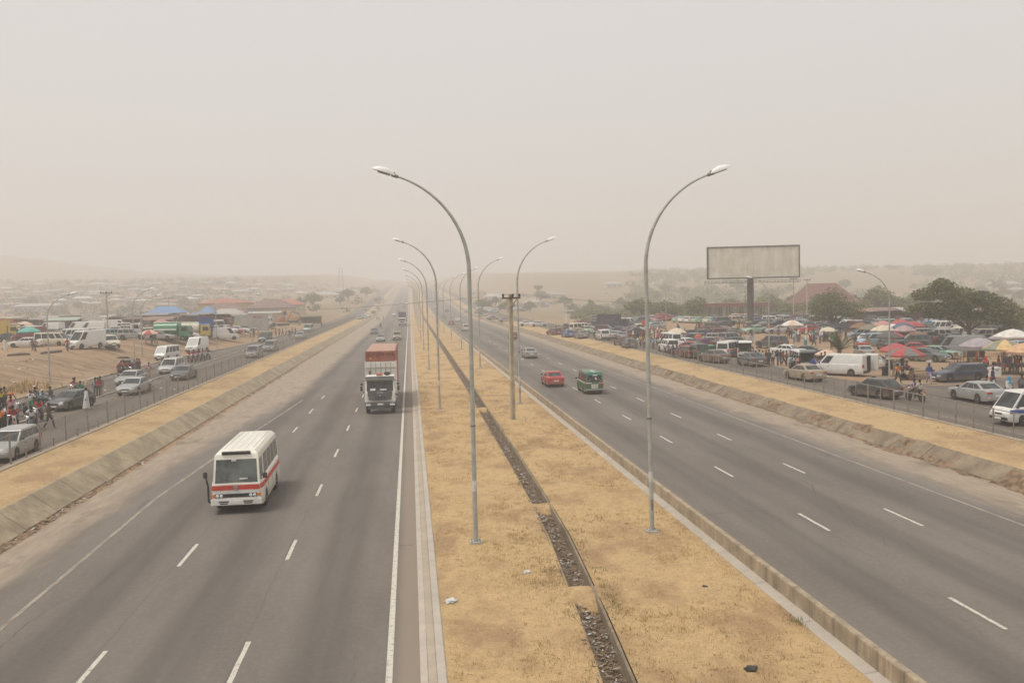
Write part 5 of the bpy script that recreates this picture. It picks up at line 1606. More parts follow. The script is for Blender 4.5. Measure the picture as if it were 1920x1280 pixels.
for k in range(14):
    y = 31.45 + 38.0 * k; zz = .1 + float(rise(np.array(y)))
    street_lamp(2.17 - .01 * k, y, zz, math.pi, 'tall curved street lamp over the bus carriageway, %s along the median row' % ORD[k], 'median lamps over the bus side', lean=(0, .004 if k else .002))
    xx = (8.83, 8.8, 8.5, 8.4, 8.3, 8.1)[min(k, 5)]
    y = (31.65, 71, 108.1, 145.4, 179, 212)[k] if k < 6 else 212 + 36.5 * (k - 5)
    street_lamp(xx, y, .1 + float(rise(np.array(y))), 0, 'tall curved street lamp over the green van carriageway, %s along the median row' % ORD[k], 'median lamps over the market side', lean=(0, -.012 if k == 0 else -.004))
for k, (bx, by, tx, ty) in enumerate([(94, 719, 127, 552), (252.6, 677, 288, 543), (267, 668, 290, 555), (407, 655, 413, 549), (474, 640, 476, 552)]):
    x, y, z = at(bx, by)
    w = ('curved service road lamp behind the waiting motorcycles, standing at the bank foot', 'curved service road lamp beside the open black car at the bank foot', 'thin curved lamp just behind another lamp, near the white minibus', 'curved lamp on the bank near the white van with motorcycles', 'faint curved lamp beside the old advert hoarding')[k]
    o = street_lamp(x, y, z, .15 if k < 3 else 1.2, w, 'service road lamps below the bank', parts=SLAMP)
    s = (at(bx, by)[1]); dep = proj((x, y, z))[2]
    o.scale = (1, 1, (by - ty) / FPX * dep / 9.45)
for k, (bx, by, tx, ty) in enumerate([(1667.4, 712, 1617, 508), (1442, 656, 1405, 520), (1249, 617, 1235, 532), (1150, 604, 1140, 548)]):
    x, y, z = at(bx, by); dep = proj((x, y, z))[2]
    w = ('curved market lamp between the white saloon and the red striped umbrella', 'curved market lamp rising in front of the billboard post', 'faint market lamp behind the crowd and the red car', 'distant market lamp behind the dark blue box lorry')[k]
    o = street_lamp(x, y, z, math.pi - (.15 if k == 0 else .35), w, 'lamps standing in the market', parts=SLAMP)
    o.scale = (1.0, 1, (by - ty) / FPX * dep / 9.45)

# ------------------------------------------------------------------ fences
def fence(name, desc, x, y0, y1, step, ht, stub, ymax, rails, mesh_step, mesh_w):
    o = thing('fence', desc, 'fence', (0, 0, 0), 0, None, '', 'the fence', True)
    tall = [MB().box((0, 0, (ht + .15) / 2 - .15), (.07 + .02 * q, .07 + .02 * q, ht + .15)).mesh('fence_post', [M['fence_steel']]) for q in range(2)]
    short = MB().box((0, 0, .15), (.06, .06, .7)).mesh('fence_post', [M['fence_steel']])
    thin = MB().box((0, 0, ht / 2 - .1), (.04, .04, ht + .1)).mesh('fence_post', [M['fence_steel']])
    y = y0; k = 0
    while y < ymax:
        me = tall[0] if k % 2 == 0 else (short if stub else thin)
        p = put(me, 'fence_post', o, (x, y, 1.1)); p.rotation_euler = (rnd.uniform(-.02, .02), rnd.uniform(-.025, .025), 0)
        y += step; k += 1
    ye = y
    rest = MB()
    while y < y1:
        rest.box((x, y, 1.1 + ht / 2 + float(rise(np.array(y)))), (.07, .07, ht)); y += step * 2
    structure(add_part(o, 'fence_post', rest, 'fence_steel'), 'stuff')
    for zz in rails:
        pts = [(x, yy, 1.1 + zz + rnd.uniform(-.01, .01) + float(rise(np.array(yy)))) for yy in np.arange(y0, y1, step * 2)]
        add_part(o, 'rail', MB().tube(pts, .026, 5), 'fence_steel')
    if not mesh_step: return o
    m = MB(); vs = []; fs = []
    yy = y0
    while yy < y1:
        z = 1.12 + float(rise(np.array(yy))); k = len(vs); w = mesh_w * (1 if yy < 110 else 1.6)
        vs += [(x, yy - w, z), (x + w, yy + w, z), (x - w, yy + w, z), (x, yy - w, z + ht - .12), (x + w, yy + w, z + ht - .12), (x - w, yy + w, z + ht - .12)]
        fs += [[k, k + 1, k + 4, k + 3], [k + 1, k + 2, k + 5, k + 4], [k + 2, k, k + 3, k + 5]]
        yy += mesh_step * (1 if yy < 110 else 2)
    m.add(vs, fs)
    structure(add_part(o, 'fence_wire', m, 'fence_steel'), 'stuff')
    return o
fence('fence', 'long grey wire fence between the dry verge and the bank service road', -20.08, 42.6, 330, 1.78, 1.55, True, 190, (1.5, .12), .2, .0042)
fence('fence', 'low rail fence with thin posts between the verge and the market service road', 31.12, 40.4, 330, 1.62, 1.35, False, 160, (1.3, .27), None, 0)

# ------------------------------------------------------------------ utility pole, wires, billboard
def utility_pole(px, py, desc, top, pos=None, conc=True, arm=.9, rz=.35):
    x, y, z = pos or at(px, py)
    o = thing('utility_pole', desc, 'utility pole', (x, y, z), rz, 'power line poles', '', 'the power pole', True)
    h = top - z
    if conc:
        m = MB()
        for s in (-1, 1): m.box((s * .11, 0, h / 2), (.1, .22, h), 0, taper=.62)
        add_part(o, 'shaft', m, 'pole_concrete')
        web = MB()
        k = .5
        web.box((0, .02, h / 2), (.2, .16, h), 0, taper=.62)
        add_part(o, 'web', web, 'pole_concrete')
    else:
        add_part(o, 'shaft', MB().tube([(0, 0, 0), (0, 0, h)], [.16, .1], 8), 'pole_concrete')
    add_part(o, 'cross_arm', MB().box((0, -.12, h - .25), (arm * 1.6, .1, .12)).tube([(.0, -.1, h - .95), (arm * .5, -.12, h - .3)], .025, 5), 'rust')
    ins = []
    for q in (-arm * .72, .12 if conc else 0, arm * .72):
        add_part(o, 'insulator', MB().lathe([(.03, 0), (.09, .05), (.07, .1), (.1, .16), (.05, .24), (.001, .25)], 8, (q, -.12, h - .19)), 'trash_dark')
        ins.append(Vector((x + q * math.cos(rz) + .12 * math.sin(rz), y + q * math.sin(rz) - .12 * math.cos(rz), z + h + .03)))
    return o, ins
M_ = M
def wires(name, A, B, sag, desc):
    m = MB()
    for a, b in zip(A, B):
        pts = []
        for i in range(25):
            t = i / 24
            p = a.lerp(b, t); p.z -= sag * 4 * t * (1 - t); pts.append(p)
        m.tube(pts, .0045, 4)
    o = m.build(name, M['dark_plastic'])
    reg(o, desc, 'power line', 'power line spans', '', 'the power line', True)
x, y, z = at(962, 787)
up0, in0 = utility_pole(0, 0, 'concrete power pole with short cross arm in the middle of the dry median', 9.1, pos=(x, y, z))
up1, in1 = utility_pole(0, 0, 'thin power pole among the far sheds beyond the blue roofs', 10.2, pos=at(318, 607), conc=False, arm=1.3)
up2, in2 = utility_pole(0, 0, 'thin power pole rising behind the white panel van on the bank', 11, pos=at(203, 632), conc=False, arm=1.2)
up3, in3 = utility_pole(0, 0, 'slim power pole in front of the red roofed house', 11.5, pos=at(1488, 600), conc=False, arm=1.3)
up4, in4 = utility_pole(0, 0, 'second slim power pole in front of the red roofed house', 11.3, pos=at(1513, 596), conc=False, arm=1.3)
up5, in5 = utility_pole(0, 0, 'slim power pole in the scrub behind the old taxis', 9, pos=at(1330, 590), conc=False, arm=1.2)
wires('power_line', in0, in1, 2.2, 'power line sagging from the median pole across the bus carriageway')
wires('power_line', in0, in3, 2.6, 'power line sagging from the median pole towards the red roofed house')
wires('power_line', in1, in2, 1.2, 'power line between the two thin poles on the lorry park side')
wires('power_line', in5, in3, 1.0, 'power line strung between the poles behind the billboard')

def billboard():
    x, y, z = at(1408, 609)
    o = thing('billboard', 'large blank weathered billboard on a single dark post', 'billboard', (x, y, z), -R(13), None, '', 'the billboard post', True)
    D = proj((x, y, z))[2]; u = D / FPX
    zb = atd(1408, 521, D)[2] - z; w = 165 * u; h = 58 * u
    zb += 0
    add_part(o, 'post', MB().tube([(0, .4, -.3), (0, .4, zb + h * .5)], .62, 14), 'billpost')
    x0 = -(1408 - 1330) * u
    n = 16
    for i in range(n):
        pw = w / n
        p = add_part(o, 'panel', MB().box((x0 + pw * (i + .5), -.2 + rnd.uniform(-.015, .015), zb + h / 2), (pw - .03, .06, h - .2)), 'billpanel')
    f = MB()
    f.box((x0 + w / 2, -.2, zb + h), (w + .3, .32, .25)).box((x0 + w / 2, -.2, zb), (w + .3, .32, .25))
    add_part(o, 'frame', f, 'billframe')
    for s, t in ((x0 - .1, .32), (x0 + w + .1, .2)): add_part(o, 'frame', MB().box((s, -.2, zb + h / 2), (t, .34, h + .2)), 'billframe')
    c = MB()
    for zz in (-.5, -.85): c.box((x0 + w / 2 - .3, -.9, zb + zz), (w + 1.0, .07, .07)).box((x0 + w / 2 - .3, -.3, zb + zz), (w + 1.0, .07, .07))
    for i in range(27):
        xx = x0 - .8 + (w + 1.) * i / 26
        c.box((xx, -.6, zb - .85), (.05, .65, .05)).box((xx, -.9, zb - .65), (.05, .05, .4))
        if i % 2: c.tube([(xx, -.9, zb - .85), (xx + .35, -.9, zb - .5)], .02, 4)
    c.box((x0 + w / 2, -.6, zb - .9), (w, .5, .04))
    add_part(o, 'catwalk', c, 'billframe')
    b = MB().box((0, .35, zb + h * .25), (w * .9, .25, .3)).box((0, .35, zb + h * .75), (w * .9, .25, .3))
    add_part(o, 'back_truss', b, 'billframe')
    l = MB()
    for s in (-.25, .25): l.box((-.75 + s, .1, zb / 2), (.04, .04, zb))
    for i in range(int(zb / .5)): l.box((-.75, .1, .3 + i * .5), (.5, .03, .03))
    add_part(o, 'ladder', l, 'billframe')
M['billpost'] = pm('dark_post_paint', (.055, .055, .055), .6, .25, 1.2, dust=.25)
M['billframe'] = pm('frame_steel', (.12, .12, .1), .7, .25, 1.5, dust=.2)
def billpanel():
    t = NT('weathered_white_panel')
    v = t.obj()
    n = t.noise(t.scale(v, (1, 1, .2)), .9, 6, .65); f = t.noise(v, .35, 4)
    c = t.mix(t.mr(n, .3, .72), (.66, .62, .52), (.78, .75, .66))
    c = t.mix(t.mr(f, .4, .7, 0, .5), c, (.50, .44, .31))
    return t.fin(c, .6)
M['billpanel'] = billpanel()
billboard()
# ------------------------------------------------------------------ trees and shrubs
def crown_mesh(name, blobs, n, s, mat, rr):
    vs = []; fs = []
    tot = sum(b[3] * b[4] * b[5] for b in blobs)
    for bx, by, bz, ra, rb, rc in blobs:
        k = int(n * ra * rb * rc / tot)
        for _ in range(k):
            u = Vector((rr.gauss(0, 1), rr.gauss(0, 1), rr.gauss(0, 1))).normalized() * (rr.random() ** .42)
            if u.z < -.55: u.z *= .5
            p = Vector((bx + u.x * ra, by + u.y * rb, bz + u.z * rc))
            a = Vector((rr.uniform(-1, 1), rr.uniform(-1, 1), rr.uniform(-.6, .6))).normalized()
            b = a.cross(Vector((rr.uniform(-1, 1), rr.uniform(-1, 1), rr.uniform(-1, 1)))).normalized()
            q = s * rr.uniform(.6, 1.3)
            i = len(vs)
            vs += [p - a * q, p + b * q * .45, p + a * q, p - b * q * .45]
            fs.append([i, i + 1, i + 2, i + 3])
    return MB().add(vs, fs).mesh(name, [mat])

def make_tree(seed, w, h, th, nb, n, s, mat, lean=0., flat=.45):
    """crown w wide, h tall in all, first branching at th"""
    rr = random.Random(seed)
    blobs = []
    tr = MB()
    tr.tube([(0, 0, -.2), (.03 * h * rr.uniform(-1, 1), .02 * h, th * .55), (lean * .2, 0, th)], [.05 * h * .75, .05 * h * .55, .045 * h * .5], 9)
    for k in range(nb):
        a = 2 * math.pi * k / nb + rr.uniform(-.4, .4); q = rr.uniform(.35, 1) if k else 0
        x, y = w * .34 * q * math.cos(a) + lean * rr.random(), w * .34 * q * math.sin(a)
        z = lerp(th + (h - th) * .32, h - (h - th) * .2, (1 - q) * rr.uniform(.6, 1) + .1)
        ra = w * rr.uniform(.13, .21)
        blobs.append((x, y, z, ra * 1.15, ra * 1.15, ra * flat * 1.6))
        tr.tube([(lean * .2, 0, th * .9), (x * .45, y * .45, th + (z - th) * .55), (x, y, z)], [.02 * h, .013 * h, .004 * h], 6)
    return crown_mesh('crown', blobs, n, s, mat, rr), tr.mesh('trunk', [M['trunk']])

def tree(meshes, pos, desc, group=None, place='', s=1., rz=None, name='tree', cat='tree', sz=None):
    o = thing(name, desc, cat, pos, rnd.uniform(0, 6) if rz is None else rz, group, place, 'the ' + desc)
    o.scale = (s, s, sz or s)
    put(meshes[0], 'crown', o); put(meshes[1], 'trunk', o)
    return o
M['leaf_big'] = blades('leaves_shade_tree', (.07, .085, .028), (.2, .205, .085))
M['leaf_scrub'] = blades('leaves_scrub', (.125, .145, .048), (.25, .25, .1))
# the big shade tree in the market
x, y, z = at(1817, 645)
D = proj((x, y, z))[2]; u = D / FPX
rr = random.Random(11)
blobs = []
def tp(px, py): return ((px - 1817) * u, (640 - py) * u)
for px, py, rx, rz_ in [(1772, 533, 34, 14), (1745, 548, 36, 16), (1800, 550, 45, 18), (1835, 560, 45, 20), (1866, 572, 38, 20), (1888, 586, 26, 18), (1790, 572, 50, 17), (1745, 572, 38, 12), (1720, 575, 20, 9), (1850, 595, 44, 15), (1890, 602, 22, 12), (1808, 588, 42, 13), (1770, 524, 18, 9), (1760, 586, 26, 9), (1875, 618, 22, 9)]:
    a, c = tp(px, py)
    for dy in (-1, .2, 1.1):
        blobs.append((a, dy * 2.1 + rr.uniform(-.5, .5), c, rx * u * .8, 1.9, rz_ * u))
cr = crown_mesh('crown', blobs, 17000, .2, M['leaf_big'], rr)
tk = MB().tube([(0, 0, -.2), (.05, 0, 1.2), (-.1, .1, 2.2)], [.34, .27, .25], 10)
for px, py in [(1745, 560), (1790, 540), (1840, 565), (1880, 590), (1765, 585), (1850, 600), (1725, 575)]:
    a, c = tp(px, py)
    tk.tube([(-.05, .05, 1.9), (a * .4, rr.uniform(-.6, .6), 2.2 + (c - 2.2) * .55), (a * .95, rr.uniform(-1, 1), c)], [.16, .1, .03], 7)
cam_rz = -math.atan2(x, y)
tree((cr, tk.mesh('trunk', [M['trunk']])), (x, y, z), 'large dark green spreading shade tree over the parked cars', rz=cam_rz)
# the smaller bush tree behind the palm
m1 = make_tree(5, 12, 6.4, .7, 15, 9500, .18, M['leaf_big'], 0, .62)
x, y, z = at(1562, 618)
tree(m1, (x, y, z), 'dense bushy green tree in front of the red roofed house', s=1.0, rz=.6)
m1b = make_tree(8, 4, 3.2, .6, 6, 1800, .13, M['leaf_mid'], 0, .6)
tree(m1b, at(1535, 615), 'low leafy bush beside the dense bushy tree', name='bush', cat='bush', s=.9)
# the fan of palm fronds
def palm(px, py):
    x, y, z = at(px, py)
    o = thing('palm', 'short bushy palm with upright fronds behind the white panel van', 'palm', (x, y, z), 0, None, '', 'the palm', True)
    rr = random.Random(4)
    add_part(o, 'trunk', MB().tube([(0, 0, -.1), (0, 0, .5), (0, 0, 1.0)], [.24, .2, .26], 9), 'trunk')
    for k in range(26):
        a = rr.uniform(0, 6.283); el = rr.uniform(.25, 1.45); ln = rr.uniform(2.1, 3.5)
        m = MB(); vs = []
        d = Vector((math.cos(a) * math.cos(el), math.sin(a) * math.cos(el), math.sin(el))); sd = Vector((-math.sin(a), math.cos(a), 0))
        pts = []
        for i in range(9):
            t = i / 8; p = Vector((0, 0, .95)) + d * ln * t; p.z -= .75 * t * t * math.cos(el); pts.append(p)
        m.tube(pts, [.02 - .016 * i / 8 for i in range(9)], 4)
        for i in range(1, 34):
            t = i / 34; p = pts[min(int(t * 8), 7)].lerp(pts[min(int(t * 8) + 1, 8)], t * 8 % 1)
            L = .48 * math.sin(math.pi * min(1, t * .85 + .12)) + .06
            for s in (-1, 1):
                e = p + sd * s * L * .8 + d * L * .55 - Vector((0, 0, .14 * L))
                w = d * .022
                m.add([p - w, p + w, e], [[0, 1, 2]])
        add_part(o, 'frond', m, 'leaf_palm')
palm(1574, 672)
# scrub trees behind the market and across the valley
TR = [make_tree(20 + k, (7, 8, 6, 9)[k], (4.6, 5.4, 5, 6)[k], (1., 1.4, 1.1, 1.5)[k], 9, 1500, .34, M[('leaf_scrub', 'leaf_scrub', 'leaf_pale', 'leaf_scrub')[k]], 0, .6) for k in range(4)]
tg = random.Random(77)
NTREE = 0
TW = ['broad', 'rounded', 'tall', 'wide', 'ragged', 'low', 'thin', 'spreading']
def scrub(px, depth, s, grp, k=None, place=''):
    d = FW + RT * ((px - 960) / FPX)
    X, Y = d.x * depth, d.y * depth
    k = tg.randrange(4) if k is None else k
    return tree(TR[k], (X, Y, hs(X, Y) - .1), '%s %s scrub tree' % (TW[(k * 2 + (s > 1.1)) % 8], ('olive green', 'dry green')[k % 2]), grp, place, s, sz=s * tg.uniform(.8, 1.15))
GT = 'scrub trees in the valley beyond the market'
for px in range(1080, 1740, 13):
    for dep in (238, 275, 320):
        if 1325 < px < 1450 and dep < 260: continue
        scrub(px + tg.uniform(-8, 8), dep + tg.uniform(-14, 14) + (70 if px < 1180 else 0), tg.uniform(.6, 1.15) * (1 if dep < 300 else 1.2), GT, place='in the valley behind the market')
for px in range(1170, 1900, 22):
    scrub(px + tg.uniform(-10, 10), tg.uniform(370, 620), tg.uniform(.9, 1.6), GT, place='on the far slope')
ug = []
for _ in range(900):
    dep = tg.uniform(222, 520); px = tg.uniform(1075, 1760) if tg.random() < .8 else tg.uniform(1750, 1960)
    d = FW + RT * ((px - 960) / FPX)
    X, Y = d.x * dep, d.y * dep
    if 1320 < px < 1455 and dep < 245: continue
    s = tg.uniform(.8, 2.0)
    ug.append((X, Y, hs(X, Y) + s * .45, s * 1.8, s * 1.8, s))
structure(put(crown_mesh('undergrowth', ug, 42000, .5, M['leaf_scrub'], tg), 'undergrowth'), 'stuff')
# wooded slope farther off: one mass of foliage
wm = []
for _ in range(1300):
    dep = tg.uniform(520, 1050); px = tg.uniform(1180, 1960)
    d = FW + RT * ((px - 960) / FPX)
    X, Y = d.x * dep, d.y * dep
    if vnoise(X * .012 + 4, Y * .012) < -.22: continue
    s = tg.uniform(1.6, 3.6)
    wm.append((X, Y, hs(X, Y) + s * .6, s * 1.5, s * 1.5, s))
structure(put(crown_mesh('woodland', wm, 34000, .95, M['leaf_scrub'], tg), 'woodland'), 'stuff')
wm = []
for _ in range(900):
    dep = tg.uniform(380, 1000); px = tg.uniform(-60, 480 if tg.random() < .7 else 720)
    d = FW + RT * ((px - 960) / FPX)
    X, Y = d.x * dep, d.y * dep
    s = tg.uniform(1., 2.4)
    wm.append((X, Y, hs(X, Y) + s * .6, s * 1.4, s * 1.4, s))
structure(put(crown_mesh('woodland', wm, 22000, .8, M['leaf_mid'], tg), 'woodland'), 'stuff')
GTL = 'trees between the sheds on the lorry park side'
x, y, z = at(267, 606)
tree(TR[0], (x, y, z), 'round dark green tree beside the blue sheds', None, '', .95)
for px, dep, s in [(565, 430, 1.3), (588, 440, 1.5), (655, 520, 1.2), (690, 640, 1.4), (530, 420, 1.2), (640, 470, 1.1), (430, 520, 1.2), (350, 560, 1.2), (245, 480, 1), (150, 520, 1.1), (60, 560, 1.2)]:
    scrub(px, dep, s, GTL, place='on the far plain beyond the sheds')
for px, dep, s in [(905, 400, 1.2), (930, 460, 1.3), (955, 380, 1.2), (1015, 560, 1.6), (995, 420, 1.1), (1060, 500, 1.2), (1098, 330, 1.25), (1075, 410, 1.1)]:
    scrub(px, dep, s, GT, place='on the open ground beside the far road')
for px, dep, s in [(1880, 520, 1.5), (1862, 600, 1.4), (1915, 480, 1.7), (1838, 560, 1.2)]:
    scrub(px, dep, s, GT, place='on the ridge past the big tree')

# ------------------------------------------------------------------ houses and sheds far off
def house(px, depth, w, d, h, rh, wall, roof, desc, head=0, group='houses and sheds in the distance', place='', hip=True, nwin=4, base=None):
    q = FW + RT * ((px - 960) / FPX)
    X, Y = q.x * depth, q.y * depth
    z = hs(X, Y) if base is None else base
    o = thing('house', desc, 'house', (X, Y, z), -R(head), group, place, 'the ' + desc)
    add_part(o, 'wall', MB().box((0, 0, h / 2 - .5), (w, d, h + 1)), 'plastic', wall)
    e = .5; m = MB()
    a, b = w / 2 + e, d / 2 + e
    r = (w / 2 - d * .42) if hip else w / 2 + e
    vs = [(-a, -b, h), (a, -b, h), (a, b, h), (-a, b, h), (-r, 0, h + rh), (r, 0, h + rh)]
    m.add(vs, [[0, 1, 5, 4], [1, 2, 5], [2, 3, 4, 5], [3, 0, 4], [3, 2, 1, 0]])
    add_part(o, 'roof', m, 'plastic', roof)
    for i in range(nwin):
        xx = -w / 2 + w * (i + .5) / nwin
        f = add_part(o, 'window', MB().box((xx, -d / 2 - .02, h * .55), (w / nwin * .42, .1, h * .36)), 'white_paint')
        put(MB().box((xx, -d / 2 - .08, h * .55), (w / nwin * .34, .03, h * .29)).mesh('pane', [M['glass']]), 'pane', f)
    return o
WALLC = {'cream': (.58, .5, .36), 'yellow': (.62, .47, .22), 'white': (.62, .6, .55), 'grey': (.36, .34, .31), 'tan': (.42, .33, .23)}
ROOFC = {'red': (.42, .15, .1), 'brown': (.22, .13, .115), 'white': (.66, .66, .64), 'blue': (.13, .28, .52), 'rust': (.3, .17, .11), 'grey': (.34, .32, .3), 'dark red': (.17, .06, .05), 'pale': (.46, .44, .41)}
house(428, 285, 14, 12, 5.6, 1.5, WALLC['yellow'], ROOFC['red'], 'long yellow walled hall with a pale red roof', 8, nwin=5)
house(455, 315, 12, 9, 5.4, 1.4, WALLC['yellow'], ROOFC['red'], 'second yellow hall set behind the long hall', 8, nwin=4)
house(512, 262, 12.4, 9.5, 3.6, 2.7, WALLC['white'], ROOFC['brown'], 'big bungalow with a brown hipped roof and pale walls', 6, nwin=5)
house(500, 250, 8.5, 3, 2.2, .5, WALLC['cream'], ROOFC['pale'], 'low cream annex in front of the brown roofed bungalow', 6, hip=False, nwin=3)
house(430, 246, 9, 6, 1.9, 1.9, WALLC['grey'], ROOFC['pale'], 'low house with a pale grey roof before the yellow hall', 4, nwin=3)
house(425, 252, 12, 7, 2.6, 2.6, WALLC['tan'], ROOFC['brown'], 'brown roofed house behind the pale grey roof', 4, nwin=3)
house(545, 330, 10, 8, 4, 2.2, WALLC['cream'], ROOFC['red'], 'house with a pink red roof beyond the bungalow', 10, nwin=3)
house(336, 300, 6.2, 5, 1.6, 2.0, WALLC['cream'], ROOFC['white'], 'small shed with a bright white sloping roof', 0, hip=False, nwin=2)
house(316, 226, 8.4, 5, 3.2, 1.7, WALLC['tan'], ROOFC['blue'], 'long shed with a bright blue roof', 3, nwin=3, group='blue roofed sheds')
house(392, 220, 3.2, 3, 2.9, 1.9, WALLC['tan'], ROOFC['blue'], 'small kiosk with a peaked blue roof', 0, nwin=1, group='blue roofed sheds')
house(372, 222, 3.8, 3, 2.4, .9, WALLC['tan'], ROOFC['blue'], 'low kiosk with a flat blue roof', 0, nwin=1, group='blue roofed sheds')
tq = random.Random(5)
nb = 0
HW = ['pale roofed', 'white roofed', 'grey roofed', 'rust roofed']
for px, dep in [(px, dep) for dep in (560, 640, 730, 820) for px in range(-10 + dep % 37, 430 if dep < 700 else 690, 31)]:
    k = tq.choice([0, 0, 1, 1, 2, 3])
    house(px + tq.uniform(-11, 11), dep + tq.uniform(-35, 35), tq.uniform(6, 15), tq.uniform(5, 9), tq.uniform(2.2, 3.2), tq.uniform(.6, 1.5), WALLC[tq.choice(list(WALLC))],
          ROOFC[('pale', 'white', 'grey', 'rust')[k]], '%s %s house' % (tq.choice(['small', 'long', 'low', 'plain']), HW[k]), tq.uniform(-25, 25), place='far out on the hazy plain', nwin=2)
house(70, 520, 26, 9, 3.2, 1.6, WALLC['grey'], ROOFC['pale'], 'very long pale roofed barn on the hazy plain', 18, nwin=4)
for px, dep, k, w in [(928, 560, 'white', 14), (975, 640, 'red', 12), (1040, 590, 'grey', 16), (900, 690, 'rust', 12), (1150, 700, 'pale', 14), (1630, 430, 'white', 7), (1668, 520, 'white', 9), (1878, 640, 'pale', 26), (1905, 560, 'grey', 9), (1000, 520, 'pale', 9), (615, 620, 'pale', 18), (575, 560, 'white', 8), (645, 700, 'grey', 14)]:
    house(px, dep, w, 8, 3, 1.8, WALLC['cream'], ROOFC[k], '%s roofed house on the far slope' % k, tq.uniform(-20, 20), place='beyond the valley' if px > 800 else 'near the far road', nwin=3)
house(1541, 238, 17.5, 12, 3.4, 5.2, WALLC['tan'], ROOFC['dark red'], 'house with a steep dark red roof behind the bushy tree', 22, group=None, nwin=4)

def pavilion():
    x, y, z = at(1388, 596)
    D = 222; q = FW + RT * ((1388 - 960) / FPX); x, y = q.x * D, q.y * D; z = hs(x, y)
    o = thing('pavilion', 'long open shelter on a row of dark columns behind the billboard post', 'shelter', (x, y, z), -R(14), None, '', 'the columned shelter', True)
    w = 117 * D / FPX; top = atd(1388, 571, D)[2] - z
    for sy in (0, 5):
        for i in range(12):
            if sy and i % 2: continue
            add_part(o, 'column', MB().box((-w / 2 + w * (i + .5) / 12, sy, top / 2 - .3), (.42, .42, top + .4)), 'plastic', (.05, .04, .035))
    add_part(o, 'beam', MB().box((0, 0, top - .1), (w + .6, .6, .85)).box((0, 5, top - .1), (w + .6, .6, .85)), 'plastic', (.27, .065, .05))
    add_part(o, 'roof', MB().box((0, 2.5, top + .4), (w + .9, 6.2, .14)), 'plastic', (.24, .1, .085))
pavilion()
def mast(px, depth, desc, h, tank=False):
    q = FW + RT * ((px - 960) / FPX); X, Y = q.x * depth, q.y * depth; z = hs(X, Y)
    o = thing('water_tower' if tank else 'radio_mast', desc, 'tower', (X, Y, z), 0, None, '', 'the tower', True)
    m = MB()
    b = h * .09
    for sx in (-1, 1):
        for sy in (-1, 1): m.tube([(sx * b, sy * b, -.5), (sx * b * .5, sy * b * .5, h * .85)], [.16, .1], 4)
    for k in range(1, 6):
        t = k / 6; e = lerp(b, b * .5, t); m.box((0, 0, h * .85 * t), (2 * e, 2 * e, .12))
    add_part(o, 'lattice', m, 'steel')
    if tank: add_part(o, 'tank', MB().lathe([(.5, h * .78), (2.6, h * .86), (2.8, h * .97), (.2, h)], 12), 'steel')
    else: add_part(o, 'antenna', MB().tube([(0, 0, h * .84), (0, 0, h)], .07, 5), 'steel')
mast(1011, 520, 'faint water tower on the horizon beyond the concrete power pole', 13, True)
mast(643, 760, 'faint lattice mast on the hazy horizon', 26)

# hoarding leaning on the bank: pale green and white print with a red heading
def hoarding():
    x, y, z = at(472, 622); D = proj((x, y, z))[2]; u = D / FPX
    o = thing('advert_hoarding', 'large faded advert hoarding with pale print and red lettering', 'hoarding', (x, y, z), -R(-6), None, '', 'the advert hoarding', True)
    w, h = 62 * u, 30 * u
    b = 2 * u
    add_part(o, 'board', MB().box((0, 0, b + h / 2), (w, .14, h)), 'plastic', (.40, .44, .41))
    add_part(o, 'printed_panel', MB().add([(-w * .27, -.085, b + .1), (w * .46, -.085, b + .1), (w * .46, -.085, b + h * .62), (-w * .3, -.085, b + h * .86)], [[0, 1, 2, 3]]), 'plastic', (.5, .48, .45))
    add_part(o, 'printed_panel', MB().add([(-w * .47, -.085, b + h * .05), (-w * .33, -.085, b + h * .05), (-w * .33, -.085, b + h * .6), (-w * .47, -.085, b + h * .6)], [[0, 1, 2, 3]]), 'plastic', (.46, .5, .33))
    r = MB()
    for x0, x1 in ((.05, .155), (.19, .31)):
        n = 5
        for i in range(n): r.box((w * (x0 + (x1 - x0) * (i + .5) / n), -.09, b + h * .86), (w * (x1 - x0) / n * .78, .02, h * (.15 if i in (0, 3) else .11)))
    add_part(o, 'red_lettering', r, 'plastic', (.5, .1, .1))
    l = MB()
    for k in range(9):
        l.box((w * .08, -.092, b + h * (.08 + .055 * k)), (w * .6 * (.7 + .3 * (k % 2)), .01, h * .012))
    add_part(o, 'small_print', l, 'plastic', (.36, .35, .34))
    s = MB()
    for sx in (-.4, 0, .4): s.box((w * sx, .3, (b + h) / 2), (.14, .14, b + h)).tube([(w * sx, .3, h * .8), (w * sx, 2.2, 0)], .07, 5)
    add_part(o, 'frame', s, 'steel')
hoarding()
# ------------------------------------------------------------------ traffic on the dual carriageway
def road_car(kind, X, Y, head, col, desc, full=None, tint=1.):
    z = zroad(X, X > 5) + float(rise(np.array(Y)))
    return vehicle(kind, 0, 0, head, col, GROUP_M, '', desc, full, True, tint, pos=(X, Y, z))
def onroad(px, py):
    p = at(px, py); return p[0], p[1]
road_car('saloon', *onroad(714, 640), 180, 'silver', 'silver saloon partly hidden behind the container lorry', True)
road_car('suv', *onroad(745, 637), 180, 'gold', 'pale gold pickup style car driving beside the container lorry', True)
road_car('saloon', *onroad(702, 626), 180, 'dark grey', 'dark saloon well behind the container lorry, near the walking person')
lorry(0, 0, 180, 'white', 'box', 'dark blue', 'white cabbed lorry with a dark blue box far along the carriageway', GROUP_M, pos=(-2.4, onroad(754, 611)[1] + 4, .03), ln=9, hh=3.1)
road_car('saloon', *onroad(739, 592), 180, 'white', 'white car far ahead of the blue lorry')
road_car('saloon', *onroad(757, 577), 180, 'dark red', 'dark red speck of a car near the vanishing point of the carriageway')
road_car('hatchback', *onroad(749, 583), 180, 'grey', 'grey speck of a car in the far haze of the carriageway')
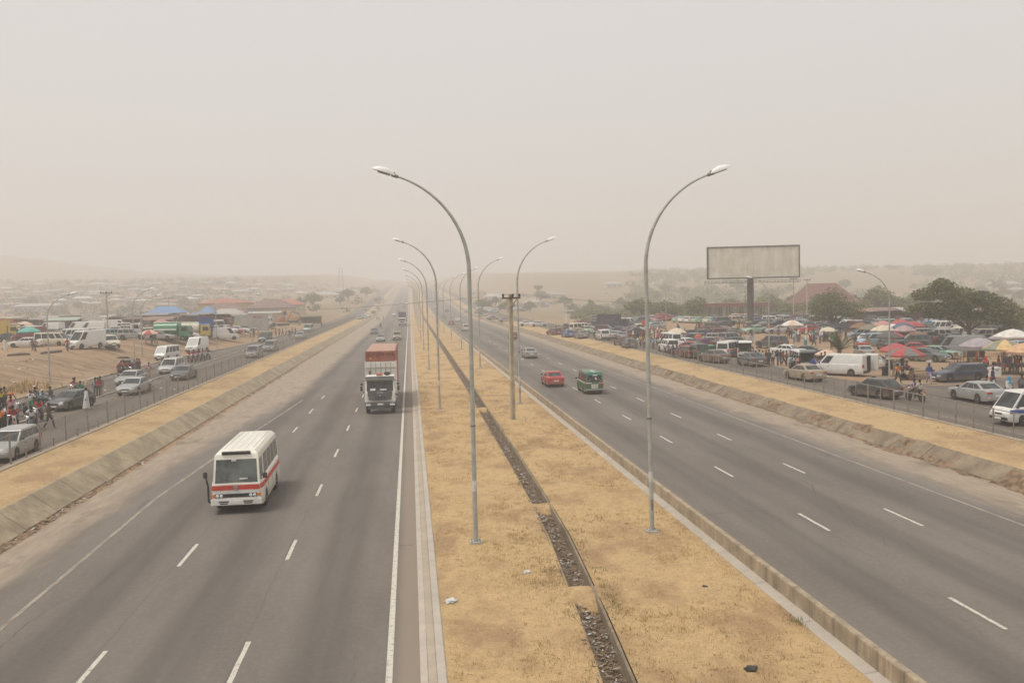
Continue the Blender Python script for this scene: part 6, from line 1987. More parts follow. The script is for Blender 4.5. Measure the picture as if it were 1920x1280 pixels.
road_car('people_carrier', *onroad(762, 570), 180, 'white', 'white van like speck at the far end of the carriageway')

rs = road_car('saloon', 13.9, 85.6, 0, 'red', 'red saloon driving away beside the green van', True)
gv = road_car('minibus', 16.25, 78.7, 1, 'green', 'green minibus driving away with white strips on its tail', True, .62)
def green_van_marks(o):
    L = 4.75
    for sx in (-1, 1):
        add_part(o, 'white_strip', MB().box((sx * .56, -L / 2 - .03, 1.04), (.5, .03, .09)), 'white_paint' if sx < 0 else 'plastic', (.7, .35, .25))
        m = MB(); vs = []
        for y in np.linspace(-2.1, 2.0, 12): vs += [(sx * .868, y, .98), (sx * .862, y, 1.06), (sx * .84, y, 1.06), (sx * .84, y, .98)]
        fs = [[i * 4 + k, (i + 1) * 4 + k, (i + 1) * 4 + (k + 1) % 4, i * 4 + (k + 1) % 4] for i in range(11) for k in range(4)]
        if sx < 0: fs = [f[::-1] for f in fs]
        add_part(o, 'side_strip', m.add(vs, fs), 'plastic', (.62, .6, .45))
        add_part(o, 'window_sticker', MB().box((sx * .45, -2.36, 1.3), (.34, .02, .05), 0, ry=sx * .6, rx=.04), 'plastic', (.55, .3, .28))
    add_part(o, 'roof_strip', MB().box((.04, -1.2, 1.985), (.1, 2.0, .02)), 'white_paint')
    add_part(o, 'brow_panel', MB().box((0, -2.3, 1.83), (1.28, .06, .2), 0, rx=-.12), 'plastic', (.05, .3, .24))
    add_part(o, 'window_sticker', MB().box((.02, -2.35, 1.72), (.4, .03, .1)), 'white_paint')
    add_part(o, 'window_sticker', MB().box((.1, -2.37, 1.42), (.13, .02, .26), 0, ry=-.4), 'white_paint')
    add_part(o, 'notice_board', MB().box((-.02, -2.41, .78), (.62, .04, .3)), 'plastic', (.72, .7, .58))
    add_part(o, 'bumper_bar', MB().box((0, -2.45, .45), (1.55, .06, .1), 0, ch=.02), 'plastic', (.55, .57, .53))
green_van_marks(gv)
road_car('saloon', 16.8, 123.5, 0, 'silver', 'silver saloon driving away ahead of the red saloon', True)
road_car('hatchback', *onroad(962, 635), 0, 'dark red', 'dark car half hidden behind the concrete power pole', True)
road_car('people_carrier', *onroad(873, 620), 0, 'cream', 'cream people carrier driving away beyond the power pole')
m0 = road_car('saloon', *onroad(846, 609), 0, 'dark red', 'dark red car near the median far up the market carriageway')
road_car('saloon', *onroad(858, 603), 0, 'white', 'white car farther up the market carriageway')
for px, py, c in [(832, 596, 'grey'), (874, 586, 'silver'), (838, 585, 'dark blue'), (893, 588, 'dark grey'), (816, 578, 'white')]:
    road_car('saloon', *onroad(px, py), 0, c, '%s car in the far haze of the market carriageway' % c)

# ------------------------------------------------------------------ service road on the bank side
V = lambda *a, **k: vehicle(*a, **k)
def fx(kind, px, py, head, col, desc, group=GROUP_SR, **k):
    return vehicle(kind, px, py, head, col, group, '', desc, k.pop('full', True), True, **k)
fx('estate', 20, 855, 178, 'silver', 'silver estate car at the frame edge beside the wire fence', tint=1.05)
fx('hatchback', 134, 766, 196, 'dark grey', 'dark grey car standing beside the motorcycle taxis')
fx('saloon', 253, 737, 184, 'silver', 'silver saloon driving along the fence ahead of another silver car')
fx('saloon', 247, 721, 184, 'silver', 'silver car half hidden behind the front silver saloon', tint=.9)
fx('people_carrier', 323, 699, 184, 'silver', 'silver people carrier with an open door on the service road', tint=1.2)
fx('saloon', 345, 710, 182, 'dark grey', 'dark saloon beside the silver people carrier', tint=1.2)
fx('minibus', 314, 674, 192, 'white', 'white minibus stopped on the lay-by below the bank')
fx('panel_van', 370, 660, 190, 'white', 'white panel van on the lay-by behind red motorcycles')
fx('people_carrier', 477, 670, 182, 'grey', 'grey people carrier seen through the fence, nearer of two')
fx('people_carrier', 508, 658, 182, 'grey', 'grey people carrier seen through the fence, farther of two', tint=1.2)
fx('minibus', 498, 641, 185, 'dark green', 'dark minibus with a pale front at the lay-by end')
fx('saloon', 564, 635, 183, 'silver', 'pale silver car beyond the two grey people carriers')
fx('minibus', 579, 622, 186, 'pale green', 'pale green minibus parked past the roadside crowd')
for px, py, c, k in [(676, 599, 'grey', 'saloon'), (690, 594, 'white', 'saloon'), (715, 567, 'white', 'panel_van'), (720, 563, 'white', 'saloon'), (700, 588, 'dark grey', 'saloon'), (708, 579, 'dark blue', 'saloon'), (684, 597, 'pale green', 'hatchback')]:
    fx(k, px, py, 185, c, '%s %s far along the bank service road' % (c, WORD[k]), full=False)
op = fx('hatchback', 242, 696, 0, 'black', 'black car at the bank foot with its boot lid raised')
add_part(op, 'boot_lid', MB().box((0, -1.75, 1.72), (1.3, 1.0, .05), 0, rx=-.25, ch=.02), 'paint', (.02, .02, .02))
add_part(op, 'boot_load', MB().box((0, -1.75, 1.0), (1.1, .5, .3), 0, ch=.05), 'cloth', (.3, .1, .1))

# people and motorcycles by the dark car
mA = motorcycle(26, 806, 150, 'red', desc='red motorcycle with loaded carrier beside the fence', fixed=True)
rider(mA, -.2, 150, 'red', 'black', desc='person in red striped shirt sitting on the red motorcycle')
mB = motorcycle(59, 807, 178, 'black', desc='black motorcycle with a bright headlight facing the fence', fixed=True)
rider(mB, -.2, 178, 'white', 'dark grey', desc='person in a white shirt on the black motorcycle with a bright headlight')
mC = motorcycle(73, 790, 175, 'dark red', desc='dark red motorcycle behind the black one', fixed=True)
rider(mC, -.2, 175, 'red', 'dark grey', desc='person in a bright red top on the dark red motorcycle')
motorcycle(40, 779, 185, 'grey', desc='grey motorcycle parked without a rider', fixed=True)
mD = motorcycle(84, 769, 110, 'dark green', desc='dark green motorcycle near the far kerb', fixed=True)
rider(mD, -.2, 110, 'light blue', 'navy', hd='cap', hc='white', desc='person in a light blue shirt and white cap on a motorcycle')
mE = motorcycle(139, 742, 170, 'red', desc='red motorcycle carrying two riders past the dark grey car', fixed=True)
rider(mE, -.1, 170, 'pink', 'dark grey', desc='person in a pink shirt riding the two up motorcycle'); rider(mE, -.55, 170, 'yellow', 'brown', 'pillion', desc='person in a yellow top riding pillion behind the pink shirt')
mF = motorcycle(248, 704, 175, 'black', desc='black motorcycle under the black car with its boot raised', fixed=True)
rider(mF, -.2, 175, 'dark red', 'dark grey', hd='cap', hc='white', desc='person in a white cap on a motorcycle by the open boot')
for px, py, f, t, b, pz, d in [
    (3, 812, 20, 'orange', 'black', 'stand', 'person in an orange vest with their back turned at the frame edge'),
    (9, 806, 40, 'white', 'navy', 'stand', 'person in a pale shirt beside the orange vest'),
    (22, 787, 170, 'pink', 'dark red', 'load', 'person in a pink top carrying an orange load on the head'),
    (3, 768, 120, 'yellow', 'black', 'stand', 'person in a yellow and black top at the far kerb'),
    (10, 765, 200, 'khaki', 'dark grey', 'stand', 'person in khaki near the yellow top at the far kerb'),
    (59, 774, 190, 'white', 'green', 'arms', 'person in a white shirt talking among the motorcycles'),
    (67, 766, 150, 'grey', 'dark grey', 'stand', 'person in a grey shirt behind the talking white shirt'),
    (96, 765, 220, 'dark grey', 'denim', 'stand', 'person in a dark shirt and jeans near the far kerb'),
    (93, 804, 110, 'brown', 'dark grey', 'walk', 'person in a dark patterned shirt walking towards the fence'),
    (152, 752, 200, 'green', 'dark grey', 'stand', 'person in a bright green shirt behind the dark grey car'),
    (180, 744, 180, 'light blue', 'denim', 'stand', 'person in a light blue shirt in the roadside trio'),
    (185, 744, 175, 'red', 'dark grey', 'stand', 'person in a red shirt in the roadside trio'),
    (189, 741, 185, 'grey', 'khaki', 'stand', 'person in a grey shirt in the roadside trio'),
    (280, 709, 20, 'pink', 'khaki', 'walk', 'person in a pink shirt walking alone along the service road'),
    (231, 702, 90, 'orange', 'black', 'stand', 'person in an orange shirt beside the open black car'),
    (258, 699, 250, 'dark red', 'dark grey', 'arms', 'person in a dark red top leaning by the open black car'),
    (262, 700, 230, 'navy', 'black', 'stand', 'person in navy behind the open black car')]:
    person(px, py, f, t, b, pz, group=G_PL, desc=d, fixed=True)
head_load(22, 787, 'orange', 'round head load of orange goods carried by the pink top', 1)
person(163, 768, 250, 'white', 'white', 'stand', 'gown', group=G_PL, desc='person in a white gown at the door of the dark grey car', fixed=True)
for px, py, c, t, d in [(356, 679, 'red', 'red', 'first'), (364, 678, 'red', 'red', 'second'), (373, 676, 'dark red', 'dark red', 'third'), (381, 675, 'black', 'pink', 'fourth'), (391, 674, 'grey', 'dark grey', 'fifth')]:
    mm = motorcycle(px, py, 150, c, desc='%s motorcycle in the %s place of the bunch by the white panel van' % (c, d), fixed=True)
    rider(mm, -.2, 150, t, 'dark grey', desc='person in %s on the %s motorcycle of the bunch by the panel van' % (t, d))
rq = random.Random(9)
tops = list(CLOTH)
for i, (px, py) in enumerate([(485, 636), (490, 634), (505, 634), (510, 632), (517, 631), (524, 631), (530, 630), (537, 629), (543, 633), (548, 628), (554, 628), (470, 634), (476, 633), (603, 616), (608, 615), (586, 618)]):
    person(px, py, rq.uniform(90, 270), ['orange', 'white', 'brown', 'yellow', 'orange', 'orange', 'grey', 'white', 'navy', 'light blue', 'purple', 'white', 'brown', 'dark grey', 'cream', 'red'][i], rq.choice(['dark grey', 'navy', 'khaki', 'brown']), rq.choice(['stand', 'arms', 'walk']), group='people at the lay-by end', place='in the roadside crowd by the hoarding')
for px, py, c in [(714, 616, 'navy'), (711, 602, 'khaki'), (719, 600, 'brown'), (707, 600, 'grey')]:
    person(px, py, 90, c, 'dark grey', 'walk', group='people crossing the far carriageway', place='crossing the carriageway far away')

# ------------------------------------------------------------------ lorry park above the bank
def lv(kind, px, py, head, col, **k): return vehicle(kind, px, py, head, col, GROUP_L, 'in the lorry park', **k)
lv('saloon', 48, 651, -96, 'white', full=True)
lv('minibus', 98, 648, 96, 'cream', full=True)
lv('estate', 118, 645, 110, 'dark blue')
lv('minibus', 138, 639, -80, 'white')
lv('panel_van', 162, 653, 208, 'white', full=True, desc='white panel van parked at the crest of the bank', fixed=True)
lv('suv', 207, 652, 150, 'cream', full=True, tint=1.1)
lv('people_carrier', 100, 634, 90, 'grey'); lv('suv', 70, 634, 60, 'dark grey'); lv('saloon', 20, 640, 80, 'dark blue')
lv('panel_van', 97, 626, -70, 'white'); lv('panel_van', 150, 625, -85, 'white'); lv('panel_van', 175, 625, -88, 'white'); lv('minibus', 38, 637, 120, 'white', tint=.8)
lv('saloon', 120, 628, 60, 'silver'); lv('saloon', 200, 632, 40, 'slate'); lv('suv', 212, 636, 30, 'pale blue'); lv('estate', 252, 629, 90, 'grey'); lv('panel_van', 218, 620, 80, 'white')
lv('people_carrier', 285, 632, 70, 'white'); lv('saloon', 303, 637, 100, 'silver'); lv('saloon', 296, 630, 60, 'dark grey'); lv('saloon', 265, 626, 60, 'beige')
def ll(*a, **k): return lorry(*a, GROUP_L, 'in the lorry park', **k)
ll(15, 628, 85, 'orange', 'box', 'orange', 'orange box lorry at the frame edge', ln=5.1)
ll(8, 638, 80, 'yellow', 'tipper', 'yellow', 'yellow tipper lorry at the frame edge', ln=5)
ll(235, 634, 86, 'white', 'flat', 'grey', 'grey flatbed lorry with low sides', ln=5.4)
ll(325, 639, 95, 'green', 'tanker', 'green', 'green tanker lorry with a white top', ln=5.8)
ll(368, 637, 80, 'yellow', 'tanker', 'cream', 'cream and yellow tanker lorry', ln=4.8)
ll(386, 632, 175, 'blue', 'tipper', 'blue', 'blue fronted tipper lorry', ln=4.8)
ll(400, 624, 120, 'white', 'flat', 'brown', 'white cabbed flatbed lorry', ln=3.7)
ll(417, 619, 100, 'dark red', 'flat', 'dark red', 'dark red flatbed lorry', ln=3.7)
ll(505, 613, 190, 'white', 'box', 'beige', 'white fronted box lorry right behind the hoarding', ln=4.8)
lv('saloon', 447, 624, 90, 'white'); lv('saloon', 462, 622, 80, 'silver'); lv('saloon', 436, 626, 90, 'red', tint=.9)
ll(178, 617, 88, 'white', 'box', 'white', 'tall white box lorry behind the panel van', ln=4.8, hh=2.6)
n_fill = 0; tries = 0
while n_fill < 42 and tries < 900:
    tries += 1
    px = rq.uniform(-5, 445); py = rq.uniform(614, 643) - .012 * px
    x, y, z = at(px, py)
    if not all((x - a) ** 2 + (y - b) ** 2 > 9 for a, b in CARS): continue
    n_fill += 1
    lv(rq.choice(['saloon', 'minibus', 'estate', 'suv', 'panel_van', 'people_carrier']), px, py, rq.uniform(60, 120) + rq.choice([0, 180]), rq.choice(['white', 'white', 'grey', 'dark grey', 'silver', 'dark blue', 'slate', 'beige', 'dark red', 'cream']))
def digger(px, py, head, c, desc):
    x, y, z = at(px, py)
    o = thing('excavator', desc, 'excavator', (x, y, z), -R(head), 'excavators by the far sheds', 'by the far sheds', 'the ' + desc)
    for sx in (-1, 1): add_part(o, 'track', MB().box((sx * 1.0, 0, .4), (.5, 3.2, .8), 0, ch=.25), 'dark_plastic')
    add_part(o, 'cab', MB().box((-.5, .2, 1.8), (1.0, 1.4, 1.5), 0, ch=.1), 'plastic', c)
    add_part(o, 'engine_hood', MB().box((.1, -1.0, 1.5), (2.2, 1.4, 1.0), 0, ch=.12), 'plastic', c)
    add_part(o, 'boom', MB().tube([(.4, .8, 1.2), (.4, 2.4, 3.9), (.4, 4.4, 3.4)], [.24, .26, .18], 6), 'plastic', c)
    add_part(o, 'bucket_arm', MB().tube([(.4, 4.3, 3.6), (.4, 4.9, 1.4)], [.18, .14], 6), 'plastic', c)
    add_part(o, 'bucket', MB().box((.4, 4.7, .9), (.9, .8, .8), 0, rx=.4, ch=.1), 'steel')
digger(530, 612, 60, (.45, .16, .06), 'rust orange excavator'); digger(548, 606, -50, (.55, .3, .07), 'yellow orange excavator')
for i, (px, py, w, d, c, hd) in enumerate([(20, 619, 7, 4, 'rust', 10), (75, 616, 8, 4, 'grey', -5), (150, 612, 9, 4, 'rust', 8), (185, 606, 10, 5, 'pale', 4), (215, 612, 6, 4, 'rust', -8), (255, 617, 6, 4, 'brown', 6), (290, 612, 7, 4, 'grey', 0), (300, 619, 6, 3.5, 'rust', 12),
     (120, 619, 7, 4, 'pale', 3), (45, 611, 9, 4, 'brown', 5), (100, 607, 9, 4, 'grey', -4), (240, 605, 8, 4, 'grey', 2), (365, 612, 7, 4, 'rust', 0), (405, 613, 6, 4, 'brown', 3), (430, 608, 7, 4, 'grey', 0), (575, 607, 9, 4, 'green', 12), (150, 603, 10, 4, 'brown', 5), (205, 600, 9, 4, 'pale', 0), (270, 602, 7, 4, 'rust', 0), (330, 605, 8, 4, 'brown', -5), (20, 606, 10, 4, 'grey', 5)]):
    rc = dict(ROOFC, green=(.08, .24, .12))[c]
    shed(px, py, w, d, rq.uniform(2.1, 2.9), hd, tuple(v * rq.uniform(.75, 1.15) for v in rc), '%s roofed market shed' % c, 'behind the lorry park', 'sheds behind the lorry park', pitch=rq.uniform(-.15, .2))
umbrella(56, 645, 'teal', None, 1.25, 'in the lorry park', stock=False)
umbrella(281, 646, 'peach', 'red', 1.1, 'in the lorry park'); umbrella(303, 622, 'pink', None, 1.2, 'in the lorry park', stock=False); umbrella(47, 628, 'peach', None, 1.3, 'in the lorry park', stock=False)
umbrella(185, 615, 'orange', None, 1.2, 'in the lorry park', stock=False)
for px, py, f, t, b, k in [(9, 657, 60, 'white', 'white', 'gown'), (62, 659, 200, 'brown', 'brown', 'shirt'), (67, 660, 190, 'khaki', 'dark grey', 'shirt'), (127, 659, 170, 'red', 'dark grey', 'shirt'), (36, 641, 100, 'red', 'navy', 'shirt'), (285, 645, 200, 'brown', 'dark grey', 'shirt'), (291, 643, 150, 'dark grey', 'navy', 'shirt'), (414, 626, 180, 'white', 'white', 'gown'), (425, 622, 180, 'red', 'navy', 'shirt'), (202, 634, 120, 'pink', 'navy', 'shirt')]:
    person(px, py, f, t, b, rq.choice(['stand', 'walk']), k, group='people in the lorry park', place='in the lorry park')
def earth_beam(px0, py0, px1, py1, desc):
    a = Vector(at(px0, py0)); b = Vector(at(px1, py1))
    m = MB().tube([a + (b - a) * t + Vector((0, 0, .08 + .1 * rq.random())) for t in (0, .3, .62, 1)], [.16, .22, .2, .15], 7)
    o = m.build('log', M['trunk']); reg(o, desc, 'log', 'logs on the bank crest', '', 'the log', True)
earth_beam(14, 668, 56, 665, 'long dark log lying on the bank crest below the white saloon')
earth_beam(78, 664, 115, 660, 'second dark log on the bank crest below the cream minibus')

# ------------------------------------------------------------------ the market side
near = dict(full=True)
fx('saloon', 1832, 752, 0, 'silver', 'silver saloon with red tail lights driving beside the rail fence', tint=1.05)
fx('hatchback', 1640, 744, -16, 'dark grey', 'dark grey hatchback leaving along the market service road', tint=.8)
fx('saloon', 1508, 712, -6, 'gold', 'gold saloon seen from behind beside the rail fence')
fx('saloon', 1409, 685, -2, 'slate', 'slate grey saloon seen from behind with a bright glint')
fx('saloon', 1338, 679, -12, 'brown', 'brown saloon turning towards the market crowd')
fx('estate', 1796, 714, -94, 'dark blue', 'dark blue estate car standing across the side road', GROUP_R, tint=.8)
wv = fx('low_van', 1576, 703, -40, 'white', 'white panel van with open rear doors by the kerb', GROUP_R)
add_part(wv, 'open_door', MB().box((.98, -2.75, 1.15), (.06, .8, 1.45), 0, rz=-.25), 'paint', PAINTS['white'])
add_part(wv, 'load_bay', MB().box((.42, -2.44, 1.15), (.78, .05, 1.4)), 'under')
bm_ = fx('minibus', 1940, 793, -93, 'white', 'white minibus with a blue band cut by the frame edge', GROUP_SR)
for sx in (-1, 1):
    m = MB(); vs = []
    for yy in list(np.linspace(-2.2, 2.25, 14)):
        e = max(0, abs(yy) - (4.75 / 2 - .5)) / .5; w = .86 * (1 - .13 * e * e)
        vs += [(sx * (w + .012), yy, .74), (sx * (w + .008), yy, .95), (sx * (w - .02), yy, .95), (sx * (w - .02), yy, .74)]
    fs = [[i * 4 + k, (i + 1) * 4 + k, (i + 1) * 4 + (k + 1) % 4, i * 4 + (k + 1) % 4] for i in range(13) for k in range(4)]
    add_part(bm_, 'blue_band', m.add(vs, fs if sx > 0 else [f[::-1] for f in fs]), 'plastic', (.03, .1, .4))
mG = motorcycle(1716, 752, -12, 'orange', desc='orange motorcycle with two riders heading away on the market service road', fixed=True)
rider(mG, .05, -12, 'lilac', 'dark grey', desc='person in a lilac shirt driving the orange motorcycle')
rider(mG, -.42, -12, 'cream', 'brown', 'pillion', desc='person in a cream shirt riding pillion on the orange motorcycle')
mH = motorcycle(1892, 742, 20, 'black', desc='black motorcycle behind the woman in the blue headscarf', fixed=True)
for a in [(1891, 751, 150, 'white', 'white', 'stand', 'gown', 'veil', 'sky blue', 'person in a bright blue headscarf over a white skirt'),
          (1915, 745, 180, 'grey', 'dark grey', 'stand', 'shirt', 'hair', None, 'person in a grey shirt beside the blue headscarf'),
          (1861, 729, 120, 'navy', 'navy', 'stand', 'gown', 'hair', None, 'person in a long dark robe by the estate car tail'),
          (1850, 735, 60, 'dark red', 'brown', 'sit', 'shirt', 'hair', None, 'person sitting low at the back of the dark blue estate'),
          (1858, 737, 200, 'white', 'khaki', 'sit', 'shirt', 'cap', 'red', 'person in a red cap sitting beside the estate car'),
          (1848, 704, 190, 'grey', 'navy', 'stand', 'shirt', 'veil', 'red', 'person in a red headscarf by the white cooler'),
          (1907, 702, 180, 'red', 'dark grey', 'stand', 'shirt', 'hair', None, 'person in a red shirt beneath the yellow umbrella stall'),
          (1742, 720, 200, 'blue', 'lilac', 'walk', 'shirt', 'hair', None, 'person in a blue shirt walking past the iron rack'),
          (1683, 719, 170, 'orange', 'black', 'walk', 'shirt', 'hair', None, 'person in a fiery orange shirt by the red striped umbrella'),
          (1825, 629, 180, 'orange', 'dark grey', 'stand', 'shirt', 'hair', None, 'person in an orange shirt under the large shade tree'),
          (1844, 622, 190, 'red', 'dark grey', 'stand', 'shirt', 'hair', None, 'person in a red top standing above the cars under the tree'),
          (1386, 616, 120, 'navy', 'black', 'stand', 'shirt', 'hair', None, 'person in dark clothes near the billboard post'),
          (1383, 625, 120, 'orange', 'orange', 'walk', 'shirt', 'hair', None, 'person in orange walking across the open sandy ground'),
          (1510, 654, 170, 'teal', 'teal', 'walk', 'gown', 'veil', 'white', 'person in a pale teal gown crossing the sandy ground'),
          (1524, 702, 160, 'blue', 'blue', 'stand', 'gown', 'hair', None, 'person in a long bright blue gown at the open minivan'),
          (1350, 668, 150, 'teal', 'dark grey', 'stand', 'shirt', 'hair', None, 'person in a teal shirt beside the green car')]:
    px, py, f, t, b, pz, kd, hd, hc, d = a
    person(px, py, f, t, b, pz, kd, hd, hc=hc, desc=d, fixed=True)
head_load(1742, 720, 'white', 'white bundle carried on the head of the blue shirted walker')
for i, (px, py, t) in enumerate([(1417, 686, 'dark grey'), (1424, 686, 'light blue'), (1430, 685, 'white'), (1437, 685, 'dark red'), (1442, 686, 'dark grey'), (1449, 686, 'white'), (1458, 686, 'navy'), (1469, 686, 'red'), (1475, 687, 'dark red'), (1412, 678, 'grey'), (1419, 677, 'white'), (1405, 676, 'dark grey'), (1396, 672, 'purple'), (1464, 683, 'dark grey')]):
    person(px, py, rq.uniform(60, 300), t, rq.choice(['dark grey', 'navy', 'black', 'denim']), rq.choice(['stand', 'stand', 'arms', 'walk']), place='in the crowd by the open white minibus', h=rq.uniform(.94, 1.04))
for px, py, t in [(1485, 698, 'light blue'), (1495, 700, 'pink'), (1499, 700, 'dark red'), (1490, 699, 'cream'), (1533, 702, 'lilac'), (1529, 700, 'grey'), (1540, 693, 'dark grey'), (1547, 690, 'brown')]:
    person(px, py, rq.uniform(60, 300), t, rq.choice(['dark grey', 'navy', 'brown']), rq.choice(['stand', 'arms']), place='by the open white minivan')
for px, py in [(1182, 642), (1187, 640), (1191, 644), (1196, 641), (1201, 646), (1206, 643), (1211, 647), (1216, 641), (1222, 646), (1227, 643), (1232, 647), (1237, 642), (1241, 648), (1246, 640), (1226, 633), (1233, 631), (1240, 629), (1219, 634), (1248, 634), (1212, 637), (1204, 636), (1196, 652), (1207, 655), (1216, 658), (1225, 655), (1234, 655)]:
    person(px, py, rq.uniform(0, 360), rq.choice(['cream', 'white', 'cream', 'brown', 'red', 'dark grey', 'navy', 'yellow', 'light blue', 'pink', 'khaki']), rq.choice(['dark grey', 'navy', 'brown', 'khaki']), rq.choice(['stand', 'arms', 'walk', 'stand']), rq.choice(['shirt', 'shirt', 'gown']), rq.choice(['hair', 'hair', 'cap', 'veil']), hc=rq.choice(['white', 'red', 'brown']), place='in the dense roadside crowd')
for px, py in [(1306, 624), (1311, 622), (1316, 623), (1321, 620), (1326, 622), (1330, 619), (1335, 621), (1341, 623)]:
    person(px, py, 180, rq.choice(['white', 'pink', 'navy', 'light blue', 'cream', 'dark red']), 'dark grey', 'stand', place='in the row of people on the sandy rise', group='people in a row on the sandy rise')
for px, py in [(1499, 618), (1505, 624), (1512, 626), (1520, 642), (1525, 644), (1531, 641), (1538, 644), (1545, 641), (1550, 640), (1478, 630), (1482, 634), (1490, 641), (1497, 642)]:
    person(px, py, rq.uniform(0, 360), rq.choice(['white', 'red', 'brown', 'khaki', 'light blue', 'dark grey', 'cream', 'lilac']), rq.choice(['dark grey', 'brown', 'navy']), rq.choice(['stand', 'arms', 'sit', 'walk']), rq.choice(['shirt', 'gown', 'shirt']), rq.choice(['hair', 'veil', 'cap']), hc=rq.choice(['white', 'red']), place='by the peach umbrella')
for px, py, t in [(1114, 634, 'white'), (1120, 635, 'white'), (1048, 626, 'white'), (1043, 625, 'brown'), (1253, 668, 'grey'), (1262, 668, 'navy'), (1269, 664, 'dark red'), (1300, 660, 'white'), (1297, 652, 'light blue'), (1322, 655, 'purple'), (1361, 664, 'white')]:
    person(px, py, rq.uniform(0, 360), t, 'dark grey', rq.choice(['stand', 'walk']), rq.choice(['shirt', 'gown']), place='among the cars along the fence')
for px, py, t in [(1795, 618, 'grey'), (1800, 640, 'navy'), (1815, 646, 'red'), (1830, 640, 'dark grey'), (1872, 690, 'red'), (1882, 694, 'dark red'), (1895, 692, 'cream'), (1815, 690, 'white'), (1765, 605, 'brown'), (1700, 702, 'dark grey'), (1692, 700, 'navy'), (1640, 640, 'dark grey'), (1650, 642, 'white'), (1626, 641, 'brown')]:
    person(px, py, rq.uniform(60, 300), t, rq.choice(['dark grey', 'navy', 'brown']), rq.choice(['stand', 'sit', 'arms']), place='among the umbrella stalls')

def mk(kind, px, py, head, col, place='in the market', **k): return vehicle(kind, px, py, head, col, GROUP_R, place, **k)
# along the service road fence, far to near
mk('estate', 1039, 628, -15, 'dark red', 'by the far fence'); mk('hatchback', 1065, 632, -5, 'blue', 'by the far fence', full=True); mk('suv', 1063, 622, 10, 'dark green', 'by the far fence')
mk('minibus', 1087, 623, 60, 'cream', 'by the far fence', full=True, tint=1.1); mk('saloon', 1090, 634, -5, 'grey', 'by the far fence')
mk('suv', 1130, 637, 0, 'white', 'by the far fence', full=True, tint=.95); mk('saloon', 1137, 631, 20, 'silver', 'by the far fence'); mk('saloon', 1146, 634, 60, 'pale green', 'by the far fence'); mk('saloon', 1158, 635, 40, 'silver', 'by the far fence')
mk('saloon', 1169, 637, 20, 'grey', 'by the far fence'); mk('estate', 1168, 648, -5, 'dark red', 'by the far fence', tint=.7); mk('hatchback', 1180, 652, 0, 'slate', 'by the far fence')
lorry(1150, 620, 110, 'dark blue', 'box', 'dark blue', 'dark blue box lorry among the cars', GROUP_R, 'at the far market', ln=6.5, hh=2.4)
mk('minibus', 1174, 612, 90, 'white', 'at the far market'); mk('saloon', 1184, 626, 70, 'dark red', 'at the far market'); mk('saloon', 1195, 628, 80, 'dark blue', 'at the far market')
for i, px in enumerate(range(1098, 1212, 9)):
    mk('saloon', px + rq.uniform(-2, 2), 603.5 + (1212 - px) * .035, rq.uniform(70, 110), rq.choice(['grey', 'dark grey', 'silver', 'dark red', 'brown', 'pale blue', 'white']), 'in the far row')
for i, (px, c, k) in enumerate([(1225, 'white', 'estate'), (1236, 'red', 'saloon'), (1247, 'red', 'suv'), (1262, 'grey', 'saloon')]): mk(k, px, 602 - i * .3, 95, c, 'in the row of old taxis')
for i, (px, c, k) in enumerate([(1276, 'pale green', 'saloon'), (1287, 'white', 'saloon'), (1298, 'white', 'estate'), (1310, 'pale green', 'saloon'), (1320, 'green', 'saloon'), (1331, 'cream', 'saloon'), (1341, 'teal', 'saloon')]): mk(k, px, 604 + i * .5, 60 - i * 3, c, 'in the row of old taxis')
mk('suv', 1358, 611, 80, 'slate', full=True); mk('saloon', 1398, 605, 70, 'pale blue'); mk('saloon', 1420, 607, 80, 'blue')
for px in range(1418, 1540, 12): mk(rq.choice(['saloon', 'estate', 'suv']), px, 600 + rq.uniform(0, 2), rq.uniform(60, 120), rq.choice(['dark grey', 'dark blue', 'grey', 'slate', 'brown', 'dark red', 'black']), 'in the dark back row')
for px in range(1380, 1420, 11): mk('saloon', px, 599, 90, rq.choice(['cream', 'pink', 'grey']), 'in the dark back row')
mk('saloon', 1417, 615, 75, 'dark grey', full=True); mk('saloon', 1422, 622, -80, 'dark red', full=True); mk('saloon', 1461, 625, -75, 'silver', full=True, tint=1.3); mk('saloon', 1440, 612, 60, 'slate'); mk('saloon', 1463, 614, 80, 'dark blue'); mk('suv', 1478, 608, 70, 'grey'); mk('saloon', 1492, 610, 80, 'brown')
mk('suv', 1447, 653, -22, 'dark grey', 'on the open sandy ground', full=True, tint=1.3)
mk('saloon', 1481, 668, 138, 'white', 'beside the crowd', full=True); mk('saloon', 1519, 670, 120, 'dark grey', 'beside the crowd', full=True)
mk('saloon', 1522, 625, 90, 'red'); mk('saloon', 1535, 618, 80, 'white'); mk('estate', 1553, 622, 90, 'slate'); mk('saloon', 1553, 628, 80, 'grey')
ov = mk('minibus', 1502, 692, 12, 'white', 'beside the crowd', full=True, desc='white minivan with its tailgate lifted', fixed=True)
add_part(ov, 'tailgate', MB().box((0, -2.85, 2.02), (1.45, 1.15, .06), 0, rx=.12, ch=.02), 'paint', PAINTS['dark green'])
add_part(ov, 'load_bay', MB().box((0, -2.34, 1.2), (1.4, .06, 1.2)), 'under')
wb1 = mk('minibus', 1367, 669, 40, 'white', 'beside the crowd', full=True, desc='white minibus with orange and blue bands', fixed=True)
for zz, c in ((.92, (.6, .14, .04)), (.62, (.08, .16, .35))):
    add_part(wb1, 'colour_band', MB().box((0, 0, zz), (1.75, 4.1, .24 if zz > .8 else .3), 0, ch=.02), 'plastic', c)
wb2 = mk('minibus', 1396, 670, 20, 'white', 'beside the crowd', full=True, desc='white minibus crowded at its raised tailgate', fixed=True)
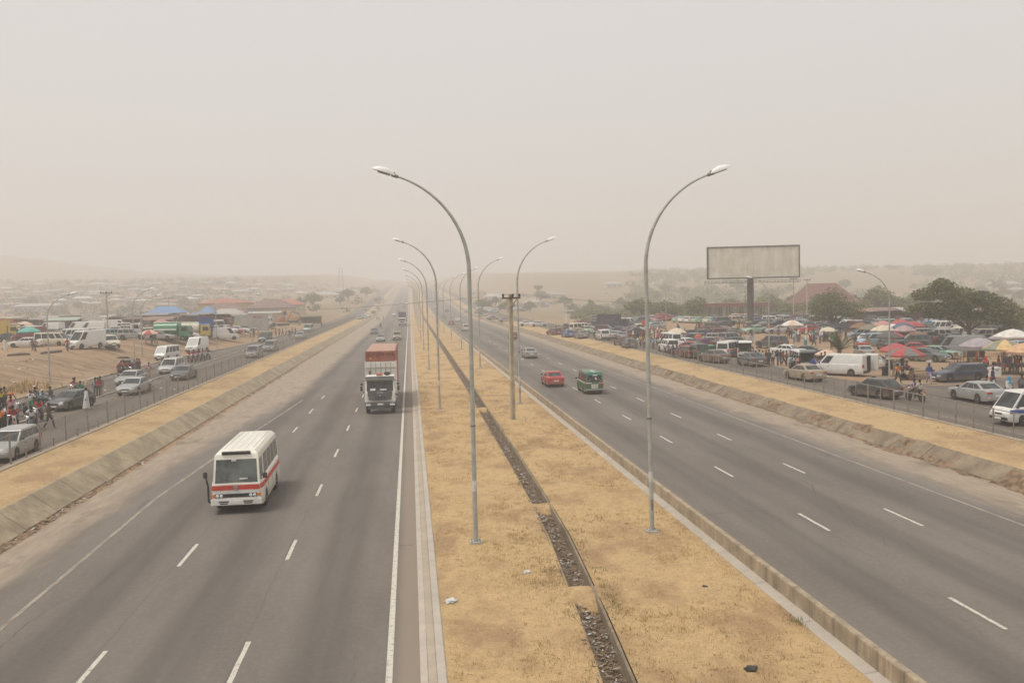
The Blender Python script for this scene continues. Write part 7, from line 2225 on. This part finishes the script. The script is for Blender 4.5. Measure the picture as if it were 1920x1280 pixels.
add_part(wb2, 'tailgate', MB().box((0, -2.85, 2.02), (1.5, 1.15, .06), 0, rx=.12, ch=.02), 'paint', PAINTS['white'])
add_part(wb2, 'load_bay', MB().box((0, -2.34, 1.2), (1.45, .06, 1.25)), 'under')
mk('suv', 1254, 660, 0, 'white', 'by the crowd along the fence', full=True); mk('minibus', 1256, 648, -10, 'white', 'by the crowd along the fence', full=True); mk('saloon', 1290, 652, 170, 'white', 'by the crowd along the fence', full=True); mk('saloon', 1287, 660, -70, 'red', 'by the crowd along the fence', full=True)
mk('estate', 1285, 670, -12, 'dark red', 'along the fence', full=True, tint=.7); mk('suv', 1307, 671, 0, 'dark green', 'along the fence', full=True)
gc = mk('saloon', 1334, 668, 80, 'green', 'along the fence', full=True, tint=1.3)
mk('estate', 1314, 634, -75, 'dark blue', 'below the row of people', full=True); mk('estate', 1296, 634, 60, 'dark grey', 'below the row of people'); mk('estate', 1360, 642, -60, 'red', 'below the sandy rise', full=True); mk('estate', 1350, 642, 110, 'silver', 'below the sandy rise', full=True); mk('saloon', 1378, 650, -65, 'dark grey', 'below the sandy rise', full=True); mk('saloon', 1330, 650, 80, 'silver', 'below the sandy rise'); mk('saloon', 1318, 653, 60, 'dark red', 'below the sandy rise')
# behind the panel van and round the palm
mk('saloon', 1642, 690, 128, 'white', 'behind the panel van', full=True); mk('saloon', 1620, 670, 20, 'silver', 'behind the panel van', full=True)
mk('saloon', 1594, 614, 90, 'white'); mk('saloon', 1613, 614, 90, 'white', tint=.9); mk('saloon', 1552, 628, 80, 'slate'); mk('saloon', 1580, 622, 80, 'dark blue'); mk('suv', 1636, 608, 60, 'black')
mk('hatchback', 1665, 656, 190, 'dark grey', 'among the umbrellas', full=True); mk('suv', 1709, 652, -70, 'slate', 'among the umbrellas', full=True)
mk('estate', 1708, 643, -60, 'orange', 'among the umbrellas', full=True, tint=.9)
rc_ = mk('saloon', 1708, 664, -60, 'red', 'among the umbrellas', full=True)
add_part(rc_, 'raised_bonnet', MB().box((0, 1.5, 1.35), (1.35, 1.1, .04), 0, rx=.9, ch=.015), 'paint', PAINTS['red'])
mk('saloon', 1738, 677, 150, 'slate', 'facing the side road', full=True); ga = mk('saloon', 1760, 672, 140, 'pale green', 'facing the side road', full=True, tint=.8)
mk('saloon', 1760, 650, 150, 'black', 'under the tree edge', full=True); mk('saloon', 1744, 640, 80, 'dark grey', 'under the tree edge'); mk('people_carrier', 1735, 626, 160, 'dark grey', 'by the long white canopy', full=True); mk('suv', 1782, 640, 150, 'white', 'under the tree edge', full=True)
mk('panel_van', 1797, 668, -52, 'grey', 'behind the lilac umbrella', full=True, tint=1.25)
mk('minibus', 1767, 624, -88, 'white', 'by the long white canopy', full=True); mk('people_carrier', 1792, 622, 60, 'pale blue', 'under the large tree'); mk('estate', 1808, 625, 80, 'beige', 'under the large tree'); mk('suv', 1838, 640, -86, 'beige', 'under the large tree', full=True); mk('suv', 1808, 636, 70, 'cream', 'under the large tree', full=True)
mk('saloon', 1868, 646, 90, 'silver', 'under the large tree', full=True); mk('saloon', 1902, 640, 90, 'black', 'under the large tree', full=True); mk('suv', 1915, 648, 60, 'slate', 'under the large tree', full=True); mk('saloon', 1835, 625, 90, 'grey', 'under the large tree'); mk('saloon', 1855, 628, 80, 'pale blue', 'under the large tree'); mk('saloon', 1848, 656, 120, 'pale green', 'behind the lilac umbrella', full=True); mk('saloon', 1910, 660, 70, 'pale blue', 'behind the yellow umbrella', full=True)
for px, py in [(1880, 622), (1900, 626), (1915, 622), (1820, 615), (1850, 616), (1780, 612), (1690, 606), (1660, 607), (1640, 620)]:
    mk(rq.choice(['saloon', 'estate', 'suv']), px, py, rq.uniform(60, 120), rq.choice(['grey', 'white', 'dark blue', 'slate', 'dark red', 'black']), 'behind the umbrellas' if px < 1750 else 'behind the large tree')
# distant car lots across the carriageway
for _ in range(34):
    px = rq.uniform(895, 985); py = rq.uniform(577, 588) - (px - 895) * .03
    mk('saloon', px, py, rq.uniform(60, 120), rq.choice(['white', 'grey', 'silver', 'slate', 'pale blue']), 'in the distant car lot', tint=1.1)
for _ in range(26):
    px = rq.uniform(975, 1080); py = rq.uniform(566, 576)
    mk('saloon', px, py, rq.uniform(60, 120), rq.choice(['white', 'grey', 'red', 'silver', 'slate']), 'in the farther car lot', tint=1.1)
for px, py in [(925, 600), (948, 604), (1010, 612), (905, 594), (988, 611)]:
    mk('saloon', px, py, 90, rq.choice(['white', 'silver', 'grey']), 'at the far end of the market service road')

# the packed body of the market: cars wherever the rows leave room
def free(px, py, gap):
    x, y, z = at(px, py)
    return all((x - a) ** 2 + (y - b) ** 2 > gap * gap for a, b in CARS)
n_fill = 0; tries = 0
while n_fill < 105 and tries < 1500:
    tries += 1
    px = rq.uniform(1090, 1915); py = 602 + 46 * rq.random() ** 1.3
    if px < 1240 and py > 630: continue
    if 1240 < px < 1345 and 606 < py < 640: continue
    if 1480 < px < 1610 and 626 < py: continue
    if 1385 < px < 1480 and 628 < py: continue
    if not free(px, py, 2.7): continue
    n_fill += 1
    mk(rq.choice(['saloon', 'saloon', 'hatchback', 'estate', 'suv', 'people_carrier']), px, py, rq.choice([rq.uniform(60, 120), rq.uniform(-120, -60), rq.uniform(120, 200)]),
       rq.choice(['grey', 'dark grey', 'silver', 'white', 'dark blue', 'slate', 'dark red', 'black', 'red', 'pale blue', 'brown', 'pale green', 'beige']), 'deep in the market rows')
for _ in range(70):
    px = rq.uniform(1200, 1915); py = rq.uniform(608, 655)
    person(px, py, rq.uniform(0, 360), rq.choice(list(CLOTH)), rq.choice(['dark grey', 'navy', 'brown', 'black', 'denim', 'khaki']), rq.choice(['stand', 'stand', 'arms', 'walk']), rq.choice(['shirt', 'shirt', 'gown']), rq.choice(['hair', 'hair', 'cap', 'veil']), hc=rq.choice(['white', 'red', 'brown', 'navy']), place='deep among the market rows')

# umbrellas and stalls
umbrella(1697, 706, 'red', 'grey', 1.28, near=True, desc='red and grey striped umbrella beside the tyre heap', fixed=True)
umbrella(1680, 692, 'red', None, 1.2, near=True, desc='plain faded red umbrella tucked behind the striped one', fixed=True)
umbrella(1836, 690, 'lilac', None, 1.4, near=True, desc='wide pale lilac umbrella over a hanging goods stall', fixed=True)
umbrella(1883, 699, 'yellow', 'green', 1.45, near=True, desc='yellow and green striped umbrella over a dark stall', fixed=True)
umbrella(1921, 702, 'orange', None, 1.35, near=True, desc='orange umbrella cut by the frame edge', fixed=True)
umbrella(1898, 668, 'white', None, 1.45, 'behind the yellow umbrella'); umbrella(1880, 664, 'lilac', None, 1.2, 'under the large tree', stock=False)
for px, py, c, c2, s in [(1631, 642, 'olive grey', None, 1.25), (1655, 645, 'cream', None, 1.25), (1655, 633, 'pink', None, 1.25), (1688, 628, 'red', None, 1.2), (1712, 637, 'red', None, 1.3), (1693, 640, 'blue', None, 1.3), (1696, 646, 'dusty pink', None, 1.25), (1678, 650, 'red', None, .9), (1614, 638, 'brown', None, 1.25), (1666, 660, 'dark grey', None, 1.2), (1675, 636, 'white', None, 1.1), (1549, 688, 'peach', None, .85), (1553, 640, 'cream', None, 1.0)]:
    umbrella(px, py, c, c2, s, 'in the umbrella cluster')
umbrella(1485, 634, 'white', 'peach', 1.35, 'on the open ground'); umbrella(1269, 646, 'cream', None, 1.2, 'behind the roadside crowd', stock=False); umbrella(1620, 604, 'red', None, 1.1, 'in the far row', stock=False)
for px, py, w, c, hd in [(1640, 606, 7, 'rust', 0), (1668, 605, 6, 'brown', 5), (1690, 604, 6, 'red', 0), (1715, 605, 6, 'pale', 3), (1740, 606, 6, 'rust', 0), (1775, 605, 11, 'white', 2), (1830, 608, 8, 'brown', 0), (1913, 612, 6, 'red', -5), (1870, 607, 8, 'rust', 0), (1610, 603, 6, 'grey', 0), (1905, 604, 7, 'brown', 0)]:
    shed(px, py, w, 3.6, rq.uniform(2.2, 2.8), hd, ROOFC[c], '%s roofed market stall' % c, 'along the back of the market', 'stalls along the back of the market', pitch=rq.uniform(-.1, .15))
goods_table(*at(1831, 690)[:2], at(1831, 690)[2], .2, 2.0, 1.0, desc='stall table hung with goods under the lilac umbrella')
goods_table(*at(1890, 701)[:2], at(1890, 701)[2], .1, 2.2, 1.0, desc='dark stall table under the yellow striped umbrella')
goods_table(*at(1912, 699)[:2], at(1912, 699)[2], .3, 1.8, 1.0, desc='dark stall table under the orange umbrella')
def hanging(px, py, w, h, desc):
    x, y, z = at(px, py)
    o = thing('clothes_rail', desc, 'stall rail', (x, y, z), .15, None, '', 'the hanging goods', True)
    add_part(o, 'frame', MB().box((-w / 2, 0, h / 2), (.06, .06, h)).box((w / 2, 0, h / 2), (.06, .06, h)).box((0, 0, h), (w, .06, .06)), 'wood')
    for k in range(7):
        a = -w / 2 + w * (k + .5) / 7
        add_part(o, 'hanging_cloth', MB().box((a + rq.uniform(-.08, .08), 0, h - (hh_ := rq.uniform(.3, .95)) / 2 - .04), (w / rq.uniform(7, 12), .12, hh_), 0, ch=.03), 'cloth', rq.choice([(.35, .09, .04), (.04, .04, .05), (.4, .4, .38), (.05, .07, .09), (.12, .04, .04), (.08, .08, .09), (.04, .04, .05)]))
hanging(1826, 693, 2.4, 1.8, 'rail of hanging goods under the lilac umbrella'); hanging(1897, 704, 2.2, 1.7, 'rail of dark goods under the yellow umbrella')
def cooler(px, py):
    x, y, z = at(px, py)
    o = thing('cool_box', 'white cool box standing beside the yellow umbrella stall', 'cool box', (x, y, z), .1, None, '', 'the white cooler', True)
    add_part(o, 'chest', MB().box((0, 0, .42), (1.0, .6, .78), 0, ch=.04), 'white_paint'); add_part(o, 'lid', MB().box((0, 0, .86), (1.04, .64, .1), 0, ch=.03), 'white_paint')
    add_part(o, 'handle', MB().box((0, -.33, .7), (.3, .04, .05)), 'steel')
cooler(1864, 708)
def tyre_mesh(m, c, r=.32, w=.2, axis='Z'):
    m.lathe([(r * .6, -w / 2), (r * .9, -w / 2), (r, -w * .3), (r, w * .3), (r * .9, w / 2), (r * .6, w / 2), (r * .55, 0), (r * .6, -w / 2)], 18, c, 0, axis)
TY = {}
for ax in 'ZX':
    m = MB(); tyre_mesh(m, (0, 0, 0), axis=ax); TY[ax] = m.mesh('tyre', [M['tyre']])
def tyre(pos, ax, desc, rot=(0, 0, 0)):
    o = put(TY[ax], 'tyre', None, pos); o.rotation_euler = rot
    reg(o, desc, 'tyre', 'old tyres for sale', '', 'the tyre', True)
x, y, z = at(1660, 704)
for k in range(4): tyre((x + rq.uniform(-.04, .04), y, z + .12 + .2 * k), 'Z', ('lowest', 'second lowest', 'third', 'topmost')[k] + ' tyre of the stack by the white saloon')
x, y, z = at(1709, 712)
tyre((x, y, z + .31), 'X', 'tyre standing upright beside the red striped umbrella', (0, 0, 1.2)); tyre((x - .45, y + .2, z + .12), 'Z', 'tyre lying flat beside the upright one', (0, 0, 0)); tyre((x - .7, y + .1, z + .3), 'X', 'tyre leaning at the heap edge by the orange shirt', (0, .3, 1.3))
x, y, z = at(1639, 719); tyre((x, y, z + .31), 'X', 'lone tyre on its edge at the kerb past the panel van', (0, 0, 1.0))
def rack(px, py):
    x, y, z = at(px, py)
    o = thing('iron_rack', 'low iron grille rack beside the tyre heap', 'rack', (x, y, z), .25, None, '', 'the iron rack', True)
    for i in range(15): add_part(o, 'bar', MB().box((-1.2 + .17 * i, 0, .4), (.03, .03, .8)), 'rust')
    m2 = MB().box((0, 0, .8), (2.5, .05, .05)).box((0, 0, .12), (2.5, .05, .05))
    add_part(o, 'rail', m2, 'rust')
    for s in (-1, 1): add_part(o, 'leg', MB().box((s * 1.2, .2, .4), (.05, .5, .8)), 'rust')
rack(1732, 712)
def chairs(px, py):
    x, y, z = at(px, py)
    b = thing('wooden_bench', 'wooden bench table with chairs stacked on it', 'bench', (x, y, z), .1, None, '', 'the wooden bench', True)
    add_part(b, 'top', MB().box((0, 0, .62), (1.5, .7, .06)), 'wood')
    for sx in (-1, 1):
        for sy in (-1, 1): add_part(b, 'leg', MB().box((sx * .68, sy * .3, .3), (.07, .07, .6)), 'wood')
    c = thing('wooden_chair', 'brown wooden chair standing on the bench table', 'chair', (x - .05, y, z + .66), .1, None, '', 'the wooden chair', True)
    add_part(c, 'seat', MB().box((0, 0, .42), (.45, .45, .05)), 'plastic', (.36, .17, .07)); add_part(c, 'backrest', MB().box((0, .21, .72), (.45, .04, .4)), 'plastic', (.36, .17, .07))
    for sx in (-1, 1):
        for sy in (-1, 1): add_part(c, 'leg', MB().box((sx * .2, sy * .2, .2), (.05, .05, .4)), 'plastic', (.3, .14, .06))
chairs(1796, 691)
def water_tank(px, py):
    x, y, z = at(px, py)
    o = thing('water_tank', 'orange red plastic tank standing above the parked cars', 'tank', (x, y, z), 0, None, '', 'the orange tank', True)
    add_part(o, 'tank', MB().lathe([(.5, 0), (.56, .1), (.56, .9), (.48, 1.12), (.2, 1.25)], 18, (0, 0, .5)), 'plastic', (.55, .09, .04))
    add_part(o, 'stand', MB().box((0, 0, .25), (1.1, 1.1, .5)), 'wood'); add_part(o, 'lid', MB().lathe([(.22, 1.74), (.22, 1.8), (.001, 1.83)], 12), 'plastic', (.5, .08, .04))
water_tank(1309, 650)
def barrow(px, py):
    x, y, z = at(px, py)
    o = thing('wheelbarrow', 'red wheelbarrow standing near the palm', 'wheelbarrow', (x, y, z), 1.2, None, '', 'the wheelbarrow', True)
    add_part(o, 'tray', MB().box((0, 0, .6), (.9, 1.2, .4), 0, taper=1.35), 'red_paint')
    add_part(o, 'wheel', MB().lathe([(.12, -.05), (.24, -.05), (.24, .05), (.12, .05)], 14, (0, .85, .24), 0, 'X'), 'tyre')
    for s in (-1, 1): add_part(o, 'handle', MB().tube([(s * .12, .85, .25), (s * .3, 0, .42), (s * .36, -1.1, .62)], .025, 6), 'steel')
barrow(1617, 654)
def road_sign(px, py):
    x, y, z = at(px, py)
    o = thing('sign', 'small plain red sign on a post behind the crowd', 'sign', (x, y, z), -.3, None, '', 'the red sign', True)
    add_part(o, 'post', MB().box((0, 0, 1.1), (.08, .08, 2.2)), 'steel'); add_part(o, 'board', MB().box((0, -.06, 2.1), (.75, .05, .85)), 'red_paint')
road_sign(1207, 626)
def white_gantry(px, py):
    x, y, z = at(px, py)
    o = thing('gantry', 'white angled metal arm rising over the far parked cars', 'gantry', (x, y, z), 0, None, '', 'the white arm', True)
    add_part(o, 'upright', MB().box((0, 0, 1.9), (.3, .3, 3.8)), 'white_paint'); add_part(o, 'arm', MB().box((.9, 0, 3.85), (2.1, .3, .25)), 'white_paint'); add_part(o, 'foot', MB().box((0, 0, .1), (1, .8, .2)), 'steel')
white_gantry(1062, 612)

# ------------------------------------------------------------------ labels: every thing told from its look-alikes
def screen(o):
    p = proj(o.matrix_world.translation); return p
bpy.context.view_layer.update()
for t in THINGS:
    t['p'] = screen(t['o']); t['w'] = t['o'].matrix_world.translation.copy()
from collections import Counter
def full(t): return (t['desc'] + (' ' + t['place'] if t['place'] else '')).strip()
cnt = Counter(full(t) for t in THINGS)
scnt = Counter(t['short'] for t in THINGS)
used = set(full(t) for t in THINGS if cnt[full(t)] == 1)
def nwords(s): return len(s.replace(',', ' ').split())
for t in THINGS:
    if cnt[full(t)] == 1:
        lab = full(t)
    else:
        lab = None
        p = t['p']
        near_ = sorted((math.hypot(q['p'][0] - p[0], (q['p'][1] - p[1]) * 1.6) + 6 * scnt[q['short']] + (0 if not q['fixed'] else -6), i) for i, q in enumerate(THINGS)
                       if q is not t and q['p'] and q['short'] != t['short'] and abs(q['p'][0] - p[0]) < 160 and abs(q['p'][1] - p[1]) < 50 and q['p'][2] / p[2] < 2 and p[2] / q['p'][2] < 2)
        cands = []
        def rel(q):
            dx = abs(q['p'][0] - p[0]); dd = p[2] - q['p'][2]
            if dd > 3 and dd * FPX / p[2] > dx * .2: return 'behind'
            if dd < -3 and -dd * FPX / p[2] > dx * .2: return 'in front of'
            return 'beside'
        for _, i in near_[:14]:
            q = THINGS[i]; s = q['short'] if q['short'].startswith('the ') else 'the ' + q['short']
            for base in (full(t), t['desc']):
                cands.append(base + ' ' + rel(q) + ' ' + s)
        for _, i in near_[:14]:
            for _, j in near_[:14]:
                if i < j:
                    a, b = THINGS[i]['short'], THINGS[j]['short']
                    cands.append(t['desc'] + ' between ' + ' and '.join(s if s.startswith('the ') else 'the ' + s for s in (a, b)))
        for c in cands:
            if 4 <= nwords(c) <= 16 and c not in used:
                lab = c; break
        if lab is None: lab = full(t)
    used.add(lab)
    w = lab.split()
    t['o']['label'] = ' '.join(w[:16])
# tops that share a label at the very end are numbered by nothing: print for checking
dup = Counter(t['o']['label'] for t in THINGS)
print('things', len(THINGS), 'dup labels', sum(1 for v in dup.values() if v > 1), 'objects', len(bpy.data.objects))
